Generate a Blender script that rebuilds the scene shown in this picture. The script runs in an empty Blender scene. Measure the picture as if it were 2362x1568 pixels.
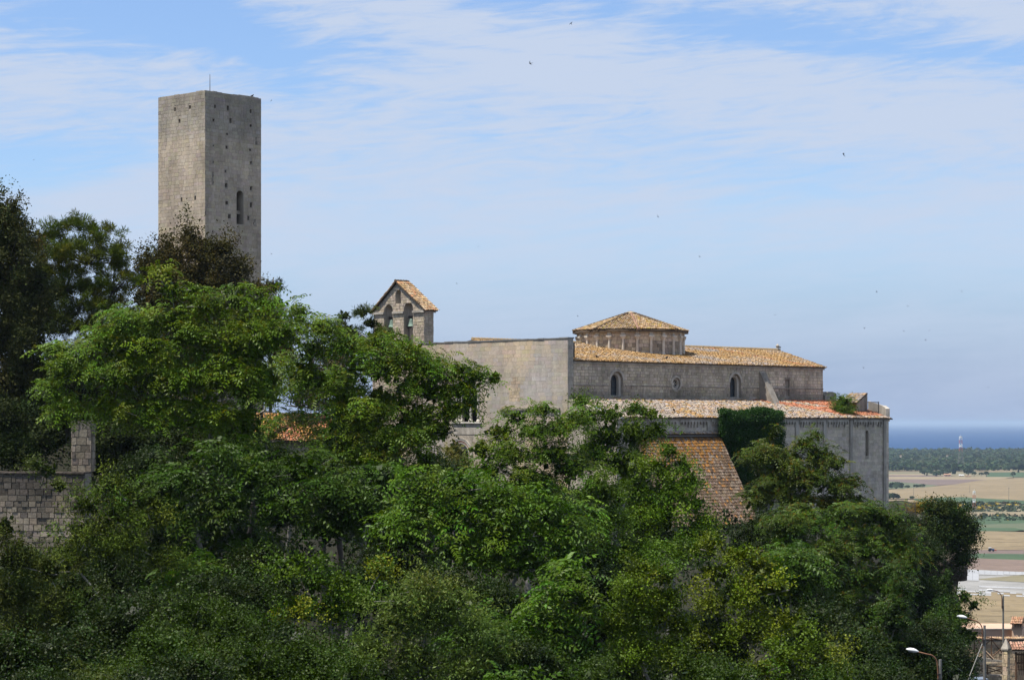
import bpy, math, random
import numpy as np
from mathutils import Vector, Matrix, noise as mnoise
from mathutils.geometry import tessellate_polygon

rng = np.random.default_rng(7)
random.seed(7)
SC = bpy.context.scene
COL = SC.collection
rad = math.radians

# ------------------------------------------------------------------ camera
# eye is the origin of the place: 80 m above the coastal plain, looking along +Y
FL, CX, EYE = 5238.0, 1180.5, 974.0        # focal length and eye level on a 2361 x 1568 plan of the view
cam_d = bpy.data.cameras.new('camera')
cam_d.sensor_width = 36.0
cam_d.lens = 36.0 * FL / 2361.0
cam_d.shift_y = (EYE - 784.0) / 2361.0
cam_d.clip_start = 1.0
cam_d.clip_end = 300000.0
cam = bpy.data.objects.new('camera', cam_d)
cam.rotation_euler = (rad(90), 0, 0)
COL.objects.link(cam)
SC.camera = cam

# ------------------------------------------------------------------ sun, sky, exposure
SUN_DIR = Vector((-0.345, -0.13, 0.93)).normalized()
sun_d = bpy.data.lights.new('sun', 'SUN')
sun_d.energy = 3.5
sun_d.angle = rad(0.6)
sun_d.color = (1.0, 0.95, 0.87)
sun = bpy.data.objects.new('sun', sun_d)
sun.rotation_euler = SUN_DIR.to_track_quat('Z', 'Y').to_euler()
COL.objects.link(sun)

SC.view_settings.view_transform = 'Standard'
SC.view_settings.look = 'None'
SC.view_settings.gamma = 1.0
SC.view_settings.use_curve_mapping = False
SC.view_settings.exposure = 0.94
SC.render.engine = 'CYCLES'
SC.cycles.use_denoising = True
SC.cycles.max_bounces = 6
SC.cycles.diffuse_bounces = 3
SC.cycles.glossy_bounces = 2
SC.cycles.transmission_bounces = 3
SC.cycles.volume_bounces = 0
SC.cycles.sample_clamp_indirect = 4.0
SC.cycles.caustics_reflective = False
SC.cycles.caustics_refractive = False

W = bpy.data.worlds.new('World')
SC.world = W
W.use_nodes = True


def build_sky():
    nt = W.node_tree
    nt.nodes.clear()
    N, L = nt.nodes.new, nt.links.new
    out = N('ShaderNodeOutputWorld')
    bg = N('ShaderNodeBackground')
    bg.inputs['Strength'].default_value = 0.1
    L(bg.outputs[0], out.inputs[0])
    sky = N('ShaderNodeTexSky')
    sky.sky_type = 'NISHITA'
    sky.sun_disc = False
    sky.sun_elevation = math.asin(SUN_DIR.z)
    sky.sun_rotation = math.atan2(SUN_DIR.x, SUN_DIR.y) % (2 * math.pi)
    sky.altitude = 100
    sky.air_density = 1.0
    sky.dust_density = 0.6
    sky.ozone_density = 2.2
    tc = N('ShaderNodeTexCoord')
    sep = N('ShaderNodeSeparateXYZ')
    L(tc.outputs['Generated'], sep.inputs[0])

    def m(op, a, b=None, c=None, clamp=False):
        n = N('ShaderNodeMath')
        n.operation = op
        n.use_clamp = clamp
        for i, v in enumerate((a, b, c)):
            if v is None:
                continue
            if isinstance(v, (int, float)):
                n.inputs[i].default_value = v
            else:
                L(v, n.inputs[i])
        return n.outputs[0]
    az = m('ARCTAN2', sep.outputs[0], sep.outputs[1])
    el = m('ARCSINE', sep.outputs[2])
    cmb = N('ShaderNodeCombineXYZ')
    L(az, cmb.inputs[0])
    L(el, cmb.inputs[1])

    def noise(sx, sy, rot, detail=5.0, rough=0.55, dist=0.4, loc=(0, 0, 0)):
        mp = N('ShaderNodeMapping')
        mp.inputs['Location'].default_value = loc
        mp.inputs['Rotation'].default_value = (0, 0, rot)
        L(cmb.outputs[0], mp.inputs[0])
        mp2 = N('ShaderNodeMapping')
        mp2.inputs['Scale'].default_value = (sx, sy, 1)
        L(mp.outputs[0], mp2.inputs[0])
        t = N('ShaderNodeTexNoise')
        t.inputs['Scale'].default_value = 1.0
        t.inputs['Detail'].default_value = detail
        t.inputs['Roughness'].default_value = rough
        t.inputs['Distortion'].default_value = dist
        L(mp2.outputs[0], t.inputs['Vector'])
        return t.outputs['Fac']

    def blob(px, py, rx, ry, tilt, amp):
        mp = N('ShaderNodeMapping')
        mp.vector_type = 'TEXTURE'
        mp.inputs['Location'].default_value = ((px - CX) / FL, (EYE - py) / FL, 0)
        mp.inputs['Rotation'].default_value = (0, 0, rad(tilt))
        mp.inputs['Scale'].default_value = (rx / FL, ry / FL, 1)
        L(cmb.outputs[0], mp.inputs[0])
        ln = N('ShaderNodeVectorMath')
        ln.operation = 'LENGTH'
        L(mp.outputs[0], ln.inputs[0])
        sq = m('MULTIPLY', ln.outputs['Value'], ln.outputs['Value'])
        return m('MULTIPLY', m('EXPONENT', m('MULTIPLY', sq, -1.0)), amp)
    n1 = noise(7, 30, rad(-6), 6, 0.55, 0.6)
    n2 = noise(15, 95, rad(-5), 9, 0.62, 1.6, (0.3, 0.1, 0))
    n3 = noise(36, 330, rad(-3), 6, 0.6, 0.8, (0.7, 0.4, 0))
    s = m('MULTIPLY_ADD', n1, 1.2, 0.0)
    hi = N('ShaderNodeMapRange')         # crisp cirrus high up, smooth veil low down
    hi.interpolation_type = 'SMOOTHSTEP'
    hi.inputs['From Min'].default_value = 0.055
    hi.inputs['From Max'].default_value = 0.15
    hi.inputs['To Min'].default_value = 0.22
    hi.inputs['To Max'].default_value = 0.9
    L(el, hi.inputs['Value'])
    wisp = m('ADD', m('MULTIPLY_ADD', n2, 2.0, -0.98), m('MULTIPLY_ADD', n3, 1.0, -0.49))
    s = m('ADD', s, m('MULTIPLY', wisp, hi.outputs[0]))
    # the clear patches and the thick veils where the photograph has them
    for b in ((260, 70, 420, 75, -4, -0.9), (560, 110, 200, 60, -30, -0.6), (120, 395, 330, 60, 3, -0.48),
              (1130, 322, 110, 16, -3, -0.30), (1700, 75, 700, 45, -9, -0.40), (2250, 150, 400, 45, -8, -0.30),
              (1100, 120, 170, 8, -5, -0.35), (1330, 138, 120, 7, -6, -0.30), (860, 103, 35, 6, 0, -0.30),
              (1600, 680, 1300, 45, -1, -0.16), (1900, 410, 500, 45, 2, -0.14), (2100, 840, 500, 60, 0, -0.1),
              (1000, 60, 380, 90, -18, 0.30), (1500, 190, 500, 60, -10, 0.25), (2000, 240, 500, 50, -6, 0.22),
              (2250, 40, 260, 45, -14, 0.40), (260, 470, 130, 50, 8, 0.24), (150, 190, 330, 70, -2, 0.16),
              (700, 500, 500, 130, 0, 0.12), (20, 100, 30, 6, 0, 0.4)):
        s = m('ADD', s, blob(*b))
    mr = N('ShaderNodeMapRange')
    mr.interpolation_type = 'SMOOTHSTEP'
    mr.inputs['From Min'].default_value = 0.02
    mr.inputs['From Max'].default_value = 0.95
    mr.inputs['To Min'].default_value = 0.0
    mr.inputs['To Max'].default_value = 0.92
    L(s, mr.inputs['Value'])
    # thin veil fades into the low haze towards the horizon
    lo = N('ShaderNodeMapRange')
    lo.inputs['From Min'].default_value = 0.0
    lo.inputs['From Max'].default_value = 0.10
    lo.inputs['To Min'].default_value = 0.0
    lo.inputs['To Max'].default_value = 1.0
    lo.interpolation_type = 'SMOOTHSTEP'
    L(el, lo.inputs['Value'])
    fac = m('MULTIPLY', mr.outputs[0], m('MULTIPLY_ADD', lo.outputs[0], 0.6, 0.4))
    low = N('ShaderNodeMix')          # low sky: grey-blue marine haze
    low.data_type = 'RGBA'
    L(m('SUBTRACT', 0.85, m('MULTIPLY', lo.outputs[0], 0.65)), low.inputs['Factor'])
    hue = N('ShaderNodeMix')
    hue.data_type = 'RGBA'
    hue.blend_type = 'MULTIPLY'
    hue.inputs['Factor'].default_value = 1.0
    L(sky.outputs[0], hue.inputs['A'])
    hue.inputs['B'].default_value = (0.68, 0.765, 0.91, 1)
    L(hue.outputs['Result'], low.inputs['A'])
    low.inputs['B'].default_value = (1.38, 1.92, 3.25, 1)
    mix = N('ShaderNodeMix')
    mix.data_type = 'RGBA'
    L(fac, mix.inputs['Factor'])
    L(low.outputs['Result'], mix.inputs['A'])
    mix.inputs['B'].default_value = (3.05, 3.5, 4.35, 1)
    L(mix.outputs['Result'], bg.inputs['Color'])


build_sky()

# ------------------------------------------------------------------ helpers


def at(px, py, Y):
    return Vector(((px - CX) / FL * Y, Y, (EYE - py) / FL * Y))


def zat(py, Y):
    return (EYE - py) / FL * Y


def on_plain(px, py, z=-80.0):
    Y = FL * (-z) / (py - EYE)
    return Vector(((px - CX) / FL * Y, Y, z))


def link(o, parent=None):
    COL.objects.link(o)
    if parent is not None:
        o.parent = parent
    return o


def tag(o, label=None, cat=None, group=None, kind=None):
    if label:
        o['label'] = label
    if cat:
        o['category'] = cat
    if group:
        o['group'] = group
    if kind:
        o['kind'] = kind
    return o


def thing(name, loc, label, cat, group=None):
    o = bpy.data.objects.new(name, None)
    o.empty_display_size = 0.5
    o.location = loc
    link(o)
    tag(o, label, cat, group)
    return o


def obj(name, me, mat=None, parent=None, local=False):
    """link a mesh; vertices are in place coordinates unless local (then relative to the parent)"""
    o = bpy.data.objects.new(name, me)
    if mat is not None and not me.materials:
        me.materials.append(mat)
    link(o, parent)
    if parent is not None and not local and parent.type == 'EMPTY':
        o.matrix_parent_inverse = Matrix.Translation(-Vector(parent.location))
    return o


def fast_mesh(name, V, F, col=None, smooth=False):
    me = bpy.data.meshes.new(name)
    V = np.ascontiguousarray(V, dtype=np.float32)
    F = np.ascontiguousarray(F, dtype=np.int32)
    m, k = F.shape
    me.vertices.add(len(V))
    me.vertices.foreach_set('co', V.ravel())
    me.loops.add(m * k)
    me.loops.foreach_set('vertex_index', F.ravel())
    me.polygons.add(m)
    me.polygons.foreach_set('loop_start', np.arange(0, m * k, k, dtype=np.int32))
    me.polygons.foreach_set('use_smooth', np.full(m, smooth))
    me.update(calc_edges=True)
    set_col(me, col)
    return me


def set_col(me, col):
    m = len(me.polygons)
    a = me.attributes.new('col', 'FLOAT_COLOR', 'FACE')
    c = np.ones((m, 4), dtype=np.float32)
    if col is not None:
        c[:, :3] = np.asarray(col, dtype=np.float32).reshape(-1, 3)
    a.data.foreach_set('color', c.ravel())


class MB:
    """collects polygons in place coordinates"""

    def __init__(self):
        self.v, self.f = [], []

    def poly(self, pts):
        b = len(self.v)
        self.v += [tuple(p) for p in pts]
        self.f.append(tuple(range(b, b + len(pts))))

    def box(self, o, u, v, w):
        """box from corner o with edge vectors u, v, w"""
        o, u, v, w = Vector(o), Vector(u), Vector(v), Vector(w)
        if u.cross(v).dot(w) < 0:
            u, v = v, u
        b = len(self.v)
        for k in range(8):
            self.v.append(tuple(o + (u if k & 1 else u * 0) + (v if k & 2 else v * 0) + (w if k & 4 else w * 0)))
        for q in ((0, 2, 3, 1), (4, 5, 7, 6), (0, 1, 5, 4), (2, 6, 7, 3), (0, 4, 6, 2), (1, 3, 7, 5)):
            self.f.append(tuple(b + i for i in q))

    def cbox(self, c, sx, sy, sz, rz=0):
        R = Matrix.Rotation(rz, 3, 'Z')
        u, v, w = R @ Vector((sx, 0, 0)), R @ Vector((0, sy, 0)), Vector((0, 0, sz))
        self.box(Vector(c) - (u + v + w) / 2, u, v, w)

    def tube(self, pts, rads, n=6, cap=True):
        pts = [Vector(p) for p in pts]
        rings = []
        for i, p in enumerate(pts):
            d = (pts[min(i + 1, len(pts) - 1)] - pts[max(i - 1, 0)]).normalized()
            a = d.cross(Vector((0.31, 0.2, 0.93)) if abs(d.z) < 0.9 else Vector((1, 0, 0))).normalized()
            b = d.cross(a)
            r = rads[i] if hasattr(rads, '__len__') else rads
            s = len(self.v)
            for k in range(n):
                t = 2 * math.pi * k / n
                self.v.append(tuple(p + a * (r * math.cos(t)) + b * (r * math.sin(t))))
            rings.append(s)
        for i in range(len(rings) - 1):
            for k in range(n):
                self.f.append((rings[i] + k, rings[i] + (k + 1) % n, rings[i + 1] + (k + 1) % n, rings[i + 1] + k))
        if cap:
            self.f.append(tuple(rings[0] + k for k in reversed(range(n))))
            self.f.append(tuple(rings[-1] + k for k in range(n)))

    def lathe(self, c, prof, n=16, axis=None):
        c = Vector(c)
        rings = []
        for r, z in prof:
            s = len(self.v)
            for k in range(n):
                t = 2 * math.pi * k / n
                self.v.append((c.x + r * math.cos(t), c.y + r * math.sin(t), c.z + z))
            rings.append(s)
        for i in range(len(rings) - 1):
            for k in range(n):
                self.f.append((rings[i] + k, rings[i] + (k + 1) % n, rings[i + 1] + (k + 1) % n, rings[i + 1] + k))
        self.f.append(tuple(rings[0] + k for k in reversed(range(n))))
        self.f.append(tuple(rings[-1] + k for k in range(n)))

    def prism(self, O, u, v, n, outer, holes=(), thick=0.5):
        """plate with holes: outer and holes are 2D loops in (u, v); front face at O, back face at O - n*thick"""
        O, u, v, n = Vector(O), Vector(u), Vector(v), Vector(n)
        loops = [list(outer)] + [list(h) for h in holes]
        tri = tessellate_polygon([[Vector((p[0], p[1], 0)) for p in lp] for lp in loops])
        flat = [p for lp in loops for p in lp]
        b = len(self.v)
        m = len(flat)
        for p in flat:
            self.v.append(tuple(O + u * p[0] + v * p[1]))
        for p in flat:
            self.v.append(tuple(O + u * p[0] + v * p[1] - n * thick))
        for t in tri:
            a, c, d = flat[t[0]], flat[t[1]], flat[t[2]]
            ar = (c[0] - a[0]) * (d[1] - a[1]) - (d[0] - a[0]) * (c[1] - a[1])
            ccw = ar * u.cross(v).dot(n) > 0
            t = t if ccw else (t[0], t[2], t[1])
            self.f.append(tuple(b + i for i in t))
            self.f.append(tuple(b + m + i for i in reversed(t)))
        k = 0
        for lp in loops:
            ln = len(lp)
            for i in range(ln):
                j = (i + 1) % ln
                self.f.append((b + k + i, b + k + j, b + m + k + j, b + m + k + i))
            k += ln

    def mesh(self, name, smooth=False):
        me = bpy.data.meshes.new(name)
        me.from_pydata(self.v, [], self.f)
        me.update()
        if smooth:
            me.polygons.foreach_set('use_smooth', np.full(len(me.polygons), True))
        set_col(me, None)
        return me

    def build(self, name, mat, parent=None, smooth=False, local=False):
        return obj(name, self.mesh(name, smooth), mat, parent, local)


def arch_loop(c, w, z0, z1, n=8):
    """round-headed opening: centre, width, sill, crown"""
    r = w / 2
    pts = [(c - r, z0), (c + r, z0)]
    for k in range(n + 1):
        t = math.pi * k / n
        pts.append((c + r * math.cos(t), z1 - r + r * math.sin(t)))
    return pts


def circle_loop(c, z, r, n=16):
    return [(c + r * math.cos(2 * math.pi * k / n), z + r * math.sin(2 * math.pi * k / n)) for k in range(n)]


# ------------------------------------------------------------------ materials


def new_mat(name):
    m = bpy.data.materials.new(name)
    m.use_nodes = True
    nt = m.node_tree
    nt.nodes.clear()
    return m, nt, nt.nodes.new, nt.links.new


def mk_mat(name, color=(1, 1, 1), rough=0.85, var=0.25, scale=1.5, streak=0.0, dark=(0.35, 0.33, 0.3), bump=0.0,
           bscale=8.0, tint=None, tint_scale=0.5, tint_lo=0.5, tint_hi=0.7, metal=0.0, spec=0.3, fine=0.0):
    """colour of the piece (face colour x object colour) x base colour, broken by noise, run-down stains and lichen"""
    m, nt, N, L = new_mat(name)
    out = N('ShaderNodeOutputMaterial')
    p = N('ShaderNodeBsdfPrincipled')
    L(p.outputs[0], out.inputs[0])
    p.inputs['Roughness'].default_value = rough
    p.inputs['Metallic'].default_value = metal
    p.inputs['Specular IOR Level'].default_value = spec
    geo = N('ShaderNodeNewGeometry')
    att = N('ShaderNodeAttribute')
    att.attribute_name = 'col'
    oi = N('ShaderNodeObjectInfo')

    def mul(a, b, f=1.0):
        n = N('ShaderNodeMix')
        n.data_type = 'RGBA'
        n.blend_type = 'MULTIPLY'
        for s, v in (('Factor', f), ('A', a), ('B', b)):
            if isinstance(v, (int, float)):
                n.inputs[s].default_value = v
            elif isinstance(v, tuple):
                n.inputs[s].default_value = (*v, 1)
            else:
                L(v, n.inputs[s])
        return n.outputs['Result']
    c = mul(att.outputs['Color'], oi.outputs['Color'])
    c = mul(c, color)

    def noise(sc, detail=4, vec=None, rough=0.6):
        t = N('ShaderNodeTexNoise')
        t.inputs['Scale'].default_value = sc
        t.inputs['Detail'].default_value = detail
        t.inputs['Roughness'].default_value = rough
        L(vec if vec is not None else geo.outputs['Position'], t.inputs['Vector'])
        return t.outputs['Fac']

    def rng_(v, a, b, c0, c1):
        r = N('ShaderNodeMapRange')
        r.inputs['From Min'].default_value = a
        r.inputs['From Max'].default_value = b
        r.inputs['To Min'].default_value = c0
        r.inputs['To Max'].default_value = c1
        L(v, r.inputs['Value'])
        return r.outputs[0]
    if var:
        f = rng_(noise(scale, 6), 0.3, 0.7, 1 - var, 1 + var * 0.6)
        cc = N('ShaderNodeCombineColor')
        for i in range(3):
            L(f, cc.inputs[i])
        c = mul(c, cc.outputs[0])
    if fine:
        f = rng_(noise(bscale, 3, rough=0.7), 0.35, 0.65, 1 - fine, 1 + fine * 0.4)
        cc = N('ShaderNodeCombineColor')
        for i in range(3):
            L(f, cc.inputs[i])
        c = mul(c, cc.outputs[0])
    if tint is not None:
        f = rng_(noise(tint_scale, 5), tint_lo, tint_hi, 0, 0.85)
        n = N('ShaderNodeMix')
        n.data_type = 'RGBA'
        L(f, n.inputs['Factor'])
        L(c, n.inputs['A'])
        n.inputs['B'].default_value = (*tint, 1)
        c = n.outputs['Result']
    if streak:
        mp = N('ShaderNodeMapping')
        mp.inputs['Scale'].default_value = (1.6, 1.6, 0.16)
        L(geo.outputs['Position'], mp.inputs[0])
        f = rng_(noise(1.2, 5, mp.outputs[0]), 0.45, 0.68, 0, streak)
        c = mul(c, dark, f)
    L(c, p.inputs['Base Color'])
    if bump:
        b = N('ShaderNodeBump')
        b.inputs['Strength'].default_value = bump
        b.inputs['Distance'].default_value = 0.05
        L(noise(bscale, 5), b.inputs['Height'])
        L(b.outputs[0], p.inputs['Normal'])
    return m


def leaf_mat(name, transl=0.3, rough=0.45, spec=0.35):
    m, nt, N, L = new_mat(name)
    out = N('ShaderNodeOutputMaterial')
    p = N('ShaderNodeBsdfPrincipled')
    p.inputs['Roughness'].default_value = rough
    p.inputs['Specular IOR Level'].default_value = spec
    t = N('ShaderNodeBsdfTranslucent')
    att = N('ShaderNodeAttribute')
    att.attribute_name = 'col'
    oi = N('ShaderNodeObjectInfo')
    mx = N('ShaderNodeMix')
    mx.data_type = 'RGBA'
    mx.blend_type = 'MULTIPLY'
    mx.inputs['Factor'].default_value = 1.0
    L(att.outputs['Color'], mx.inputs['A'])
    L(oi.outputs['Color'], mx.inputs['B'])
    L(mx.outputs['Result'], p.inputs['Base Color'])
    yl = N('ShaderNodeMix')
    yl.data_type = 'RGBA'
    yl.blend_type = 'MULTIPLY'
    yl.inputs['Factor'].default_value = 1.0
    L(mx.outputs['Result'], yl.inputs['A'])
    yl.inputs['B'].default_value = (1.25, 1.3, 0.5, 1)
    L(yl.outputs['Result'], t.inputs['Color'])
    s = N('ShaderNodeMixShader')
    s.inputs[0].default_value = transl
    L(p.outputs[0], s.inputs[1])
    L(t.outputs[0], s.inputs[2])
    L(s.outputs[0], out.inputs[0])
    return m


M = {}
M['ashlar'] = mk_mat('ashlar_stone', (1.5, 1.40, 1.26), rough=0.9, var=0.24, scale=0.3, streak=0.42, dark=(0.66, 0.66, 0.67), bump=0.25, fine=0.16, bscale=6)
M['tower_stone'] = mk_mat('tower_stone', (1.28, 1.19, 1.07), rough=0.9, var=0.2, scale=0.45, streak=0.45, dark=(0.62, 0.61, 0.59), bump=0.3, fine=0.14, bscale=5)
M['rubble'] = mk_mat('rubble_stone', (1.75, 1.62, 1.43), rough=0.92, var=0.24, scale=0.6, streak=0.4, dark=(0.5, 0.48, 0.46), bump=0.5, fine=0.2, bscale=7)
M['mortar'] = mk_mat('lime_mortar', (0.44, 0.385, 0.31), 0.95, 0.25, 0.8, 0.5, dark=(0.5, 0.49, 0.48), bump=0.4, fine=0.25)
M['mortar_dark'] = mk_mat('weathered_mortar', (0.34, 0.295, 0.24), 0.95, 0.3, 0.8, 0.5, bump=0.5, fine=0.3)
M['column_stone'] = mk_mat('column_stone', (0.60, 0.54, 0.45), 0.8, 0.2, 2.0, 0.3)
M['marble'] = mk_mat('pale_marble', (0.62, 0.58, 0.5), 0.6, 0.15, 2.0, 0.4, dark=(0.6, 0.58, 0.55))
M['cornice'] = mk_mat('cornice_stone', (0.44, 0.40, 0.34), 0.9, 0.3, 1.2, 0.5, bump=0.3)
M['tile'] = mk_mat('clay_tile', (0.74, 0.70, 0.65), rough=0.9, var=0.22, scale=0.9, fine=0.16, bscale=14, spec=0.2)
M['tile_bed'] = mk_mat('clay_tile_bed', (0.10, 0.07, 0.045), 0.95, 0.4, 1.2, fine=0.3, bscale=9)  # dark colour stands in for deep shadow between the tile rows
M['dark'] = mk_mat('dark_opening', (0.02, 0.02, 0.022), 0.9, 0.2, 2)
M['glass'] = mk_mat('old_window_glass', (0.06, 0.07, 0.08), 0.25, 0.4, 3, spec=0.5)
M['bronze'] = mk_mat('green_bronze', (0.20, 0.28, 0.23), 0.6, 0.3, 6, metal=0.2)
M['iron'] = mk_mat('rusty_iron', (0.07, 0.06, 0.055), 0.7, 0.3, 5)
M['rust'] = mk_mat('rusted_pipe', (0.22, 0.11, 0.06), 0.8, 0.35, 6)
M['white'] = mk_mat('white_enamel', (0.82, 0.82, 0.80), 0.4, 0.05, 3)
M['pole'] = mk_mat('weathered_pole', (0.22, 0.21, 0.19), 0.9, 0.3, 4, 0.4)
M['bark'] = mk_mat('pale_bark', (0.26, 0.24, 0.21), 0.95, 0.35, 4, bump=0.4)
M['bark_dark'] = mk_mat('dark_bark', (0.10, 0.085, 0.07), 0.95, 0.35, 4, bump=0.4)
M['leaf'] = leaf_mat('green_leaf', 0.22, 0.48, 0.16)
M['leaf_dull'] = leaf_mat('dull_leaf', 0.12, 0.65, 0.1)
M['tufa'] = mk_mat('tufa_rock', (0.12, 0.098, 0.078), 0.95, 0.4, 0.8, 0.6, bump=1.0, bscale=3, fine=0.35)
M['wood'] = mk_mat('brown_wood', (0.16, 0.09, 0.05), 0.85, 0.35, 6)
M['wood_pale'] = mk_mat('pale_wood', (0.45, 0.31, 0.2), 0.8, 0.25, 6)
M['pinkwall'] = mk_mat('pink_plaster', (0.56, 0.38, 0.27), 0.9, 0.12, 1.5)
M['cream'] = mk_mat('cream_plaster', (0.6, 0.5, 0.38), 0.9, 0.15, 1.0)
M['black'] = mk_mat('black_feathers', (0.02, 0.02, 0.022), 0.8, 0.2, 10)
M['plain'] = mk_mat('painted', rough=0.7, var=0.12, scale=2)
M['lead'] = mk_mat('grey_flashing', (0.25, 0.24, 0.23), 0.8, 0.3, 1.5, 0.4)


# a half round clay tile and a flat ashlar slab that are shared by the pieces one can pick apart
def tile_template(w=0.105, L=0.44, h=0.085, taper=0.82):
    V = []
    for e, (y, s, z) in enumerate(((0.0, 1.0, 0.035), (L, taper, 0.0))):
        for k in range(5):
            t = math.pi * k / 4
            V.append((w * s * math.cos(t), y, z + h * s * math.sin(t)))
    F = [(k, k + 1, 5 + k + 1, 5 + k) for k in range(4)]
    return np.array(V), np.array(F)


TV, TF = tile_template()
TILE_ME = fast_mesh('roof_tile', TV, TF)
TILE_ME.materials.append(M['tile'])


def frame_mat(o, u, v, n):
    return Matrix(((u.x, v.x, n.x, o.x), (u.y, v.y, n.y, o.y), (u.z, v.z, n.z, o.z), (0, 0, 0, 1)))


def tiles(parent, O, U, V, pos, colfn, n_ind=0, key=None, sc=1.0, jit=1.0):
    """lay tiles at (u, v) positions on the slope O + U u + V v (V points up the slope)"""
    O, U, V = Vector(O), Vector(U).normalized(), Vector(V).normalized()
    Nn = U.cross(V).normalized()
    if Nn.z < 0:
        Nn = -Nn
    Ux = V.cross(Nn)        # square across the slope
    pos = np.asarray(pos, dtype=float)
    n = len(pos)
    cols = np.array([colfn(p[0], p[1]) for p in pos])
    order = np.arange(n)
    if key is not None:
        order = np.argsort([key(p[0], p[1]) for p in pos])
    ind, rest = order[:n_ind], order[n_ind:]
    A = np.array(Ux)
    B = np.array(V)
    Cn = np.array(Nn)
    base = np.array(O)[None] + pos[:, :1] * np.array(U) + pos[:, 1:2] * B
    ang = rng.normal(0, 0.045 * jit, n)
    lift = np.abs(rng.normal(0, 0.012 * jit, n))
    sl = rng.normal(0, 0.02 * jit, n)
    scl = sc * rng.uniform(0.92, 1.06, n)
    base = base + B[None] * sl[:, None] + Cn[None] * lift[:, None]
    for i in ind:
        o = bpy.data.objects.new('roof_tile', TILE_ME)
        link(o, parent)
        a = math.cos(ang[i]) * A + math.sin(ang[i]) * B
        b = -math.sin(ang[i]) * A + math.cos(ang[i]) * B
        s = scl[i]
        o.matrix_basis = frame_mat(Vector(base[i]), Vector(a * s), Vector(b * s), Vector(Cn * s))
        o.color = (*cols[i], 1)
    if len(rest):
        b_, c_, s_, a_ = base[rest], cols[rest], scl[rest], ang[rest]
        a = np.cos(a_)[:, None] * A + np.sin(a_)[:, None] * B
        b = -np.sin(a_)[:, None] * A + np.cos(a_)[:, None] * B
        P = TV[None] * s_[:, None, None]
        VV = b_[:, None] + P[:, :, :1] * a[:, None] + P[:, :, 1:2] * b[:, None] + P[:, :, 2:3] * Cn
        m = len(rest)
        FF = (TF[None] + (np.arange(m) * len(TV))[:, None, None]).reshape(-1, 4)
        me = fast_mesh('roof_tiles', VV.reshape(-1, 3), FF, np.repeat(c_, len(TF), axis=0))
        o = obj('roof_tiles', me, M['tile'], parent)
        o['kind'] = 'stuff'


SLV = np.array([(0, 0, 0), (1, 0, 0), (1, 1, 0), (0, 1, 0), (0.012, 0.02, 1), (0.988, 0.02, 1), (0.988, 0.98, 1), (0.012, 0.98, 1)], dtype=float)
SLF = np.array([(4, 5, 6, 7), (0, 1, 5, 4), (1, 2, 6, 5), (2, 3, 7, 6), (3, 0, 4, 7)])
SLABS = {}


def slab_mesh(mat):
    if mat.name not in SLABS:
        me = fast_mesh('stone', SLV, SLF)
        me.materials.append(mat)
        SLABS[mat.name] = me
    return SLABS[mat.name]


def masonry(parent, O, u, v, n, W_, H_, course, bw, colfn, mat, holes=(), n_ind=0, key=None, proud=0.03, gap=0.014, inside=None,
            name='stone'):
    """lay stones on the wall face O + u*a + v*b that looks along n; joints stay recessed"""
    O, u, v, n = Vector(O), Vector(u), Vector(v), Vector(n)
    rects = []
    z = 0.0
    while z < H_ - 0.05:
        h = min(course * random.uniform(0.85, 1.15), H_ - z)
        x = -random.uniform(0, bw)
        while x < W_:
            w = bw * random.uniform(0.6, 1.45)
            a0, a1 = max(0, x), min(W_, x + w)
            x += w
            if a1 - a0 < 0.08:
                continue
            segs = [(a0, a1)]
            for (h0, v0, h1, v1) in holes:
                if v1 < z or v0 > z + h:
                    continue
                ns = []
                for s0, s1 in segs:
                    if h1 <= s0 or h0 >= s1:
                        ns.append((s0, s1))
                        continue
                    if h0 > s0:
                        ns.append((s0, h0))
                    if h1 < s1:
                        ns.append((h1, s1))
                segs = ns
            for s0, s1 in segs:
                if s1 - s0 > 0.06 and (inside is None or inside((s0 + s1) / 2, z + h / 2)):
                    rects.append((s0 + gap / 2, z + gap / 2, s1 - s0 - gap, h - gap))
        z += h
    R = np.array(rects)
    cols = np.array([colfn(r[0] + r[2] / 2, r[1] + r[3] / 2) for r in rects])
    pr = proud * rng.uniform(0.45, 1.25, len(R))
    order = np.arange(len(R))
    if key is not None:
        order = np.argsort([key(r[0] + r[2] / 2, r[1] + r[3] / 2) - 0.5 * r[2] * r[3] for r in rects])
    ind, rest = order[:n_ind], order[n_ind:]
    sm = slab_mesh(mat)
    for i in ind:
        o = bpy.data.objects.new(name, sm)
        link(o, parent)
        o.matrix_basis = frame_mat(O + u * R[i, 0] + v * R[i, 1], u * R[i, 2], v * R[i, 3], n * pr[i])
        o.color = (*cols[i], 1)
    if len(rest):
        r, p = R[rest], pr[rest]
        P = np.repeat(SLV[None], len(r), axis=0)
        a = r[:, 0:1] + P[:, :, 0] * r[:, 2:3]
        b = r[:, 1:2] + P[:, :, 1] * r[:, 3:4]
        tilt = rng.normal(0, 0.12, (len(r), 1)) * (P[:, :, 0] - 0.5) + rng.normal(0, 0.12, (len(r), 1)) * (P[:, :, 1] - 0.5)
        c = P[:, :, 2] * p[:, None] * (1 + tilt)
        VV = np.array(O) + a[..., None] * np.array(u) + b[..., None] * np.array(v) + c[..., None] * np.array(n)
        FF = (SLF[None] + (np.arange(len(r)) * 8)[:, None, None]).reshape(-1, 4)
        me = fast_mesh('stones', VV.reshape(-1, 3), FF, np.repeat(cols[rest], 5, axis=0))
        o = obj('stones', me, mat, parent)
        o['kind'] = 'stuff'


def jit(c, a=0.12):
    f = 1 + random.gauss(0, a)
    f = min(max(f, 0.55), 1.5)
    return (c[0] * f, c[1] * f * (1 + random.gauss(0, 0.02)), c[2] * f * (1 + random.gauss(0, 0.04)))


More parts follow.
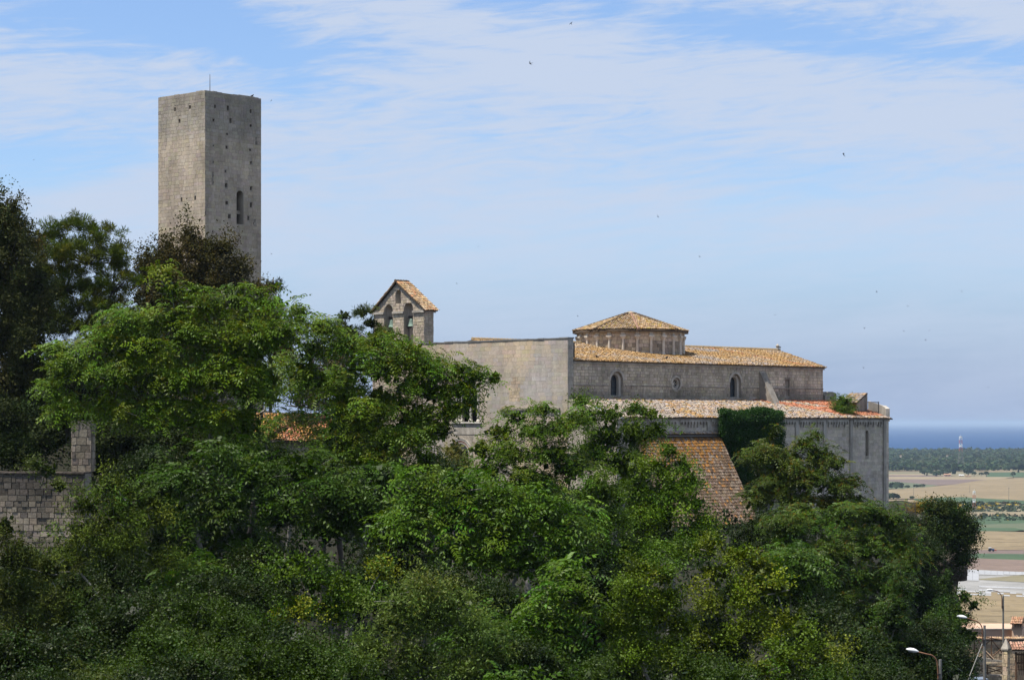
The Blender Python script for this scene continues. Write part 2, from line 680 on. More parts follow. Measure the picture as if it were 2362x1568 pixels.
def lerp(a, b, t):
    return tuple(x + (y - x) * t for x, y in zip(a, b))


def sstep(a, b, x):
    t = min(max((x - a) / (b - a), 0.0), 1.0)
    return t * t * (3 - 2 * t)


def nz(x, y, z=0.0, s=1.0):
    return mnoise.noise(Vector((x * s, y * s, z)))


# ------------------------------------------------------------------ terrain
def ground_z(x, y):
    z = -20 + (y - 70) * 0.112
    if y < 70:
        z = -20 + 18.2 * (1 - sstep(0, 62, y))
    z = min(z, -8.3)
    z += 11.5 * (1 - sstep(-32, -9, x)) * sstep(128, 152, y)
    z -= 0.8 * (1 - sstep(-60, -20, x)) * (1 - sstep(120, 131, y)) * sstep(70, 90, y) * -1.0
    edge = 0.160 * y + 4.5 * sstep(180, 205, y)
    low = -21.0 - 0.062 * (y - 100)
    k = sstep(edge, edge + 3.5, x) * sstep(30, 60, y)
    z = z + (low - z) * k
    far = sstep(236, 480, y)
    side = sstep(-230, -60, x) * (1 - sstep(55, 160, x) * sstep(200, 300, y))
    z = z + (-82 - z) * far
    z += nz(x, y, 0, 0.07) * 0.9 * (1 - far) * (1 - k * 0.8)
    return z


def build_ground():
    xs = np.arange(-170, 171, 2.5)
    ys = np.concatenate([np.arange(-20, 250, 2.5), np.arange(250, 520, 9)])
    V = np.array([(x, y, ground_z(x, y)) for y in ys for x in xs])
    nx, ny = len(xs), len(ys)
    idx = np.arange(nx * ny).reshape(ny, nx)
    F = np.stack([idx[:-1, :-1], idx[:-1, 1:], idx[1:, 1:], idx[1:, :-1]], -1).reshape(-1, 4)
    me = fast_mesh('hillside', V, F, smooth=True)
    o = obj('hillside', me, mk_mat('hillside_earth', (0.020, 0.020, 0.010), 0.95, 0.4, 0.4, bump=0.6, bscale=2,
                                   tint=(0.032, 0.027, 0.015), tint_scale=0.15))
    o['kind'] = 'structure'


build_ground()

# ------------------------------------------------------------------ the tower
UP = Vector((0, 0, 1))


def build_tower():
    Yt = 186.0
    zt = zat(210, Yt)
    c0 = Vector(((473 - CX) / FL * Yt, Yt, 0))
    a = rad(48)
    ur = Vector((math.cos(a), math.sin(a), 0))
    ul = Vector((-math.sin(a), math.cos(a), 0))

    def length(px, d):
        k = (px - CX) / FL
        return (k * c0.y - c0.x) / (d.x - k * d.y)
    LR, LL = length(602, ur), length(365, ul)
    z0 = -1.0
    H = zt - z0
    root = thing('stone_tower', (c0 + ur * LR / 2 + ul * LL / 2) + UP * z0,
                 'tall square grey stone tower rising behind brown oak trees at left', 'tower')
    nl, nr = -ur, -ul

    def hole(px, py, d, w=0.24, h=0.36):
        w, h = w * random.uniform(.8, 1.25), h * random.uniform(.8, 1.2)
        s = length(px, d)
        y = (c0 + d * s).y
        z = zat(py, y) - z0
        return (s - w / 2, z - h / 2, s + w / 2, z + h / 2)

    def zz(p):
        return ((480 + p[0] * .459) / 1.4006, (230 + p[1] * .459) / 1.4006)
    hl = [hole(*zz(p), ul) for p in ((185, 270), (290, 255), (217, 352), (232, 905), (328, 893))]
    hr = [hole(*zz(p), ur) for p in ((467, 250), (558, 262), (718, 285), (577, 350), (545, 806), (550, 928), (568, 1023),
                                     (720, 826), (720, 943), (701, 1035), (720, 1350))]
    hr += [hole(*zz(p), ur, 0.2, 0.2) for p in ((452, 525), (755, 490), (450, 640), (720, 645), (450, 785), (718, 385), (552, 445),
                                                 (456, 347), (714, 556), (744, 1073), (548, 537), (540, 706), (450, 735))]
    aw = hole(*zz((643, 960)), ur, 0.66, 2.72)
    mb = MB()

    def rect(h):
        return [(h[0], h[1]), (h[2], h[1]), (h[2], h[3]), (h[0], h[3])]
    o = c0 + UP * z0
    mb.prism(o, ul, UP, nl, [(0, 0), (LL, 0), (LL, H), (0, H)], [rect(h) for h in hl], 0.8)
    mb.prism(o, ur, UP, nr, [(0, 0), (LR, 0), (LR, H), (0, H)],
             [rect(h) for h in hr] + [arch_loop((aw[0] + aw[2]) / 2, aw[2] - aw[0], aw[1], aw[3])], 0.8)
    mb.prism(o + ul * LL, ur, UP, -nr, [(0, 0), (LR, 0), (LR, H), (0, H)], [], -0.0 + 0.8)
    mb.prism(o + ur * LR, ul, UP, -nl, [(0, 0), (LL, 0), (LL, H), (0, H)], [], 0.8)
    mb.prism(o + UP * (H - 0.5) + ur * 0.4 + ul * 0.4, ur, ul, UP, [(0, 0), (LR - .8, 0), (LR - .8, LL - .8), (0, LL - .8)], [], 0.3)
    mb.prism(o + UP * (H - 9.5) + ur * 0.4 + ul * 0.4, ur, ul, UP, [(0, 0), (LR - .8, 0), (LR - .8, LL - .8), (0, LL - .8)], [], 0.3)
    core = mb.build('wall', mk_mat('tower_mortar', (0.37, 0.315, 0.245), 0.95, 0.25, 0.8, 0.3, bump=0.4), root)

    def colf(face):
        def f(u, v):
            z = v / H
            warm = (0.40, 0.33, 0.245)
            grey = (0.285, 0.265, 0.23)
            tan = (0.35, 0.31, 0.255)
            k = sstep(0.84, 0.93, z + 0.02 * nz(u, v, 3.1, 0.6))
            base = lerp(grey, warm, k) if face == 0 else lerp(grey, (0.33, 0.285, 0.225), k)
            base = lerp(tan, base, sstep(0.53, 0.58, z))
            f_ = 1 + 0.24 * nz(u, v, face * 9.0, 0.35) + 0.12 * nz(u, v * .4, face * 5.0, 1.1)
            return jit(tuple(x * f_ for x in base), 0.065)
        return f

    def key(u, v):
        return -v
    vis = 9.0
    ov = o + UP * vis
    sh = [(h[0] - .02, h[1] - vis - .02, h[2] + .02, h[3] - vis + .02) for h in hl]
    masonry(core, ov, ul, UP, nl, LL, H - vis, 0.29, 0.50, colf(0), M['tower_stone'], sh, 150, key, 0.016, 0.007)
    sh = [(h[0] - .02, h[1] - vis - .02, h[2] + .02, h[3] - vis + .02) for h in hr + [aw]]
    masonry(core, ov, ur, UP, nr, LR, H - vis, 0.29, 0.50, colf(1), M['tower_stone'], sh, 150, key, 0.016, 0.007)
    # crumbling top course
    mb = MB()
    for d, ln in ((ul, LL), (ur, LR)):
        x = 0.0
        while x < ln - 0.3:
            w = random.uniform(0.4, 0.9)
            w = min(w, ln - x)
            other = ur if d is ul else ul
            mb.box(o + UP * H + d * x + other * 0.003, d * (w - 0.02), other * 0.6, UP * random.choice((0.03, 0.05, 0.08, 0.02, 0.04)))
            x += w
    mb.build('coping', M['mortar'], root)
    # rod
    p = at(484, 212, Yt + 1.2)
    mb = MB()
    mb.tube([Vector((p.x, p.y, zt - 0.8)), Vector((p.x, p.y, zt + 0.5)), Vector((p.x, p.y, zat(172, p.y)))], [0.035, 0.03, 0.018], 5)
    mb.build('lightning_rod', M['iron'], root)


build_tower()

# ------------------------------------------------------------------ the church
C45 = math.sqrt(0.5)
E1 = Vector((C45, C45, 0))
E2 = Vector((-C45, C45, 0))
CH = Vector(((1309 - CX) / FL * 190.0, 190.0, 0))


def cp(s, t, z=0.0):
    return CH + E1 * s + E2 * t + UP * z


def s_at(px, t):
    k = (px - CX) / FL
    p = cp(0, t)
    return (k * p.y - p.x) / (C45 * (1 - k))


def t_at(px, s):
    k = (px - CX) / FL
    p = cp(s, 0)
    return (p.x - k * p.y) / (C45 * (1 + k))


def zst(py, s, t):
    return zat(py, cp(s, t).y)


church = thing('church', cp(17, 6, -9), 'long medieval stone church with tiled roofs, round drum and bell gable', 'church')

OLD = [(0.52, 0.36, 0.20), (0.56, 0.40, 0.24), (0.47, 0.31, 0.16), (0.60, 0.46, 0.31), (0.42, 0.31, 0.20)]
LICH = [(0.50, 0.31, 0.12), (0.47, 0.30, 0.14), (0.54, 0.37, 0.18)]
PALE = [(0.48, 0.42, 0.38), (0.42, 0.38, 0.355), (0.54, 0.48, 0.43), (0.37, 0.32, 0.285), (0.52, 0.41, 0.35)]
RED = [(0.56, 0.22, 0.12), (0.50, 0.19, 0.11), (0.60, 0.27, 0.16)]


def pick(lst, a=0.13):
    return jit(random.choice(lst), a)


def pickp(lst, u, v, a=0.07, s=0.4, z=5.0):
    """weathering runs in patches: neighbours mostly share a tone"""
    k = 0.5 + 0.62 * nz(u, v * 1.3, z, s) + random.gauss(0, 0.17)
    return jit(lst[min(max(int(k * len(lst)), 0), len(lst) - 1)], a)


def build_facade():
    z0, zt = -9.0, zst(780.5, 0, 0)
    T = 24.6
    n = -E1
    # two-light window and portal
    wc = t_at(1077.5, 0)
    zs, zc = zst(972.5, 0, wc), zst(869, 0, wc)
    ww = abs(t_at(1062, 0) - t_at(1093, 0)) + 0.25
    pc = t_at(1062, 0)
    pz = zst(1050, 0, pc)
    mb = MB()
    holes = [arch_loop(wc, ww + 1.1, zs, zc), arch_loop(pc, 2.1, z0 + 0.3, pz + 1.05)]
    mb.prism(cp(0, 0), E2, UP, n, [(0, z0), (T, z0), (T, zt), (0, zt)], holes, 0.67)
    # the low front of the side aisle, right of the tall front
    mb.prism(cp(0.05, 0), -E2, UP, n, [(0.003, z0), (5.5, z0), (5.5, 0.36), (0.003, 2.0)], [], 0.6)
    fac = mb.build('facade', M['mortar'], church)

    d0, d1 = t_at(1200, 0), t_at(1174, 0)
    dz0, dz1 = zst(926, 0, 5), zst(868, 0, 5)

    def colf(u, v):
        z = v + z0
        grey = (0.295, 0.285, 0.275)
        warm = (0.385, 0.32, 0.235)
        k = 0.28 + 0.9 * nz(u, z, 1.0, 0.21) + 0.5 * nz(u * 2, z * 0.6, 5.0, 0.5)
        k += 0.55 * (1 - sstep(-1.5, 3.2, z)) * (1 - sstep(4, 9, u)) + 0.35 * sstep(17, 19, u)
        base = lerp(grey, warm, min(max(k, 0), 1))
        if d0 < u < d1 and dz0 < z < dz1:
            return jit((0.34, 0.29, 0.225), 0.08)
        return jit(base, 0.045)
    hb = [(wc - ww / 2 - 0.62, zs - z0 - .9, wc + ww / 2 + 0.62, zc - z0 + .3), (pc - 1.6, 0, pc + 1.6, pz - z0 + 1.6)]

    def ins(u, v):
        vv = v + z0 - dz0
        return not (0 < vv < dz1 - dz0 and abs(u - d0 - (d1 - d0) * (.5 + .16 * nz(vv, 0, 3.0, 1.1))) < (d1 - d0) * (0.46 - 0.2 * vv / (dz1 - dz0)))
    masonry(fac, cp(0, 0, z0), E2, UP, n, T, zt - z0, 0.34, 0.66, colf, M['ashlar'], hb, 110,
            lambda u, v: abs(u - 6) * 0.3 + (abs(v + z0 - 4) * 0.3), 0.010, 0.005, ins)
    masonry(fac, cp(0, d0, dz0), E2, UP, n, d1 - d0, dz1 - dz0, 0.30, 0.42, lambda u, v: jit((0.325, 0.275, 0.215), 0.12), M['ashlar'], (),
            30, lambda u, v: 0, 0.018, 0.022, lambda u, v: abs(u - (d1 - d0) * (.5 + .16 * nz(v, 0, 3.0, 1.1))) < (d1 - d0) * (0.46 - 0.2 * v / (dz1 - dz0)))
    masonry(fac, cp(0, 0.0, z0) + E1 * 0.67, -E1, UP, -E2, 0.67, zt - z0, 0.34, 0.45, lambda u, v: jit((0.26, 0.25, 0.235), 0.09), M['ashlar'])
    # weathered coping along the top
    mb = MB()
    x = -0.06
    while x < 18.5:
        w = min(random.uniform(.5, 1.1), 18.54 - x)
        mb.box(cp(-0.06 + random.uniform(-.02, .02), x, zt), E2 * (w - .015), E1 * 0.79, UP * random.uniform(.06, .13))
        x += w
    mb.build('coping', M['lead'], church)
    mb = MB()
    mb.box(cp(-0.12, 18.75, zt - 0.22), E2 * 5.9, E1 * 1.0, UP * 0.2)
    mb.build('brick_ledge', mk_mat('red_brick', (0.40, 0.17, 0.09), 0.9, 0.3, 3), church)
    # moulding over the aisle door
    ta, tb = t_at(1155, 0), t_at(1292, 0)
    zm = zst(944, 0, 3)
    mb = MB()
    mb.box(cp(-0.18, tb, zm - 0.05), E2 * (ta - tb), E1 * 0.176, UP * 0.17)
    mb.box(cp(-0.12, tb, zm - 0.16), E2 * (ta - tb), E1 * 0.116, UP * 0.108)
    mo = mb.build('string_course', M['mortar_dark'], church)
    t = tb + 0.1
    while t < ta - 1.6:
        mb = MB()
        mb.box(cp(-0.09, t, zm - 0.42), E2 * 0.1, E1 * 0.088, UP * 0.255)
        mb.build('corbel', M['cornice'], mo)
        t += 0.31
    # window: splayed white orders, column, dark behind
    win = MB()
    win.prism(cp(0.40, 0), E2, UP, n, [(wc - ww / 2 - 0.6, zs), (wc + ww / 2 + 0.6, zs), (wc + ww / 2 + 0.6, zc + .05),
              (wc - ww / 2 - 0.6, zc + .05)], [arch_loop(wc - ww / 4 - 0.02, ww / 2 - .1, zs + .004, zc - 0.75),
                                              arch_loop(wc + ww / 4 + 0.02, ww / 2 - .1, zs + .004, zc - 0.75)], 0.15)
    wo = win.build('biforate_window', M['cornice'], church)
    for sg in (-1, 1):
        for j in range(3):
            tt = wc + sg * (ww / 2 + 0.04 + 0.19 * j)
            ss = 0.30 - 0.14 * j
            mb = MB()
            mb.lathe(cp(ss, tt, zs), [(0.13, 0), (0.13, 0.12), (0.075, 0.18), (0.07, zc - zs - 1.35), (0.11, zc - zs - 1.2), (0.13, zc - zs - 1.05)], 8)
            mb.build('jamb_column', M['marble'], wo)
    mb = MB()
    mb.lathe(cp(0.42, wc, zs), [(0.2, 0), (0.2, 0.1), (0.15, 0.22), (0.105, 0.3), (0.095, 2.0), (0.14, 2.15), (0.2, 2.35), (0.2, 2.42)], 10)
    mb.build('column', M['marble'], wo)
    for j in range(3):
        R0, R1 = ww / 2 + 0.02 + 0.19 * j, ww / 2 + 0.17 + 0.19 * j
        zc0 = zc - ww / 2 - 0.62
        mb = MB()
        outer = [(wc + R1 * math.cos(math.pi * k / 12), zc0 + R1 * math.sin(math.pi * k / 12)) for k in range(13)]
        inner = [(wc + R0 * math.cos(math.pi * k / 12), zc0 + R0 * math.sin(math.pi * k / 12)) for k in range(13)]
        mb.prism(cp(0.24 - 0.14 * j, 0), E2, UP, n, outer + inner[::-1], [], 0.12)
        mb.build('archivolt', M['marble'] if j != 1 else M['cornice'], wo)
    mb = MB()
    mb.box(cp(-0.16, wc - ww / 2 - 0.85, zs - 0.14), E2 * (ww + 1.7), E1 * 0.155, UP * 0.135)
    mb.build('sill', M['marble'], wo)
    mb = MB()
    mb.box(cp(-0.03, wc - ww / 2 - 0.72, zs - 1.1), E2 * (ww + 1.44), E1 * 0.028, UP * 0.955)
    mb.build('apron', M['cornice'], wo)
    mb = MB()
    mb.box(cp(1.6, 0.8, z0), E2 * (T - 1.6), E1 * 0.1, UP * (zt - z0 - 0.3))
    mb.build('dark_backing', M['dark'], church)  # near-black sheet behind the openings stands in for the unlit interior
    # portal rings
    por = MB()
    por.prism(cp(0.35, 0), E2, UP, n, arch_loop(pc, 2.05, z0 + .3, pz + 1.0), [arch_loop(pc, 1.3, z0 + .302, pz + 0.5)], 0.2)
    po = por.build('portal', M['cornice'], church)
    for j, mt in enumerate((M['marble'], mk_mat('red_stone', (0.36, 0.2, 0.14), 0.9, 0.25, 4), M['marble'], M['cornice'])):
        R0, R1 = 1.06 + 0.13 * j, 1.17 + 0.13 * j
        mb = MB()
        outer = [(pc + R1 * math.cos(math.pi * k / 14), pz + R1 * math.sin(math.pi * k / 14)) for k in range(15)]
        inner = [(pc + R0 * math.cos(math.pi * k / 14), pz + R0 * math.sin(math.pi * k / 14)) for k in range(15)]
        mb.prism(cp(-0.02 - 0.03 * j, 0), E2, UP, n, outer + inner[::-1], [], 0.1)
        mb.build('archivolt', mt, po)
    return zt


FAC_Z = build_facade()


def build_bell_gable():
    t0, t1 = t_at(978, 0), t_at(862, 0)
    th = 1.13
    zb = FAC_Z + 0.0
    ze = zst(716, 0, t0 + 2.5)
    tm = t_at(915.6, 0)
    za = zst(653, 0, tm)
    z_lo = FAC_Z + 0.003
    n = -E1
    oL = t_at(896, 0), t_at(906.4, 0), t_at(886.6, 0)
    oR = t_at(942, 0), t_at(953, 0), t_at(931.8, 0)
    oT = t_at(918.5, 0), t_at(925, 0), t_at(912.2, 0)
    holes = [arch_loop(oL[0], oL[2] - oL[1], zst(790, 0, oL[0]), zst(702, 0, oL[0])),
             arch_loop(oR[0], oR[2] - oR[1], zst(790, 0, oR[0]), zst(697, 0, oR[0])),
             arch_loop(oT[0], (oT[2] - oT[1]) * 0.95, zst(700, 0, oT[0]), zst(668, 0, oT[0]))]
    mb = MB()
    mb.prism(cp(0, 0), E2, UP, n, [(t0, z_lo), (t1, z_lo), (t1, ze), (tm, za), (t0, ze)], holes, th)
    g = mb.build('bell_gable', M['mortar'], church)
    hb = [(min(h[0] for h in hl) - .0, min(h[1] for h in hl) - z_lo, max(h[0] for h in hl), max(h[1] for h in hl) - z_lo - .12) for hl in holes]
    hb = [(h[0] - t0, h[1], h[2] - t0, h[3]) for h in hb]

    def ins(u, v):
        z, t = v + z_lo, u + t0
        lim = ze + (za - ze) * (t - t0) / (tm - t0) if t < tm else ze + (za - ze) * (t1 - t) / (t1 - tm)
        return z + 0.22 < lim
    cf = lambda u, v: jit((0.30, 0.27, 0.23), 0.12)
    masonry(g, cp(0, t0, z_lo), E2, UP, n, t1 - t0, za - z_lo, 0.24, 0.36, cf, M['rubble'], hb, 40, lambda u, v: u, 0.035, 0.02, ins)
    masonry(g, cp(th, t0, z_lo), -E1, UP, -E2, th, ze - z_lo, 0.26, 0.36, lambda u, v: jit((0.28, 0.26, 0.225), 0.1), M['rubble'], (), 20,
            lambda u, v: 0, 0.035, 0.02)
    # string course, interrupted by the arches
    zs = zst(720, 0, t0 + 2.5)
    cuts = [t0 - 0.16, oR[1], oR[2], oL[1], oL[2], t1 + 0.16]
    for a, b in ((cuts[0], cuts[1]), (cuts[2], cuts[3]), (cuts[4], cuts[5])):
        mb = MB()
        mb.box(cp(-0.16, a, zs - 0.1), E2 * (b - a), E1 * (0.157), UP * 0.2)
        mb.build('string_course', M['cornice'], g)
    mb = MB()
    mb.box(cp(-0.16, t0 - 0.16, zs - 0.1), E1 * (th + 0.32), E2 * 0.157, UP * 0.2)
    mb.build('string_course', M['cornice'], g)
    # the two slopes
    ov, thk = 0.30, 0.12
    for sg, tt in ((1, t0), (-1, t1)):
        eave = cp(-0.22, tt - sg * ov, ze - ov * (za - ze) / abs(tm - tt) + 0.06)
        ridge = cp(-0.22, tm, za + 0.06)
        V = (ridge - eave)
        Ls = V.length
        V.normalize()
        Nn = E1.cross(V)
        if Nn.z < 0:
            Nn = -Nn
        mb = MB()
        mb.box(eave, E1 * (th + 0.44), V * Ls, Nn * thk)
        r = mb.build('gable_roof', M['tile_bed'], church)
        pos = [(0.1 + 0.212 * i, -0.06 + 0.36 * j) for i in range(8) for j in range(int(Ls / 0.36))]
        tiles(r, eave + Nn * (thk - 0.01), E1, V, pos, lambda u, v: pick(OLD + OLD + [(0.55, 0.30, 0.17)], 0.16), 60 if sg == 1 else 0, lambda u, v: 0)
    mb = MB()
    for k in range(5):
        mb.tube([cp(-0.26 + 0.33 * k, tm, za + 0.2), cp(-0.26 + 0.33 * k + 0.38, tm, za + 0.17)], [0.14, 0.115], 8)
    mb.build('ridge_tiles', M['tile_bed'], church)
    # bells hang in the openings
    for (tc, px, py, lab) in ((oL[0], 904.6, 745, 'green bronze bell in the left arch of the bell gable'),
                              (oR[0], 949, 743, 'green bronze bell in the right arch of the bell gable')):
        s = th * 0.55
        tb_ = t_at(px, s)
        tb_ = min(max(tb_, tc - 0.25), tc + 0.25)
        z = zst(py + 9.5, s, tb_)
        root = thing('bell', cp(s, tb_, z), lab, 'bell', 'bells of the bell gable')
        mb = MB()
        mb.lathe(cp(s, tb_, z), [(0.40, 0), (0.36, 0.06), (0.29, 0.2), (0.24, 0.4), (0.21, 0.58), (0.16, 0.68), (0.05, 0.72)], 14)
        mb.build('bell_body', M['bronze'], root, smooth=False)
        mb = MB()
        half = (oR[2] - oR[1]) / 2
        mb.box(cp(s - 0.08, tc - half, z + 0.74), E2 * (2 * half), E1 * 0.16, UP * 0.2)
        mb.build('yoke', M['iron'], root)
        mb = MB()
        mb.tube([cp(s, tb_, z + 0.2), cp(s, tb_, z - 0.1)], [0.02, 0.06], 6)
        mb.build('clapper', M['iron'], root)
    mb = MB()
    s = 0.5
    tr = t_at(943, s)
    mb.tube([cp(s, tr, zst(787, s, tr)), cp(s, tr, zst(755, s, tr))], [0.05, 0.05], 6)
    mb.box(cp(s - .12, tr - .12, zst(757, s, tr)), E1 * .24, E2 * .24, UP * .3)
    mb.box(cp(s - .16, tr - .16, zst(788, s, tr)), E1 * .32, E2 * .32, UP * .25)
    mb.build('bell_motor', M['iron'], g)


build_bell_gable()

S_END = s_at(1897, 0)
Z_EAVE = zst(846.5, S_END, 0)
T_R = 12.3
Z_R = zst(806, 43.5, T_R) - 0.12
S_R = s_at(1795, T_R)
T_A = -5.5
Z_A0 = zst(922, S_END, 0)
Z_A1 = zat(961.2, cp(20, T_A).y)
S_AEND = s_at(2049, T_A)


def build_nave():
    n = -E2
    s0 = 0.67
    zb = Z_A0 - 0.8
    mb = MB()
    big, small = [], []
    wins = []
    for (xa, xb, ya, yb) in ((1407.5, 1436, 856, 913), (1683, 1708, 862, 917)):
        a, b = s_at(xa, 0), s_at(xb, 0)
        w = (b - a)
        z0, z1 = zst(yb, a, 0), zst(ya, a, 0)
        wins.append(((a + b) / 2, w, z0, z1))
    oc = s_at(1559, 0)
    oz = zst(884.5, oc, 0)
    orad = zst(870.5, oc, 0) - oz
    niche = (s_at(1814.5, 0), s_at(1820, 0) - s_at(1809, 0), zst(914, 32, 0), zst(876, 32, 0))
    holes = [arch_loop(w[0], w[1], w[2], w[3], 10) for w in wins] + [circle_loop(oc, oz, orad)]
    nh = (niche[0] - niche[1] / 2, niche[2], niche[0] + niche[1] / 2, niche[3])
    holes.append([(nh[0], nh[1]), (nh[2], nh[1]), (nh[2], nh[3]), (nh[0], nh[3])])
    mb.prism(cp(0, 0), E1, UP, n, [(s0, zb), (S_END, zb), (S_END, Z_EAVE - 0.1), (s0, Z_EAVE - 0.1)], holes, 0.75)
    e_ = (cp(S_R, T_R) - cp(S_END, 0)).normalized()
    mb.prism(cp(S_END, 0), e_, UP, Vector((e_.y, -e_.x, 0)), [(0.3, zb), (14, zb), (14, Z_R - .3), (0.3, Z_EAVE - 0.12)], [], 0.6)
    wall = mb.build('clerestory_wall', M['mortar_dark'], church)
    bb = [(min(p[0] for p in h) - .02, min(p[1] for p in h) - zb, max(p[0] for p in h) + .02, max(p[1] for p in h) - zb) for h in holes]
    bb = [(a - s0, b, c, d) for a, b, c, d in [(x[0], x[1], x[2] - s0, x[3]) for x in bb]]

    def cf(u, v):
        z = v + zb
        k = 0.5 + 0.9 * nz(u, z * 1.5, 2.0, 0.25)
        b = lerp((0.21, 0.195, 0.17), (0.33, 0.30, 0.255), min(max(k, 0), 1))
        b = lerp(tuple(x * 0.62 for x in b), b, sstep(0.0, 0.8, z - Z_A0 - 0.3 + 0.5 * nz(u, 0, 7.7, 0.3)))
        return jit(tuple(1.12 * x for x in b), 0.10)
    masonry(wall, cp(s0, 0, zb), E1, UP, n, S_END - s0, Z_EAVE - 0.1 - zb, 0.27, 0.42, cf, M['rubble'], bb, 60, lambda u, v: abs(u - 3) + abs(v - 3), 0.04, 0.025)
    # windows
    for (c, w, z0, z1) in wins:
        mb = MB()
        mb.prism(cp(0, 0.22), E1, UP, n, arch_loop(c, w - .004, z0 + .002, z1 - .002, 10), [arch_loop(c, w * 0.66, z0 + 0.06, z1 - w * 0.17, 10)], 0.3)
        f = mb.build('window', M['cornice'], church)
        mb = MB()
        r0, r1 = w / 2 + 0.003, w / 2 + 0.2
        zc = z1 - w / 2
        outer = [(c + r1 * math.cos(math.pi * k / 12), zc + r1 * math.sin(math.pi * k / 12)) for k in range(13)]
        inner = [(c + r0 * math.cos(math.pi * k / 12), zc + r0 * math.sin(math.pi * k / 12)) for k in range(13)]
        mb.prism(cp(0, -0.06), E1, UP, n, outer + inner[::-1], [], 0.12)
        mb.build('arch_ring', M['cornice'], f)
        mb = MB()
        mb.prism(cp(0, 0.62), E1, UP, n, arch_loop(c, w * 0.9, z0, z1 - w * 0.08, 10), [], 0.03)
        mb.build('pane', M['glass'], f)
        mb = MB()
        for k in range(1, 5):
            zz_ = z0 + (z1 - z0) * k / 5
            mb.box(cp(c - w * 0.33, 0.585, zz_), E1 * (w * 0.66), E2 * 0.025, UP * 0.04)
        mb.box(cp(c - 0.02, 0.58, z0 + 0.06), E1 * 0.04, E2 * 0.02, UP * (z1 - z0 - w * .25))
        mb.build('glazing_bars', M['iron'], f)
    # round window
    mb = MB()
    mb.prism(cp(0, 0.12), E1, UP, n, circle_loop(oc, oz, orad - .002), [circle_loop(oc - 0.0, oz, orad * 0.66)], 0.2)
    f = mb.build('round_window', M['cornice'], church)
    mb = MB()
    mb.prism(cp(0, 0.45), E1, UP, n, circle_loop(oc, oz, orad * 0.95), [], 0.03)
    mb.build('pane', M['dark'], f)
    mb = MB()
    for k in range(4):
        a = math.pi * k / 4
        d = E1 * math.cos(a) + UP * math.sin(a)
        q = UP * math.cos(a) - E1 * math.sin(a)
        mb.box(cp(oc, 0.30 + 0.012 * k, oz) - d * orad * 0.66 - q * 0.025, d * orad * 1.32, q * 0.05, E2 * 0.05)
    mb.build('tracery', M['marble'], f)
    mb = MB()
    r0, r1 = orad + 0.002, orad + 0.17
    mb.prism(cp(0, -0.05), E1, UP, n, circle_loop(oc, oz, r1), [circle_loop(oc, oz, r0)], 0.11)
    mb.build('ring', M['cornice'], f)
    mb = MB()
    mb.box(cp(nh[0] - .1, 0.14, nh[1] - .1), E1 * (nh[2] - nh[0] + .2), E2 * 0.3, UP * (nh[3] - nh[1] + .2))
    mb.build('blocked_window', M['mortar_dark'], church)
    # thin string course at mid height and the eaves board
    zc = zst(886, 20, 0) + 0.0
    mb = MB()
    for a, b in ((s0, wins[0][0] - wins[0][1] / 2 - .3), (wins[0][0] + wins[0][1] / 2 + .3, oc - orad - .2), (oc + orad + .2, wins[1][0] - wins[1][1] / 2 - .3),
                 (wins[1][0] + wins[1][1] / 2 + .3, S_END)):
        mb.box(cp(a, -0.09, zc - 0.35 + 0.02), E1 * (b - a), E2 * 0.086, UP * 0.1)
    mb.build('string_course', M['mortar_dark'], church)
    mb = MB()
    mb.box(cp(s0, -0.16, Z_EAVE - 0.27), E1 * (S_END - s0 + .1), E2 * 0.155, UP * 0.168)
    mb.build('cornice', M['cornice'], church)
    # leaning strut
    sa, sb = s_at(1770, -0.8), s_at(1790, -1.6)
    zt_, zb_ = zst(858, sa, 0), Z_A0 - 0.6
    mb = MB()
    mb.prism(cp(sa - 0.25, 0), -E2, UP, -E1, [(0.003, zb_ - .2), (1.95, zb_ - .2), (0.12, zt_), (0.003, zt_)], [], 0.85)
    mb.build('buttress', mk_mat('buttress_stone', (0.30, 0.265, 0.22), 0.95, 0.35, 1.2, 0.5, bump=0.4), church)
    # nave roof
    slope = (Z_R - Z_EAVE) / T_R
    eo = 0.32
    e0 = cp(s0 + 0.03, -eo, Z_EAVE - eo * slope)
    mb = MB()
    th = 0.06
    A = [cp(s0 + .03, -eo, Z_EAVE - eo * slope), cp(S_END + 0.15, -eo, Z_EAVE - eo * slope), cp(S_R, T_R, Z_R), cp(s0 + .03, T_R, Z_R)]
    B = [cp(s0 + .03, T_R, Z_R), cp(S_R, T_R, Z_R), cp(S_END + 0.15, 2 * T_R, Z_EAVE), cp(s0 + .03, 2 * T_R, Z_EAVE)]
    for q in (A, B):
        lo = [p - UP * th for p in q]
        mb.poly(q)
        mb.poly(lo[::-1])
        for i in range(4):
            j = (i + 1) % 4
            mb.poly([q[i], lo[i], lo[j], q[j]])
    roof = mb.build('nave_roof', M['tile_bed'], church)
    V = (cp(0, 1, slope) - cp(0, 0, 0)).normalized()
    Ls = (A[3] - A[0]).length
    pos = []
    nj = int(Ls / 0.36)
    for j in range(nj):
        v = -0.07 + 0.36 * j
        f = v / Ls
        smax = (S_END + .1) + (S_R - S_END - .1) * f
        i = 0
        while s0 + 0.1 + 0.222 * i < smax:
            pos.append((0.1 + 0.222 * i, v))
            i += 1
    red_s = s_at(1690, T_R * 0.6)

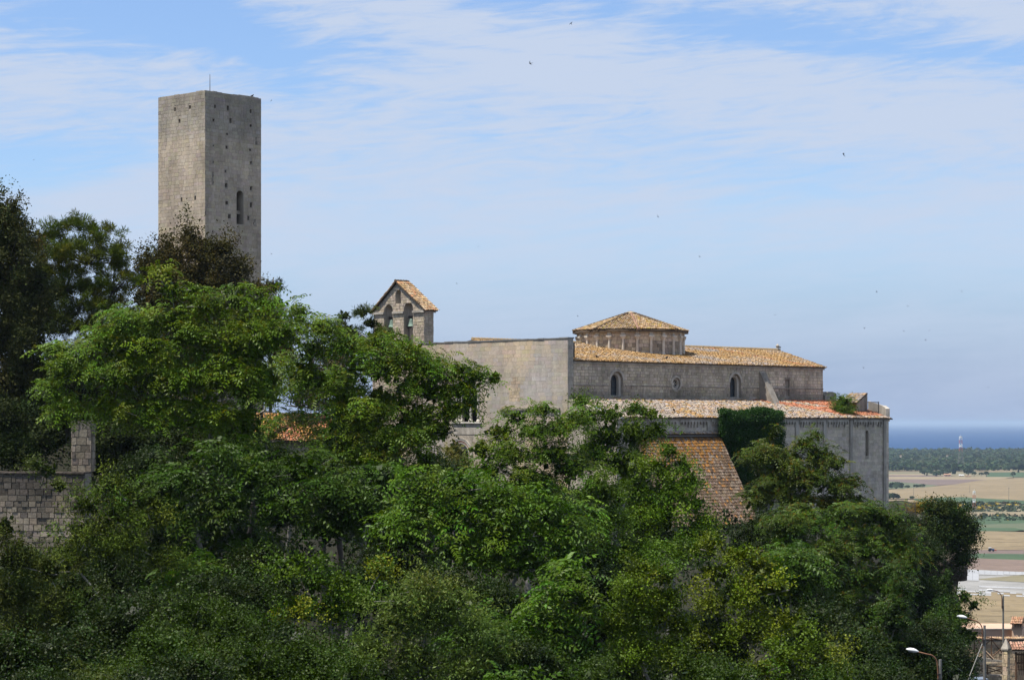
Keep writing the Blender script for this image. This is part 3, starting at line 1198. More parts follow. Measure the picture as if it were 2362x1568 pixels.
    def cf2(u, v):
        s, f = u + s0, v / Ls
        k = nz(s, v, 4.0, 0.32) + 0.5 * nz(s, v, 8.0, 0.9) + 0.35 * sstep(0.15, 0.5, f) - 0.25
        k += 0.35 * (1 - sstep(4, 11, s)) + 0.15 * sstep(28, 36, s)
        if abs(s + v * 0.02 - 33.0) < 0.25 and random.random() < 0.8:
            return pick(RED)
        if random.random() < sstep(-0.35, 0.45, k):
            return pick(LICH, 0.07)
        return pickp(OLD + PALE[:2], s, v, 0.06, 0.25)
    tiles(roof, e0 + V.cross(E1).normalized() * 0 + UP * 0.0, E1, V, pos, cf2, 60, lambda u, v: v + 0.02 * abs(u - 12))
    # ridge
    mb = MB()
    s = s0 + 0.1
    while s < S_R - 0.1:
        mb.tube([cp(s, T_R, Z_R + 0.10), cp(s + 0.43, T_R, Z_R + 0.08)], [0.15, 0.12], 7)
        s += 0.36
    mb.build('ridge_tiles', mk_mat('ridge_tile', (0.42, 0.31, 0.17), 0.9, 0.35, 3), church)
    mb = MB()
    p = cp(S_R - 0.15, T_R, Z_R + 0.1)
    mb.lathe(p, [(0.22, 0), (0.22, 0.1), (0.1, 0.16), (0.16, 0.28), (0.2, 0.4), (0.1, 0.52), (0.03, 0.6)], 8)
    mb.box(p + E1 * 0.1 + UP * 0.18, E1 * 0.45, E2 * 0.16, UP * 0.16)
    mb.build('finial', M['cornice'], church)


build_nave()


def build_drum():
    tc_ = 10.3
    sc_ = s_at(1454, tc_)
    c = cp(sc_, tc_)
    R = 4.92
    ze = zat(760.5, c.y - R)
    zb = 5.0
    za = zat(722, c.y)
    nseg = 48
    mb = MB()
    mb.lathe(Vector((c.x, c.y, 0)), [(R - 0.06, zb), (R - 0.06, ze)], nseg)
    wall = mb.build('drum_wall', M['mortar_dark'], church)
    mb = MB()
    mb.lathe(Vector((c.x, c.y, 0)), [(R + 0.16, zb), (R + 0.16, 6.05), (R + 0.02, 6.12)], nseg)
    mb.build('drum_plinth', M['cornice'], church)
    cols = 24
    ztop = ze - 0.08
    zcap = zat(777, c.y - R)
    cap_me = None
    for k in range(cols):
        ang = -math.pi / 2 + rad(4) + 2 * math.pi * k / cols
        if math.sin(ang) > 0.35:
            continue
        d = Vector((math.cos(ang), math.sin(ang), 0))
        q = Vector((-d.y, d.x, 0))
        p = Vector((c.x, c.y, 0)) + d * (R + 0.02)
        mb = MB()
        mb.lathe(p + UP * 6.13, [(0.2, 0), (0.2, 0.1), (0.13, 0.2), (0.125, zcap - 6.13 - 0.25), (0.14, zcap - 6.13 - 0.2), (0.24, zcap - 6.13 + .02)], 8)
        col_ = mb.build('half_column', M['column_stone'], church)
        mb = MB()
        mb.box(p - d * 0.2 - q * 0.26 + UP * (zcap + .022), d * 0.42, q * 0.52, UP * 0.16)
        mb.build('capital', M['column_stone'], col_)
        mb = MB()
        mb.box(p - d * 0.22 - q * 0.16 + UP * (zcap + 0.185), d * 0.3, q * 0.32, UP * (ztop - zcap - 0.19))
        mb.build('pilaster_strip', M['column_stone'], col_)
        # dressed stones of the bay to the right
        a0, a1 = ang + 0.028, ang + 2 * math.pi / cols - 0.028
        P0 = Vector((c.x + (R - .055) * math.cos(a0), c.y + (R - .055) * math.sin(a0), 6.14))
        P1 = Vector((c.x + (R - .055) * math.cos(a1), c.y + (R - .055) * math.sin(a1), 6.14))
        u = (P1 - P0).normalized()
        nn = Vector((u.y, -u.x, 0))
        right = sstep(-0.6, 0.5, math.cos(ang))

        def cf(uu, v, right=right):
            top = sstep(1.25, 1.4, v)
            lo = lerp((0.30, 0.265, 0.22), (0.21, 0.19, 0.165), right)  # shading of the drum's right side put into the stone colour
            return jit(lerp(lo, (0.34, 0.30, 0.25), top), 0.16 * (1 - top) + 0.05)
        bulge = R * (1 - math.cos((a1 - a0) / 2))
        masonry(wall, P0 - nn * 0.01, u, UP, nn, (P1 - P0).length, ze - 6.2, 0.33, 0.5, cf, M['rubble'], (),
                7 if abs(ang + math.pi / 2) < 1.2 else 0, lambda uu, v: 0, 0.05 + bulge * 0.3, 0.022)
    # octagonal tiled roof, one hip turned just right of the viewer
    Ro = 5.42
    zo = ze - 0.02
    a_off = -math.pi / 2 + rad(4.5)
    mb = MB()
    corners = [Vector((c.x + Ro * math.cos(a_off + k * math.pi / 4), c.y + Ro * math.sin(a_off + k * math.pi / 4), zo)) for k in range(8)]
    # the eaves are nearly round: push the middle of each side out
    apex = Vector((c.x, c.y, za))
    for k in range(8):
        A, B = corners[k], corners[(k + 1) % 8]
        mid = (A + B) / 2
        dirm = Vector((mid.x - c.x, mid.y - c.y, 0)).normalized()
        mid2 = Vector((c.x, c.y, zo)) + dirm * (Ro - 0.1)
        mb.poly([A, mid2, apex])
        mb.poly([mid2, B, apex])
        mb.poly([A - UP * .16, apex - UP * .16, mid2 - UP * .16])
        mb.poly([mid2 - UP * .16, apex - UP * .16, B - UP * .16])
        mb.poly([A, A - UP * .16, mid2 - UP * .16, mid2])
        mb.poly([mid2, mid2 - UP * .16, B - UP * .16, B])
    roof = mb.build('drum_roof', M['tile_bed'], church)
    mid_h = Ro * math.cos(math.pi / 8)
    for k in range(8):
        A, B = corners[k], corners[(k + 1) % 8]
        ma = a_off + (k + 0.5) * math.pi / 4
        if math.sin(ma) > 0.5:
            continue
        dirm = Vector((math.cos(ma), math.sin(ma), 0))
        U = (B - A).normalized()
        foot = Vector((c.x, c.y, zo)) + dirm * (Ro - 0.1)
        V = (apex - foot)
        Ls = V.length
        V.normalize()
        half = (B - A).length / 2
        pos = []
        for i in range(-12, 13):
            for j in range(-1, int(Ls / 0.35)):
                u, v = i * 0.215, 0.35 * j + 0.2
                f = v / Ls
                lim = half * (1 - f)
                edge = (Ro - 0.1) - math.sqrt(max((Ro) ** 2 - u * u, 0))
                if v < edge - 0.02:
                    continue
                if abs(u) < lim - 0.06:
                    pos.append((u, v))
        tiles(roof, foot + UP * 0.005, U, V, pos,
              lambda u, v: pickp(OLD + [(0.58, 0.44, 0.27), (0.6, 0.5, 0.36)], u, v, 0.12, .5) if random.random() < 0.85 else pick([(0.42, 0.34, 0.1), (0.5, 0.33, 0.1)]),
              75 if math.sin(ma) < -0.85 else 0, lambda u, v: v)
        # eave row follows the round edge
        # hip tiles
        hd = (apex - A)
        nt = int(hd.length / 0.3)
        mb = MB()
        for i in range(nt):
            p = A + hd * (i / nt) + UP * 0.09
            mb.tube([p, p + hd.normalized() * 0.36 - UP * 0.01], [0.14, 0.11], 6)
        mb.build('hip_tiles', mk_mat('hip_tile', (0.36, 0.22, 0.15), 0.9, 0.35, 4) if k == 0 else M['tile_bed'], roof)
    mb = MB()
    mb.lathe(apex - UP * 0.22, [(0.42, 0), (0.46, 0.2), (0.44, 0.3), (0.2, 0.36)], 10)
    mb.build('roof_cap', mk_mat('cap_stone', (0.5, 0.43, 0.31), 0.9, 0.3, 4), roof)
    mb = MB()
    mb.lathe(Vector((c.x, c.y, 0)), [(R + 0.08, ze - 0.2), (R + 0.16, ze - 0.17)], nseg)
    mb.build('cornice', M['cornice'], church)


build_drum()


def build_aisle():
    n = -E2
    zb = -9.5
    zt = Z_A1 - 0.12
    s0 = 0.1
    sl = s_at(1998.8, T_A)
    slz0, slz1 = zst(1051, sl, T_A), zst(992, sl, T_A)
    slw = 0.5
    mb = MB()
    mb.prism(cp(0, T_A), E1, UP, n, [(s0, zb), (S_AEND, zb), (S_AEND, zt), (s0, zt)], [arch_loop(sl, slw, slz0, slz1)], 0.8)
    mb.prism(cp(S_AEND, T_A), E2, UP, E1, [(.003, zb), (14, zb), (14, Z_A1 + 0.6), (.003, zt)], [], 0.8)
    wall = mb.build('aisle_wall', M['mortar'], church)
    cf = lambda u, v: jit(lerp((0.43, 0.40, 0.35), (0.35, 0.33, 0.295), min(max(0.4 + nz(u, v * 0.6, 6.0, 0.3), 0), 1)), 0.08)
    masonry(wall, cp(s0, T_A, zb + 1.0), E1, UP, n, S_AEND - s0, zt - zb - 1.0, 0.3, 0.52, cf, M['ashlar'],
            [(sl - slw / 2 - .02 - s0, slz0 - zb - 1.0, sl + slw / 2 + .02 - s0, slz1 - zb - 1.0)], 60, lambda u, v: abs(u - 35) + abs(v - 6), 0.014, 0.012)
    mb = MB()
    mb.prism(cp(0, T_A + 0.3), E1, UP, n, arch_loop(sl, slw - .004, slz0 + .002, slz1 - .002), [arch_loop(sl + .0, slw * 0.4, slz0 + .1, slz1 - .15)], 0.2)
    f = mb.build('slit_window', M['cornice'], church)
    mb = MB()
    mb.box(cp(sl - slw, T_A + 0.6, slz0 - .1), E1 * slw * 2, E2 * 0.05, UP * (slz1 - slz0 + .2))
    mb.build('pane', M['dark'], f)
    # pilaster strips and the hanging arches between them
    ps = [s_at(px, T_A) for px in (1835.6, 1899.6, 1961, 2038)]
    d = ps[1] - ps[0]
    k = 1
    while ps[0] - d > 2:
        ps.insert(0, ps[0] - d)
    ps = [S_AEND - 0.32 if abs(p - S_AEND) < 0.2 else p for p in ps]
    zc = zt - 0.55
    for p in ps:
        mb = MB()
        mb.box(cp(p - 0.2, T_A - 0.15, zb), E1 * 0.4, E2 * 0.147, UP * (zt - zb - 0.02))
        mb.build('pilaster', M['cornice'], church)
    mb = MB()
    w, a = 0.40, None
    pts = [(0, 0.42), (0, 0.0), (0.07, 0.0)]
    for i in range(9):
        t = math.pi - math.pi * i / 8
        pts.append((0.2 + 0.13 * math.cos(t), 0.12 + 0.13 * math.sin(t)))
    pts += [(0.33, 0.0), (0.396, 0.0), (0.396, 0.42)]
    mb.prism(Vector((0, 0, 0)), E1, UP, n, pts, [], 0.22)
    arch_me = mb.mesh('corbel_arch')
    arch_me.materials.append(M['cornice'])
    mb = MB()
    mb.box(Vector((0, 0, 0)), E1 * 0.13, -n * 0.14, UP * -0.24)
    drop_me = mb.mesh('corbel')
    drop_me.materials.append(M['cornice'])
    bounds = [s0] + ps + [S_AEND]
    for a, b in zip(bounds[:-1], bounds[1:]):
        x = a + 0.24
        i = 0
        while x + 0.4 < b - 0.2:
            if x > s_at(1490, T_A):
                o = bpy.data.objects.new('corbel_arch', arch_me)
                link(o, wall)
                o.location = cp(x, T_A - 0.223, zc)
                if random.random() < 0.6:
                    q = bpy.data.objects.new('corbel', drop_me)
                    link(q, wall)
                    q.location = cp(x + 0.335, T_A - 0.15, zc)
            x += 0.40
    mb = MB()
    mb.box(cp(s0, T_A - 0.28, zt - 0.11), E1 * (S_AEND - s0 + .28), E2 * 0.277, UP * 0.1)
    mb.build('cornice', M['mortar_dark'], church)
    # roof
    slope = (Z_A0 - Z_A1) / (-T_A)
    eo = 0.32
    th = 0.06
    se = S_END + 0.1
    q = [cp(0.7, T_A - eo, Z_A1 - eo * slope), cp(S_AEND + 0.15, T_A - eo, Z_A1 - eo * slope), cp(S_AEND + .15, 0, Z_A0), cp(0.7, 0, Z_A0)]
    q[2] = cp(S_AEND - 0.6, -0.005, Z_A0)
    q[3] = cp(0.7, -0.005, Z_A0)
    lo = [p - UP * th for p in q]
    mb = MB()
    mb.poly(q)
    mb.poly(lo[::-1])
    for i in range(4):
        j = (i + 1) % 4
        mb.poly([q[i], lo[i], lo[j], q[j]])
    roof = mb.build('aisle_roof', M['tile_bed'], church)
    V = (q[3] - q[0]).normalized()
    Ls = (q[3] - q[0]).length
    pos = []
    for j in range(int(Ls / 0.36)):
        v = -0.07 + 0.36 * j
        for i in range(int((S_AEND - 0.75) / 0.222)):
            pos.append((0.1 + 0.222 * i, v))
    sR0, sR1 = s_at(1712, -0.5), s_at(1985, T_A + 0.5)

    def cf2(u, v):
        s, f = u + 0.7, v / Ls
        edge = sR0 + (sR1 - sR0) * (1 - f) ** 0.9 - 2.0 * (1 - f)
        if s > edge + 0.6 * nz(s, v, 1.0, 0.7) and f > 0.07 and not (abs(s - edge - 6.2 + 3 * f) < 1.0 and f > .55):
            return pick(RED + [(0.58, 0.30, 0.2)], 0.12)
        k = nz(s, v, 14.0, 0.3) + 0.4 * nz(s, v, 2.0, 1.0)
        orange = math.exp(-((s - 8.2 - 2.5 * (1 - f)) / 1.5) ** 2) + 0.3 * math.exp(-((s - 10) / 4) ** 2)
        if random.random() < 0.75 * orange * sstep(-0.4, 0.3, k) or random.random() < 0.012:
            return pick(LICH, 0.07)
        if random.random() < sstep(10, 16, s) * 0.3:
            return pickp(OLD, s, v, 0.1, 0.5)
        return pickp(PALE, s, v, 0.075, 0.4)
    tiles(roof, q[0], E1, V, pos, cf2, 60, lambda u, v: abs(u - 24) * 0.1 + v, jit=1.7)
    # end blocks, little stair roof, railing, parapet
    mb = MB()
    a, b = s_at(1902.5, 1.5), s_at(1920, 1.5)
    zz0, zz1 = Z_A0 - 1, zst(903, a, 1.5)
    mb.prism(cp(0, 1.5), E1, UP, n, [(a, zz0), (b + .6, zz0), (b + .6, zz1 - .15), (b, zz1), (a + .45, zz1), (a, zz1 - .35)], [], 1.2)
    mb.build('end_pier', M['mortar_dark'], church)
    a, b = s_at(1975, -3.9), s_at(2000, -3.9)
    z1 = zst(906, b, -3.9)
    zl = Z_A1 - 0.3
    mb = MB()
    mb.prism(cp(0, -3.9), E1, UP, n, [(a, zl), (b, zl), (b, z1), (a, z1 - (b - a) * 0.55)], [], 1.7)
    blk = mb.build('stair_turret', M['mortar_dark'], church)
    ev = cp(a - 0.25, -4.05, z1 - (b - a + .25) * 0.55 + 0.003)
    Vs = (cp(b, -4.05, z1) - cp(a, -4.05, z1 - (b - a) * 0.55)).normalized()
    mb = MB()
    mb.box(ev, E2 * 2.0, Vs * 2.05, E2.cross(Vs) * (0.1 if E2.cross(Vs).z > 0 else -0.1))
    sr = mb.build('turret_roof', M['tile_bed'], church)
    tiles(sr, ev + UP * 0.1, E2, Vs, [(0.12 + .22 * i, 0.36 * j) for i in range(9) for j in range(5)], lambda u, v: pick(PALE + OLD), 25, lambda u, v: 0)
    mb = MB()
    ra, rb = s_at(2000, -4.3), s_at(2026, -4.3)
    zr0, zr1 = zst(952, ra, -4.3), zst(927, ra, -4.3)
    mb.tube([cp(ra, -4.3, zr1), cp(rb, -4.3, zr1)], 0.03, 5)
    mb.tube([cp(ra, -4.3, zr0 + .1), cp(rb, -4.3, zr0 + .1)], 0.025, 5)
    mb.tube([cp(rb, -4.3, zr0 - .2), cp(rb, -4.3, zr1 + .05)], 0.045, 5)
    nb = 16
    for i in range(nb):
        s = ra + (rb - ra) * i / nb
        mb.tube([cp(s, -4.3, zr0), cp(s, -4.3, zr1)], 0.012, 4, False)
    mb.build('railing', M['iron'], church)
    mb = MB()
    mb.box(cp(ra, -3.8, Z_A1 + .05), E1 * (rb - ra), E2 * 1.5, UP * 0.32)
    mb.build('terrace_floor', mk_mat('terracotta_floor', (0.42, 0.17, 0.11), 0.9, 0.25, 3), church)
    mb = MB()
    pa, pb, pcn = s_at(2002, -2.2), s_at(2034, -3.6), s_at(2043, -5.0)
    zp = zst(932, pb, -3)
    for (A, ta, B, tb2, za_, zb2) in ((pa, -2.2, pb, -3.6, zst(925, pa, -2.2), zst(935, pb, -3.6)), (pb, -3.6, pcn, -5.0, zst(935, pb, -3.6), zst(942, pcn, -5.0))):
        P, Q = cp(A, ta), cp(B, tb2)
        u = (Q - P)
        ln = u.length
        u.normalize()
        nn = Vector((u.y, -u.x, 0))
        mb.prism(P, u, UP, nn, [(0, Z_A1 - 0.4), (ln, Z_A1 - 0.4), (ln, zb2), (0, za_)], [], 0.35)
    mb.build('parapet', M['cornice'], church)


build_aisle()


# ------------------------------------------------------------------ low building with the big tiled roof
def build_annex():
    sA = s_at(1660, T_A - 0.2)
    P1 = cp(sA, T_A - 0.2)
    P1.z = zat(1006, P1.y)
    dY = 9.2
    k = (1749 - CX) / FL
    P2 = Vector((k * (P1.y - dY), P1.y - dY, zat(1206, P1.y - dY)))
    L_ = 11.0
    A, B = P1 - E1 * L_, P2 - E1 * L_
    zb = -15.0
    root = thing('annex_building', (P2 + B) / 2 * 1.0 - UP * 5, 'low building under a big lichen-orange tiled lean-to roof beside the ivy', 'building')
    mb = MB()
    top = [P2, P1, A, B]
    lo = [p - UP * 0.18 for p in top]
    mb.poly(top)
    mb.poly(lo[::-1])
    for i in range(4):
        j = (i + 1) % 4
        mb.poly([top[i], lo[i], lo[j], top[j]])
    roof = mb.build('roof', M['tile_bed'], root)
    V = P1 - P2
    Ls = V.length
    V.normalize()
    pos = []
    nj = int(Ls / 0.40)
    for j in range(nj):
        for i in range(int(L_ / 0.225)):
            pos.append((-(0.08 + i * 0.225), -0.08 + 0.40 * j))

    def cf(u, v):
        f = v / Ls
        kk = sstep(0.5, 0.95, f + 0.25 * nz(u, v, 3.0, 0.4))
        if random.random() < 0.7 * kk:
            return pick([(0.30, 0.15, 0.035), (0.25, 0.13, 0.035), (0.23, 0.12, 0.04)], 0.2)
        r = random.random()
        if r < 0.05:
            return pick([(0.36, 0.19, 0.07)])
        return pickp([(0.195, 0.15, 0.11), (0.155, 0.108, 0.075), (0.225, 0.18, 0.14), (0.14, 0.097, 0.068), (0.165, 0.11, 0.066)], u, v, 0.13, 0.5)
    tiles(roof, P2, E1, V, pos, cf, 300, lambda u, v: -u * 0.6 + abs(v - Ls * 0.45) * 0.8, sc=1.08)
    mb = MB()
    mb.box(A + UP * 0.02 - E2 * 0.12, E1 * L_, -E2 * -0.3, UP * 0.42)
    mb.build('flashing', M['lead'], root)
    w1, w2 = P2 + Vector((-0.5, 0.5, 0)), B + Vector((-0.5, 0.5, 0))
    mb = MB()
    mb.box(Vector((w2.x, w2.y, zb)), E1 * L_, Vector((-.3, .5, 0)), UP * (P2.z - 0.3 - zb))
    e = P1 - P2
    mb.prism(Vector((w1.x, w1.y, 0)), Vector((e.x, e.y, 0)).normalized(), UP, Vector((e.y, -e.x, 0)).normalized(),
             [(0.6, zb), (9.0, zb), (9.0, P1.z - 0.5), (0.6, P2.z - 0.3)], [], 0.4)
    mb.build('wall', M['mortar_dark'], root)
    # narrow tiled ledge on the church wall above
    za = zat(999, P1.y)
    la = cp(sA - L_, T_A - 0.42, za - 0.12)
    Vn = (cp(0, 0.3, 0.22) - cp(0, 0, 0)).normalized()
    mb = MB()
    mb.box(cp(sA - L_, T_A - 0.42, za - 0.13), E1 * (L_ + .3), Vn * 0.42, (E1.cross(Vn)) * 0.08)
    led = mb.build('tiled_ledge', M['tile_bed'], church)
    tiles(led, la + UP * 0.06, E1, Vn, [(0.1 + 0.21 * i, -0.05) for i in range(int(L_ / .21))], lambda u, v: pick(PALE[:2] + OLD[2:], 0.2), 0)


build_annex()


# ------------------------------------------------------------------ house with a bright tiled roof seen through the branches
def build_house():
    Y = 168.0
    A, B = at(590, 1018, Y), at(780, 1018, Y)
    root = thing('tiled_house', (A + B) / 2 - UP * 5, 'house with bright orange tiled roof half hidden behind thin trunks', 'house')
    top0, top1 = at(582, 951, Y + 6.0), at(772, 953, Y + 6.0)
    mb = MB()
    for q in ([A, B, top1, top0], [top0, top1, top1 + Vector((0, 6, -2)), top0 + Vector((0, 6, -2))]):
        lo = [p - UP * 0.2 for p in q]
        mb.poly(q)
        mb.poly(lo[::-1])
        for i in range(4):
            j = (i + 1) % 4
            mb.poly([q[i], lo[i], lo[j], q[j]])
    roof = mb.build('roof', M['tile_bed'], root)
    U = (B - A).normalized()
    V = top0 - A
    Ls = V.length
    V.normalize()
    pos = [(0.1 + 0.23 * i, 0.38 * j) for i in range(int((B - A).length / 0.23)) for j in range(int(Ls / 0.38))]

    def cf(u, v):
        if u < 5 and nz(u, v, 0, 0.5) > -0.25:
            return pick([(0.55, 0.30, 0.08), (0.5, 0.29, 0.12)], 0.2)
        return pick([(0.56, 0.24, 0.11), (0.6, 0.34, 0.2), (0.5, 0.2, 0.1)], 0.2)
    tiles(roof, A, U, V, pos, cf, 40, lambda u, v: abs(u - 4.5) + abs(v - 4), sc=1.05)
    mb = MB()
    mb.box(Vector((A.x + .3, A.y + .4, -9)), U * ((B - A).length - .6), Vector((0, 10, 0)), UP * (A.z - 0.3 + 9))
    mb.build('wall', M['cream'], root)


build_house()


# ------------------------------------------------------------------ old wall and pier at the left
def build_left_wall():
    Y0 = 131.0
    zt0, zt1 = zat(1095, Y0 + 1.5), zat(1090, Y0)
    a = at(-60, 1095, Y0 + 1.6)
    b = at(196, 1090, Y0)
    u = Vector((b.x - a.x, b.y - a.y, 0))
    ln = u.length
    u.normalize()
    n = Vector((u.y, -u.x, 0))
    H = 7.0
    zt = zat(1092, Y0 + .5)
    root = thing('stone_wall', Vector((a.x + b.x, a.y + b.y, 0)) / 2 + UP * (zt - H), 'old block retaining wall with dark stains at the left edge', 'wall')
    mb = MB()
    o = Vector((a.x, a.y, zt - H))
    mb.box(o - n * 0.9, u * ln, n * 0.88, UP * H)
    core = mb.build('wall_core', M['mortar_dark'], root)

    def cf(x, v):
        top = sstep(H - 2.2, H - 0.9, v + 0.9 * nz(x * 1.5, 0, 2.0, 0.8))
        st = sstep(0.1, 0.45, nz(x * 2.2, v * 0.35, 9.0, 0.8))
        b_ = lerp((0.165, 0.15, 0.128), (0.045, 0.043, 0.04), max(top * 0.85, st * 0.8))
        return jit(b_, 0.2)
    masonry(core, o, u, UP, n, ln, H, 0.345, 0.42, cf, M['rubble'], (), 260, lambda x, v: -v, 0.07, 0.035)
    mb = MB()
    x = 0
    while x < ln:
        w = random.uniform(0.8, 1.6)
        mb.box(o + UP * H - n * 1.0 + u * x, u * (min(w, ln - x) - .02), n * 1.12, UP * random.uniform(0.09, 0.13))
        x += w
    mb.build('coping', M['tufa'], root)
    # the pier on top
    pa, pb = at(166, 1090, Y0 + 0.9), at(211, 1090, Y0 + 0.9)
    root = thing('stone_pillar', Vector(((pa.x + pb.x) / 2, pa.y + .4, zt + .1)), 'free standing square pillar of pale stone blocks on the old wall', 'pillar')
    hp = zat(969, Y0 + .9) - (zt + .1)
    w = pb.x - pa.x
    mb = MB()
    mb.box(Vector((pa.x + .01, pa.y, zt + .1)), Vector((w - .02, 0, 0)), Vector((0, 1.0, 0)), UP * (hp - .02))
    core = mb.build('pillar_core', M['mortar_dark'], root)
    cf = lambda x, v: jit(lerp((0.21, 0.185, 0.155), (0.14, 0.127, 0.11), sstep(1.6, 2.6, v)), 0.18)
    masonry(core, Vector((pa.x, pa.y, zt + .1)), Vector((1, 0, 0)), UP, Vector((0, -1, 0)), w, hp, 0.40, 0.40, cf, M['rubble'], (), 60, lambda x, v: 0, 0.06, 0.03)
    masonry(core, Vector((pb.x, pa.y, zt + .1)), Vector((0, 1, 0)), UP, Vector((1, 0, 0)), 1.0, hp, 0.40, 0.42, cf, M['rubble'], (), 30, lambda x, v: 0, 0.06, 0.03)
    masonry(core, Vector((pa.x, pa.y + 1.0, zt + .1)), Vector((0, -1, 0)), UP, Vector((-1, 0, 0)), 1.0, hp, 0.40, 0.42, cf, M['rubble'], (), 30, lambda x, v: 0, 0.06, 0.03)


build_left_wall()


# ------------------------------------------------------------------ cliff below the apse
def rough_block(name, c, half, seed, amp=0.35, nsub=14, mat=None):
    V, F = [], []
    N_ = nsub

    def add(face):
        b = len(V)
        for i in range(N_ + 1):
            for j in range(N_ + 1):
                x, y = -1 + 2 * i / N_, -1 + 2 * j / N_
                p = Vector(face(x, y))
                r = p.length
                p2 = p / max(abs(p.x), abs(p.y), abs(p.z))
                p2 = p2.lerp(p.normalized() * 1.25, 0.45)
                q = Vector((p2.x * half[0], p2.y * half[1], p2.z * half[2]))
                d = mnoise.noise(q * 0.35 + Vector((seed, 0, 0))) + 0.5 * mnoise.noise(q * 0.9 + Vector((seed, 3, 0))) + 0.25 * mnoise.noise(q * 2.2)
                q += p2.normalized() * d * amp
                V.append((c.x + q.x, c.y + q.y, c.z + q.z))
        for i in range(N_):
            for j in range(N_):
                a = b + i * (N_ + 1) + j
                F.append((a, a + N_ + 1, a + N_ + 2, a + 1))
    add(lambda x, y: (x, y, 1))
    add(lambda x, y: (y, x, -1))
    add(lambda x, y: (1, x, y))
    add(lambda x, y: (-1, y, x))
    add(lambda x, y: (y, 1, x))
    add(lambda x, y: (x, -1, y))
    me = fast_mesh(name, np.array(V), np.array(F))
    return obj(name, me, mat or M['tufa'])


o = rough_block('cliff', at(2052, 1440, 215) - UP * 2.0, (5.2, 9, 9.5), 2.0, 1.0, 22)
tag(o, kind='structure')
o = rough_block('rock_ledge', at(2143, 1302, 202), (3.0, 3.0, 1.15), 5.0, 0.6, 16)
tag(o, 'overhanging ledge of bare brown rock below the apse at right', 'rock')


def build_low_wall():
    Y = 204.0
    a, b = at(2070, 1188, Y + 2), at(2124, 1188, Y)
    root = thing('low_wall', Vector(((a.x + b.x) / 2, Y + 1, a.z - 2)), 'low terrace wall with wire fence beside the foot of the apse', 'wall')
    mb = MB()
    u = Vector((b.x - a.x, b.y - a.y, 0))
    mb.box(Vector((a.x, a.y, a.z - 2.4)), u, Vector((0, 0.4, 0)), UP * 2.4)
    mb.build('wall_body', M['tufa'], root)
    mb = MB()
    mb.box(Vector((b.x - .25, b.y - 0.02, b.z - 2.2)), Vector((0.3, 0, 0)), Vector((0, .44, 0)), UP * 2.25)
    mb.build('end_post', M['cornice'], root)
    p0, p1 = at(2072, 1188, Y + 1.9), at(2110, 1187, Y + 1)
    h = 1.0
    for k in range(3):
        mb = MB()
        p = p0.lerp(p1, k / 2)
        mb.tube([p, p + UP * h], 0.035, 5)
        mb.build('fence_post', M['iron'], root)
    mb = MB()
    for k in range(26):
        p = p0.lerp(p1, k / 25)
        mb.tube([p, p + UP * h * 0.95], 0.007, 3, False)
    for k in range(8):
        mb.tube([p0 + UP * (h * k / 8 + .05), p1 + UP * (h * k / 8 + .05)], 0.007, 3, False)
    mb.build('wire_mesh', M['iron'], root)


build_low_wall()

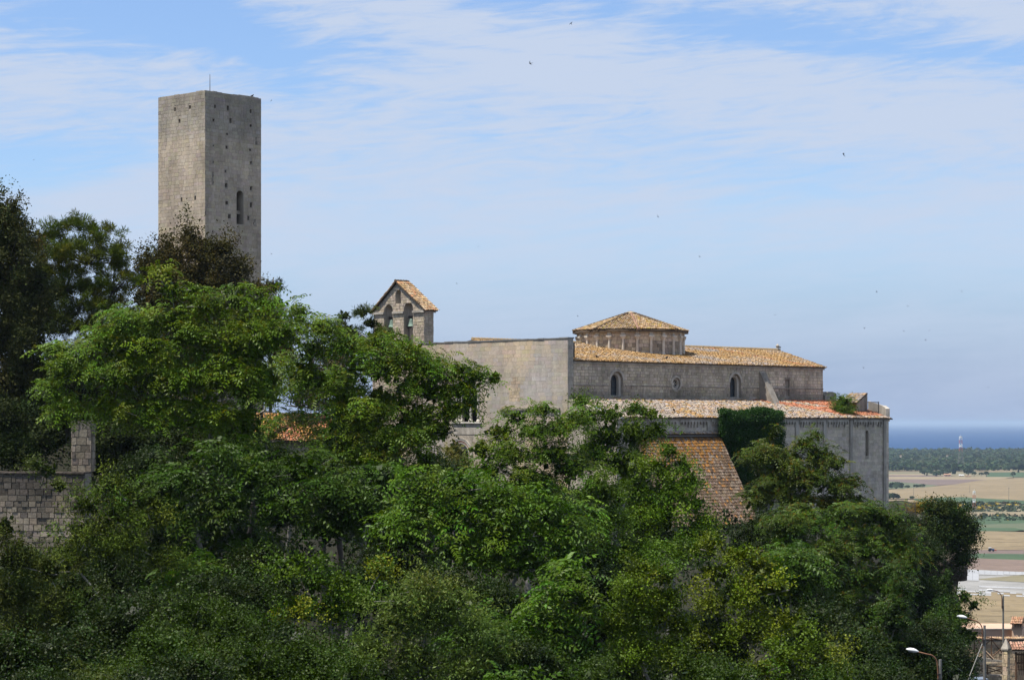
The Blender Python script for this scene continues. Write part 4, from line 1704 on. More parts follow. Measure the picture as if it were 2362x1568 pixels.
# ------------------------------------------------------------------ plain, sea and air
def build_plain():
    m_plain = mk_mat('farmland', (0.18, 0.15, 0.085), 0.95, 0.25, 0.01, tint=(0.10, 0.13, 0.06), tint_scale=0.004)
    mb = MB()
    z = -80.0
    mb.poly([(-9000, 380, z), (9000, 380, z), (9000, 6900, z), (-9000, 6900, z)])
    o = mb.build('plain', m_plain)
    o['kind'] = 'structure'
    m_sea = mk_mat('sea_water', (0.012, 0.05, 0.14), 0.7, 0.12, 0.0008, spec=0.04)
    mb = MB()
    mb.poly([(-40000, 6300, z + 0.3), (40000, 6300, z + 0.3), (40000, 120000, z + 0.3), (-40000, 120000, z + 0.3)])
    o = mb.build('sea', m_sea)
    o['kind'] = 'structure'

    def fm(name, c, sc=0.02, rows=None):
        return mk_mat(name, c, 0.95, 0.16, sc, fine=0.18, bscale=0.12)
    wheat = fm('ripe_wheat', (0.215, 0.162, 0.086))
    wheat2 = fm('pale_stubble', (0.245, 0.192, 0.112))
    crop = fm('green_crop', (0.05, 0.085, 0.035))
    crop2 = fm('young_crop', (0.10, 0.115, 0.06))
    plough = fm('ploughed_earth', (0.145, 0.105, 0.085))
    plough2 = fm('brown_earth', (0.17, 0.12, 0.09))
    grass = fm('dry_grass', (0.19, 0.165, 0.095))

    def A(x, y):
        return (2042 + .1351 * x, 999.6 + .1351 * y)

    def B(x, y):
        return (1999 + .2277 * x, 928.2 + .2277 * y)

    def D(x, y):
        return (1999 + .2258 * x, 1213.7 + .2258 * y)
    L_, R_ = -2600, 3600
    fields = [
        ('field', grass, [A(L_, 655), A(L_, 628), A(R_, 620), A(R_, 700)]),
        ('field', wheat2, [A(L_, 657), A(L_, 626), A(640, 624), A(640, 655)]),
        ('field', wheat2, [A(1540, 660), A(1540, 622), A(2160, 610), A(2160, 655)]),
        ('field', crop, [A(1700, 740), A(1770, 662), A(R_, 655), A(R_, 740)]),
        ('field', wheat2, [A(L_, 716), A(L_, 688), A(660, 684), A(660, 708)]),
        ('field', plough, [A(L_, 750), A(L_, 712), A(700, 708), A(1200, 735), A(900, 745)]),
        ('field', wheat2, [A(L_, 780), A(L_, 742), A(900, 735), A(2200, 738), A(2000, 770), A(1700, 787)]),
        ('field', plough, [A(L_, 880), A(L_, 778), A(1500, 780), A(1800, 790), A(1500, 815), A(1200, 862), A(900, 885), A(400, 880)]),
        ('field', crop2, [A(L_, 965), A(L_, 870), A(100, 815), A(420, 840), A(900, 885), A(700, 915), A(300, 940)]),
        ('field', wheat, [A(L_, 1125), A(L_, 960), A(75, 950), A(700, 912), A(1200, 862), A(1600, 798), A(2000, 766), A(R_, 738), A(R_, 1150),
                          A(2362, 1140), A(1900, 1118), A(1300, 1082), A(1000, 1088), A(600, 1106)]),
        ('field', crop, [A(480, 1115), A(900, 1096), A(1300, 1082), A(1900, 1118), A(2362, 1142), A(R_, 1160), A(R_, 1215), A(2362, 1200), A(1500, 1180), A(900, 1205), A(500, 1150)]),
        ('field', wheat, [A(L_, 1260), A(L_, 1120), A(470, 1122), A(560, 1160), A(480, 1260)]),
        ('field', wheat2, [A(840, 1235), A(900, 1200), A(1500, 1178), A(2100, 1165), A(2060, 1200), A(1500, 1215)]),
        ('field', grass, [B(500, 1120), B(700, 1060), B(2400, 1010), B(2400, 1120)]),
        ('field', wheat2, [B(600, 1150), B(700, 1115), B(1250, 1110), B(2400, 1112), B(2400, 1142), B(1250, 1150)]),
        ('field', crop, [B(500, 1250), B(600, 1148), B(1250, 1150), B(2400, 1142), B(2400, 1195), B(1500, 1225), B(1100, 1255)]),
        ('field', crop2, [B(500, 1290), B(600, 1250), B(1500, 1222), B(2400, 1190), B(2400, 1300), B(1400, 1290)]),
        ('field', crop, [B(500, 1318), B(800, 1262), B(1500, 1268), B(1590, 1285), B(1500, 1300), B(1250, 1300)]),
        ('field', wheat, [B(300, 1560), B(400, 1302), B(1250, 1300), B(2400, 1325), B(2400, 1510), B(1500, 1500)]),
        ('field', plough, [B(300, 1600), B(400, 1490), B(1500, 1490), B(2400, 1500), B(2400, 1560)]),
        ('field', crop, [D(200, 345), D(400, 272), D(1200, 275), D(2300, 288), D(2300, 360), D(1603, 340)]),
        ('field', plough2, [D(200, 450), D(400, 320), D(1000, 318), D(1603, 340), D(2300, 356), D(2300, 490), D(1400, 455)]),
        ('field', fm('pale_bare_field', (0.27, 0.26, 0.24)), [D(200, 700), D(400, 430), D(1000, 432), D(1603, 466), D(2300, 500), D(2300, 730), D(1603, 684), D(900, 650)]),
        ('field', grass, [D(1100, 538), D(1603, 490), D(2300, 440), D(2300, 610), D(1603, 567)]),
        ('field', wheat, [D(-200, 1500), D(200, 645), D(900, 648), D(1603, 684), D(2300, 725), D(2600, 1500)]),
    ]
    for i, (nm, mt, pts) in enumerate(fields):
        mb = MB()
        lift = z + 0.12 * (i + 1)
        P = [on_plain(px, py, lift) for px, py in pts]
        ar = sum(P[k].x * P[(k + 1) % len(P)].y - P[(k + 1) % len(P)].x * P[k].y for k in range(len(P)))
        if ar < 0:
            P = P[::-1]
        tri = tessellate_polygon([P])
        b = len(mb.v)
        mb.v += [tuple(p) for p in P]
        for t in tri:
            a, c, d = (P[q] for q in t)
            if (c - a).cross(d - a).z < 0:
                t = (t[0], t[2], t[1])
            mb.f.append(tuple(b + q for q in t))
        o = mb.build('field', mt)
        o['kind'] = 'structure'
    # plastic covered crop rows
    mb = MB()
    y = 1311.0
    while y < 1368:
        dens = 0.75 if y < 1336 else 0.42
        p0 = on_plain(2090, y, -76.8)
        p1 = on_plain(2460, y + 13, -76.8)
        step = 2.1
        if random.random() < dens or y < 1334:
            nseg = 26
            for k in range(nseg):
                if y > 1334 and random.random() < 0.4:
                    continue
                a, b = p0.lerp(p1, k / nseg), p0.lerp(p1, (k + 0.97) / nseg)
                if A(0, 0) and (a.x / a.y * FL + CX) > 2245 and 1325 < y + 13 * k / nseg < 1343:
                    continue
                w = Vector((0, 2.6 if y < 1334 else 1.6, 0))
                mb.poly([a, b, b + w * .5 + UP * .5, a + w * .5 + UP * .5])
                mb.poly([a + w * .5 + UP * .5, b + w * .5 + UP * .5, b + w, a + w])
        y += step
    o = mb.build('crop_covers', mk_mat('plastic_sheet', (0.30, 0.305, 0.31), 0.5, 0.15, 0.05))
    tag(o, kind='stuff')
    # plough and tractor lines in the wheat
    mb = MB()
    for y in (1236, 1243, 1251, 1258, 1262, 1380, 1392, 1404, 1416, 1428, 1440):
        p0, p1 = on_plain(2150, y, -76.7), on_plain(2420, y + 5, -76.7)
        d = Vector((0, (1.2 if y > 1300 else 3.0), 0))
        for k in range(18):
            if random.random() < 0.25:
                continue
            a, b = p0.lerp(p1, k / 18), p0.lerp(p1, (k + 1) / 18)
            mb.poly([a, b, b + d, a + d])
    o = mb.build('wheel_tracks', fm('trodden_wheat', (0.2, 0.14, 0.075)))
    tag(o, kind='structure')


build_plain()


def quad_blob(c, r, n, size, lr, col, flat=0.75):
    """a crown far away: leaf clumps spread through the volume"""
    d = lr.normal(size=(n, 3))
    d /= np.linalg.norm(d, axis=1)[:, None]
    d[:, 2] = np.abs(d[:, 2]) * 1.15 - 0.25
    p = np.array(c) + d * np.array([r, r, r * flat]) * lr.uniform(0.6, 1.0, (n, 1))
    nn = d + lr.normal(0, 0.5, (n, 3))
    nn /= np.linalg.norm(nn, axis=1)[:, None]
    a = np.cross(nn, [0.2, 0.3, 0.93])
    a /= np.linalg.norm(a, axis=1)[:, None]
    b = np.cross(nn, a)
    s = size * lr.uniform(0.6, 1.3, (n, 1))
    V = np.stack([p - a * s - b * s * .7, p + a * s - b * s * .5, p + a * s * .8 + b * s, p - a * s * .7 + b * s * .8], 1)
    cc = np.array(col)[None] * lr.uniform(0.7, 1.3, (n, 1))
    return V, cc


def build_far_trees():
    lr = np.random.default_rng(3)
    VV, CC = [], []
    for k in range(6600):
        px = lr.uniform(1740, 2560)
        f = lr.uniform(0, 1) ** 1.5
        Y = 3700 + f * 2500
        x = (px - CX) / FL * Y
        if Y < 3900 and px > 2270 and lr.random() < 0.6:
            continue
        h = lr.uniform(6.5, 12.5) * (1 + 0.25 * nz(x, Y, 0, 0.004))
        pal = [(0.032, 0.058, 0.018), (0.046, 0.07, 0.02), (0.062, 0.074, 0.03), (0.034, 0.066, 0.026)]
        c = pal[lr.integers(4)]
        v, cc = quad_blob((x, Y, -80 + h * 0.5), h * lr.uniform(0.42, 0.62), 13, h * 0.24, lr, c, 0.95)
        VV.append(v)
        CC.append(cc)
    V = np.concatenate(VV).reshape(-1, 3)
    C_ = np.concatenate(CC)
    me = fast_mesh('coastal_wood', V, np.arange(len(V)).reshape(-1, 4), C_)
    o = obj('coastal_wood', me, M['leaf_dull'])
    tag(o, 'far off strip of dark pine wood along the coast before the sea', 'wood', kind='stuff')
    # scrub with yellow broom
    VV, CC = [], []
    for k in range(700):
        px = lr.uniform(2130, 2440)
        band = lr.random()
        py = lr.uniform(1163, 1184) if band < 0.7 else lr.uniform(1192, 1206)
        if band >= 0.7 and px < 2240:
            continue
        p = on_plain(px, py)
        h = lr.uniform(2.2, 4.8)
        c = (0.04, 0.06, 0.03) if lr.random() < 0.72 else ((0.34, 0.25, 0.03) if lr.random() < 0.4 else (0.1, 0.09, 0.05))
        v, cc = quad_blob((p.x, p.y, p.z + h * .4), h * .8, 14, h * .26, lr, c, .7)
        VV.append(v)
        CC.append(cc)
    V = np.concatenate(VV).reshape(-1, 3)
    me = fast_mesh('broom_scrub', V, np.arange(len(V)).reshape(-1, 4), np.concatenate(CC))
    tag(obj('broom_scrub', me, M['leaf_dull']), 'distant belt of dark scrub with yellow flowering broom between the fields', 'scrub', kind='stuff')

    # single trees in the fields
    def field_tree(px, py, w, h, label, n=46, col=(0.032, 0.05, 0.022), group='single trees and bushes on the plain'):
        p = on_plain(px, py, -79)
        r = w * p.y / FL / 2
        hh = h * p.y / FL
        root = thing('field_tree', p, label, 'tree', group)
        v, cc = quad_blob((0, 0, hh * 0.6), r, n, r * 0.33, lr, col, hh / r * 0.45)
        me = fast_mesh('crown', v.reshape(-1, 3), np.arange(n * 4).reshape(-1, 4), cc)
        obj('crown', me, M['leaf_dull'], root, True)
        mb = MB()
        mb.tube([(0, 0, -0.5), (r * .05, 0, hh * 0.3), (0, 0, hh * 0.7)], [r * .12, r * .09, r * .05], 5)
        mb.build('trunk', M['bark_dark'], root, local=True)
    for a in ((2336, 1101, 13, 13, 'round lone tree at the edge of the far tan field'),
              (2274, 1098, 14, 12, 'small dark tree in front of the green far field'),
              (2262, 1097, 10, 8, 'tiny bush left of the small dark tree by the far green field'),
              (2137, 1096, 30, 15, 'broad dark tree at the left of the far farmstead'),
              (2160, 1097, 22, 11, 'lower dark tree joined to the broad tree by the farmstead'),
              (2186, 1096, 34, 16, 'wide dark tree over the pink farmhouse'),
              (2232, 1096, 24, 15, 'dark tree right of the white roofed shed'),
              (2246, 1097, 12, 10, 'small tree at the right end of the far farmstead'),
              (2066, 1127, 36, 14, 'large bush beside the apse wall on the far green field'),
              (2092, 1125, 12, 6, 'small bush left of two more on the tan field edge'),
              (2113, 1124, 15, 7, 'middle bush on the upper edge of the tan field'),
              (2128, 1123, 13, 7, 'right bush on the upper edge of the tan field'),
              (2060, 1151, 30, 13, 'dark bush by the apse at the lower edge of the tan field'),
              (2103, 1150, 12, 6, 'little bush beside a pole below the tan field'),
              (2156, 1162, 18, 13, 'dark bush left of the dark green crop strip'),
              (2260, 1167, 18, 12, 'round dark bush right of the near lattice mast'),
              (2284, 1166, 20, 9, 'low round bush on the pale strip right of the lattice mast'),
              (2306, 1206, 6, 5, 'speck of a bush on the pale green field'),
              (2318, 1075, 30, 14, 'leafy tree at the wood edge left of a sandy clearing'),
              (2348, 1088, 40, 22, 'tall dense trees at the right edge before the wood')):
        field_tree(*a)


build_far_trees()


def mast(px, py_base, py_top, w0, w1, label, bands):
    p = on_plain(px, py_base, -79.2)
    H = (py_base - py_top) * p.y / FL
    a0, a1 = w0 * p.y / FL / 2, w1 * p.y / FL / 2
    th = 0.42 * p.y / FL / 2
    root = thing('lattice_mast', p, label, 'mast', 'lattice masts on the plain')
    red = mk_mat('red_mast_paint', (0.5, 0.12, 0.08), 0.7, 0.1, 1)
    n = 9
    for k in range(n):
        z0, z1 = H * k / n, H * (k + 1) / n
        r0, r1 = a0 + (a1 - a0) * min(1, k / (n * .62)), a0 + (a1 - a0) * min(1, (k + 1) / (n * .62))
        mb = MB()
        cs0 = [Vector((sx * r0, sy * r0, z0)) for sx, sy in ((-1, -1), (1, -1), (1, 1), (-1, 1))]
        cs1 = [Vector((sx * r1, sy * r1, z1)) for sx, sy in ((-1, -1), (1, -1), (1, 1), (-1, 1))]
        for i in range(4):
            j = (i + 1) % 4
            mb.tube([cs0[i], cs1[i]], th, 4)
            mb.tube([cs0[i], cs1[j]], th * .6, 3)
            mb.tube([cs0[j], cs1[i]], th * .6, 3)
            mb.tube([cs1[i], cs1[j]], th * .6, 3)
        mat = M['pole']
        mb_th = th
        if k >= n - bands:
            mat = red if (k % 2 == n % 2) else M['white']
        mb.build('lattice_section', mat, root, local=True)
    mb = MB()
    mb.lathe((0, 0, H * 0.96), [(a1 * 1.0, 0), (a1 * 1.0, H * .04)], 8)
    mb.lathe((0, 0, H * 0.68), [(a1 * 1.1, 0), (a1 * 1.1, H * .04)], 8)
    mb.tube([(0, 0, H), (0, 0, H * 1.06)], th, 4)
    mb.build('aerial_drum', M['white'], root, local=True)


mast(2215, 1082, 1006, 15, 6, 'tall red and white lattice mast in front of the sea', 4)
mast(2246, 1213, 1132, 13, 5, 'grey lattice mast with red and white top on the nearer fields', 4)


def poles():
    for px, y0, y1, lab in ((2106.5, 1143, 1123, 'thin utility pole left on the big tan field'),
                            (2236, 1137, 1119, 'thin utility pole in the middle of the big tan field'),
                            (2326, 1157, 1123, 'tall thin utility pole at the right of the tan field')):
        p = on_plain(px, y0, -79)
        root = thing('utility_pole', p, lab, 'pole', 'utility poles on the plain')
        h = (y0 - y1) * p.y / FL
        mb = MB()
        mb.tube([(0, 0, 0), (0, 0, h)], [.22, .14], 6)
        mb.build('shaft', M['pole'], root, local=True)
        mb = MB()
        mb.box((-0.9, -.08, h * .93), (1.8, 0, 0), (0, .16, 0), (0, 0, .16))
        mb.build('cross_arm', M['pole'], root, local=True)
    # farm buildings
    roofm = mk_mat('far_roof', (0.42, 0.24, 0.15), 0.9, 0.2, 0.3)
    for px, py, w, h, wm, rm, lab in ((2185, 1098, 15, 6, M['pinkwall'], roofm, 'pale pink farmhouse under dark trees on the plain'),
                                      (2158, 1097, 7, 5, M['cream'], roofm, 'small cream farm building left of the pink farmhouse'),
                                      (2217, 1098, 11, 4, M['cream'], M['white'], 'low shed with white roof on the plain'),
                                      (2233, 1099, 12, 3, M['wood_pale'], M['wood_pale'], 'ochre barn right of the white roofed shed'),
                                      (2312, 1063, 1.6, 2, M['cream'], roofm, 'tiny cream house left of a taller one in the far wood'),
                                      (2323, 1060, 2, 3, M['cream'], roofm, 'taller tiny cream house in the far wood'),
                                      (2351, 1056, 3, 2, M['cream'], roofm, 'white house in the wood at the right edge'),
                                      (2077, 1051, 4, 1.5, M['cream'], roofm, 'white house in the far wood near the apse'),
                                      (2184, 1051, 4, 1.5, M['cream'], roofm, 'white house in the far wood left of the red white mast')):
        z = -79 if py > 1080 else -71
        p = on_plain(px, py, z) if py > 1080 else at(px, py, 4700)
        s = p.y / FL
        W_, H_ = w * s, h * s
        root = thing('farm_building' if py > 1080 else 'far_house', p, lab, 'building')
        mb = MB()
        mb.box((-W_ / 2, 0, -6 if py < 1080 else 0), (W_, 0, 0), (0, W_ * .7, 0), (0, 0, H_ * .7 + (6 if py < 1080 else 0)))
        mb.build('wall', wm, root, local=True)
        mb = MB()
        y0, y1, zz = -.3, W_ * .7 + .3, H_ * .7
        mb.poly([(-W_ / 2 - .3, y0, zz), (W_ / 2 + .3, y0, zz), (W_ / 2 + .3, W_ * .35, H_), (-W_ / 2 - .3, W_ * .35, H_)])
        mb.poly([(-W_ / 2 - .3, W_ * .35, H_), (W_ / 2 + .3, W_ * .35, H_), (W_ / 2 + .3, y1, zz), (-W_ / 2 - .3, y1, zz)])
        mb.poly([(-W_ / 2 - .3, y0, zz), (-W_ / 2 - .3, W_ * .35, H_), (-W_ / 2 - .3, y1, zz)])
        mb.poly([(W_ / 2 + .3, y0, zz), (W_ / 2 + .3, y1, zz), (W_ / 2 + .3, W_ * .35, H_)])
        mb.build('roof', rm, root, local=True)
        if w > 5:
            for k in (-.25, .22):
                mb = MB()
                mb.box((W_ * k, -0.05, H_ * .2), (W_ * .1, 0, 0), (0, .04, 0), (0, 0, H_ * .25))
                mb.build('window', M['dark'], root, local=True)
    # vehicles on the far road
    for px, py, lab in ((2054, 1085, 'white van on the far road beside the apse'), (2117, 1085, 'white lorry on the far road left of the farm trees')):
        p = on_plain(px, py, -79)
        root = thing('white_van', p, lab, 'van')
        mb = MB()
        mb.box((-2.6, 0, .5), (5.2, 0, 0), (0, 2, 0), (0, 0, 2.2))
        mb.build('body', M['white'], root, local=True)
        mb = MB()
        mb.box((2.62, 0.1, .5), (1.6, 0, 0), (0, 1.8, 0), (0, 0, 1.7))
        mb.build('cab', M['white'], root, local=True)
        for xx in (-1.6, 3.2):
            mb = MB()
            mb.tube([(xx, -0.1, .45), (xx, .3, .45)], .45, 10)
            mb.build('wheel', M['dark'], root, local=True)
    # tractor
    p = on_plain(2285, 1271, -77.3)
    root = thing('tractor', p, 'blue and white tractor working on the brown strip', 'tractor')
    blue = mk_mat('blue_paint', (0.06, 0.12, 0.25), 0.5, 0.1, 2)
    redp = mk_mat('red_paint', (0.4, 0.08, 0.05), 0.5, 0.1, 2)
    for nm, o, s, mt in (('bonnet', (.3, 0, .8), (1.7, 1.0, .8), blue), ('cab', (-1.2, -.1, .8), (1.45, 1.3, 1.2), M['glass']),
                         ('cab_roof', (-1.3, -.2, 2.02), (1.6, 1.5, .35), M['white']), ('plough', (1.9 + .2, 0, .4), (1.2, 1.4, .7), redp)):
        mb = MB()
        mb.box(o, (s[0], 0, 0), (0, s[1], 0), (0, 0, s[2]))
        mb.build(nm, mt, root, local=True)
    for xx, r in ((-0.7, .8), (1.4, .5)):
        for yy in (-.3, 1.0):
            mb = MB()
            mb.tube([(xx, yy, r), (xx, yy + .4, r)], r, 14)
            mb.build('wheel', M['dark'], root, local=True)


poles()


# ------------------------------------------------------------------ street lamps by the lane
def street_lamp(head_l, head_r, arm_pts, pole_x, pole_y, Y, z_base, label, sz):
    """positions are read off the plan of the view and stand at distance Y"""
    top = at(pole_x, pole_y, Y)
    base = Vector((top.x, Y, z_base))
    root = thing('street_lamp', base, label, 'street lamp', 'street lamps along the lane')
    mb = MB()
    mb.tube([base, base.lerp(top, .5), top], [0.1, 0.09, 0.075], 10)
    mb.build('pole', M['pole'], root)
    pts = [at(x, y, Y - .05) for x, y in arm_pts]
    pts = smooth(pts)
    mb = MB()
    mb.tube(pts, 0.035, 8)
    mb.build('arm', M['rust'], root)
    mb = MB()
    for k in (0.15, 0.85):
        q = pts[-1].lerp(pts[-4], k)
        mb.box(q + Vector((-.03, -.06, 0)), Vector((top.x - q.x + .06, 0, 0)), Vector((0, .12, 0)), UP * .05)
    mb.build('clamp', M['iron'], root)
    a, b = at(*head_l, Y - .05), at(*head_r, Y - .05)
    d = b - a
    L_ = d.length
    d.normalize()
    w = d.cross(Vector((0, 1, 0)))
    if w.z < 0:
        w = -w
    V, F = [], []
    n, mseg = 12, 14
    for i in range(n + 1):
        t = i / n
        r = math.sin(math.pi * min(max(t, 0.02), 0.98)) ** 0.55
        for k in range(mseg):
            ph = 2 * math.pi * k / mseg
            up = math.sin(ph)
            hh = (0.17 if up > 0 else 0.10) * L_ * 1.15
            V.append(tuple(a + d * (L_ * t) + w * (up * hh * r) + Vector((0, 1, 0)) * (math.cos(ph) * 0.2 * L_ * r)))
    for i in range(n):
        for k in range(mseg):
            F.append((i * mseg + k, i * mseg + (k + 1) % mseg, (i + 1) * mseg + (k + 1) % mseg, (i + 1) * mseg + k))
    obj('lamp_head', fast_mesh('lamp_head', np.array(V), np.array(F), smooth=True), M['white'], root)
    mb = MB()
    mb.box(a + d * (L_ * .2) - w * (0.12 * L_) + Vector((0, -.12 * L_, 0)), d * (L_ * .5), Vector((0, .24 * L_, 0)), -w * (.03 * L_))
    mb.build('lamp_glass', M['glass'], root)
    return root, top


def smooth(pts, n=5):
    out = []
    P = [pts[0]] + list(pts) + [pts[-1]]
    for i in range(1, len(P) - 2):
        for k in range(n):
            t = k / n
            a, b, c, d = P[i - 1], P[i], P[i + 1], P[i + 2]
            out.append(0.5 * ((2 * b) + (c - a) * t + (2 * a - 5 * b + 4 * c - d) * t * t + (3 * b - 3 * c + d - a) * t ** 3))
    out.append(Vector(pts[-1]))
    return out


street_lamp((2089, 1496), (2118, 1502), [(2117, 1502.5), (2135, 1507), (2150, 1511), (2159, 1522), (2162, 1540), (2163, 1568)], 2168, 1520, 110, -20.5,
            'nearest street lamp with white head on curved rusty arm', 1)
lamp2, top2 = street_lamp((2206, 1420), (2230, 1424), [(2230, 1424.5), (2244, 1429), (2256, 1434), (2264, 1446), (2265, 1468), (2265.5, 1480)], 2270, 1441, 137, -21.5,
                          'middle street lamp with white head against the dark cliff bushes', 1)
street_lamp((2275, 1359.5), (2290.5, 1360), [(2290, 1361), (2302, 1364), (2309, 1374), (2310, 1392), (2310, 1402)], 2313, 1373, 200, -24.0,
            'farthest street lamp standing in front of the tan field', 1)
mb = MB()
p = at(2264.5, 1484, 136.8)
mb.tube([p, at(2231, 1569, 130)], 0.028, 6)
mb.build('conduit', M['pole'], lamp2)


# ------------------------------------------------------------------ gate, walls, chimney by the lane
def build_lane():
    Y = 228.0
    zt = zat(1475, Y)
    x0, x1 = at(2225, 0, Y).x, at(2420, 0, Y).x
    root = thing('boundary_wall', (at(2300, 0, Y).x, Y, zt - 5), 'long stone boundary wall with curved tile coping behind the lamps', 'wall')
    mb = MB()
    mb.box((x0, Y, zt - 6), (x1 - x0, 0, 0), (0, .45, 0), (0, 0, 6))
    core = mb.build('wall_body', M['mortar'], root)
    cf = lambda u, v: jit((0.36, 0.285, 0.20), 0.16)
    masonry(core, Vector((x0, Y, zt - 4.2)), Vector((1, 0, 0)), UP, Vector((0, -1, 0)), x1 - x0, 4.1, 0.3, 0.5, cf, M['rubble'], (), 30, lambda u, v: -v, 0.04, 0.03)
    mb = MB()
    mb.box((x0, Y - .12, zt), (x1 - x0, 0, 0), (0, .68, 0), (0, 0, .06))
    cop = mb.build('coping', M['tile_bed'], root)
    n = int((x1 - x0) / .23)
    tiles(cop, Vector((x0, Y - .2, zt + .07)), Vector((1, 0, 0)), Vector((0, 1, .28)), [(0.1 + .23 * i, 0) for i in range(n)],
          lambda u, v: pick([(.55, .40, .26), (.6, .45, .3), (.5, .33, .2)]), n, sc=1.3)
    # house roof parapet and chimney beyond
    Yh = 236.0
    a, b = at(2225, 1472, Yh), at(2420, 1472, Yh)
    zp = zat(1450.5, Yh)
    root = thing('pink_house', ((a.x + b.x) / 2, Yh + 4, zp - 6), 'pink plastered house with flat parapet and tiled chimney behind the lane wall', 'house')
    mb = MB()
    mb.box((a.x, Yh, zp - 6), (b.x - a.x, 0, 0), (0, 7, 0), (0, 0, 6))
    mb.build('wall', M['pinkwall'], root)
    mb = MB()
    mb.box((a.x - .1, Yh - .1, zp), (b.x - a.x + .2, 0, 0), (0, .4, 0), (0, 0, .09))
    mb.build('parapet_cap', M['cornice'], root)
    cx0, cx1, cx2 = at(2332, 0, Yh - 1).x, at(2355, 0, Yh - 1).x, at(2375, 0, Yh - 1).x
    zc0, zc1 = zat(1470, Yh), zat(1448, Yh - 1)
    w = cx1 - cx0
    ang = rad(-24)
    ch = MB()
    cc = Vector(((cx0 + cx1) / 2 + .28, Yh - 1 + .5, (zc0 + zc1) / 2 - .3))
    ch.cbox(cc, w * 1.02, 1.1, zc1 - zc0 + .6, ang)
    cho = ch.build('chimney', mk_mat('chimney_plaster', (0.68, 0.47, 0.33), 0.9, 0.08, 2), root)
    mb = MB()
    mb.cbox(Vector((cc.x, cc.y, zc1 + .04)), w * 1.14, 1.24, .09, ang)
    mb.build('chimney_ledge', M['pinkwall'], cho)
    mb = MB()
    R = Matrix.Rotation(ang, 3, 'Z')
    for i in range(6):
        for yy in (-.5, .5):
            q = R @ Vector((-w * .45 + w * .9 * i / 5, yy, 0))
            mb.cbox(Vector((cc.x + q.x, cc.y + q.y, zc1 + .26)), .1, .1, .34, ang)
    mb.build('chimney_vents', M['pinkwall'], cho)
    mb = MB()
    mb.cbox(Vector((cc.x, cc.y, zc1 + .25)), w * .8, .8, .32, ang)
    mb.build('chimney_flue', M['dark'], cho)
    U = R @ Vector((1, 0, 0))
    Vv = (R @ Vector((0, .62, .46))).normalized()
    e = Vector((cc.x, cc.y, zc1 + .42)) - U * (w * .62) + R @ Vector((0, -.78, 0))
    mb = MB()
    ridge = e + Vv * .97
    mb.box(e, U * (w * 1.24), Vv * .97, U.cross(Vv) * .06)
    V2 = (R @ Vector((0, .62, -.46))).normalized()
    mb.box(ridge, U * (w * 1.24), V2 * .97, -U.cross(V2) * -.06)
    hood = mb.build('chimney_roof', M['tile_bed'], cho)
    tiles(hood, e + U.cross(Vv) * .06, U, Vv, [(0.1 + .2 * i, -.05 + .36 * j) for i in range(6) for j in range(3)],
          lambda u, v: pick([(.55, .33, .22), (.58, .38, .26), (.5, .28, .18)]), 0)
    # stepped garden walls with rustic fence
    for (px0, px1, y0, y1, Yw, lab) in ((2248, 2326, 1512, 1526, 214, 'rough stone garden wall with sloping top below the boundary wall'),
                                        (2238, 2318, 1554, 1556, 206, 'lowest stone terrace wall left of the gate pier')):
        A, B = at(px0, y0, Yw), at(px1, y1, Yw)
        rt = thing('garden_wall', (A + B) / 2 - UP * 2.5, lab, 'wall')
        mb = MB()
        zb = min(A.z, B.z) - 3
        mb.prism(Vector((A.x, Yw, 0)), Vector((1, 0, 0)), UP, Vector((0, -1, 0)), [(0, zb), (B.x - A.x, zb), (B.x - A.x, B.z), (0, A.z)], [], .5)
        bd = mb.build('wall_body', M['mortar'], rt)
        masonry(bd, Vector((A.x, Yw, zb)), Vector((1, 0, 0)), UP, Vector((0, -1, 0)), B.x - A.x, min(A.z, B.z) - zb, .28, .4,
                lambda u, v: jit((.37, .31, .235), .18), M['rubble'], (), 40, lambda u, v: -v, .06, .03)
        # fence
        rt = thing('rustic_fence', (A + B) / 2, 'brown crossed log fence on the ' + ('sloping garden wall' if Yw == 214 else 'lowest terrace wall'), 'fence')
        n = 2
        h = 2.1 if Yw == 214 else .9
        for k in range(n + 1):
            P = A.lerp(B, k / n)
            mb = MB()
            mb.tube([P + Vector((0, .2, -.2)), P + Vector((0, .2, h))], .06, 6)
            mb.build('post', M['wood'], rt)
        for k in range(n):
            P, Q = A.lerp(B, k / n) + Vector((0, .2, 0)), A.lerp(B, (k + 1) / n) + Vector((0, .2, 0))
            for (s, t) in (((P + UP * .15), (Q + UP * (h - .25))), ((P + UP * (h - .25)) + Vector((0, .08, 0)), (Q + UP * .15) + Vector((0, .08, 0))),
                           (P + UP * (h - .12) + Vector((0, -.1, 0)), Q + UP * (h - .12) + Vector((0, -.1, 0)))):
                mb = MB()
                mb.tube([s, t], .05, 6)
                mb.build('rail', M['wood'], rt)
    mb = MB()
    A, B = at(2271, 1500, 210), at(2290, 1519, 210)
    mb.tube([A, B], .1, 6)
    o = mb.build('plank', M['wood_pale'])
    tag(o, 'pale bare board leaning on the sloping garden wall', 'board')
    # gate pier with tiled cap
    Yg = 190.0
    p0, p1 = at(2313, 0, Yg), at(2332, 0, Yg)
    zc = zat(1499, Yg)
    ang = rad(-35)
    R = Matrix.Rotation(ang, 3, 'Z')
    c = Vector(((p0.x + p1.x) / 2, Yg + .5, zc))
    root = thing('gate_pier', c - UP * 5, 'square stone gate pier with pointed cap at the bottom right', 'pier')
    wd = (p1.x - p0.x) / (math.cos(ang) + abs(math.sin(ang)))
    mb = MB()
    mb.cbox(c - UP * 2.5, wd - .04, wd - .04, 5, ang)
    core = mb.build('pier_core', M['mortar'], root)
    cn = [c + R @ Vector((sx * wd / 2, sy * wd / 2, -5)) for sx, sy in ((-1, -1), (1, -1), (1, 1))]
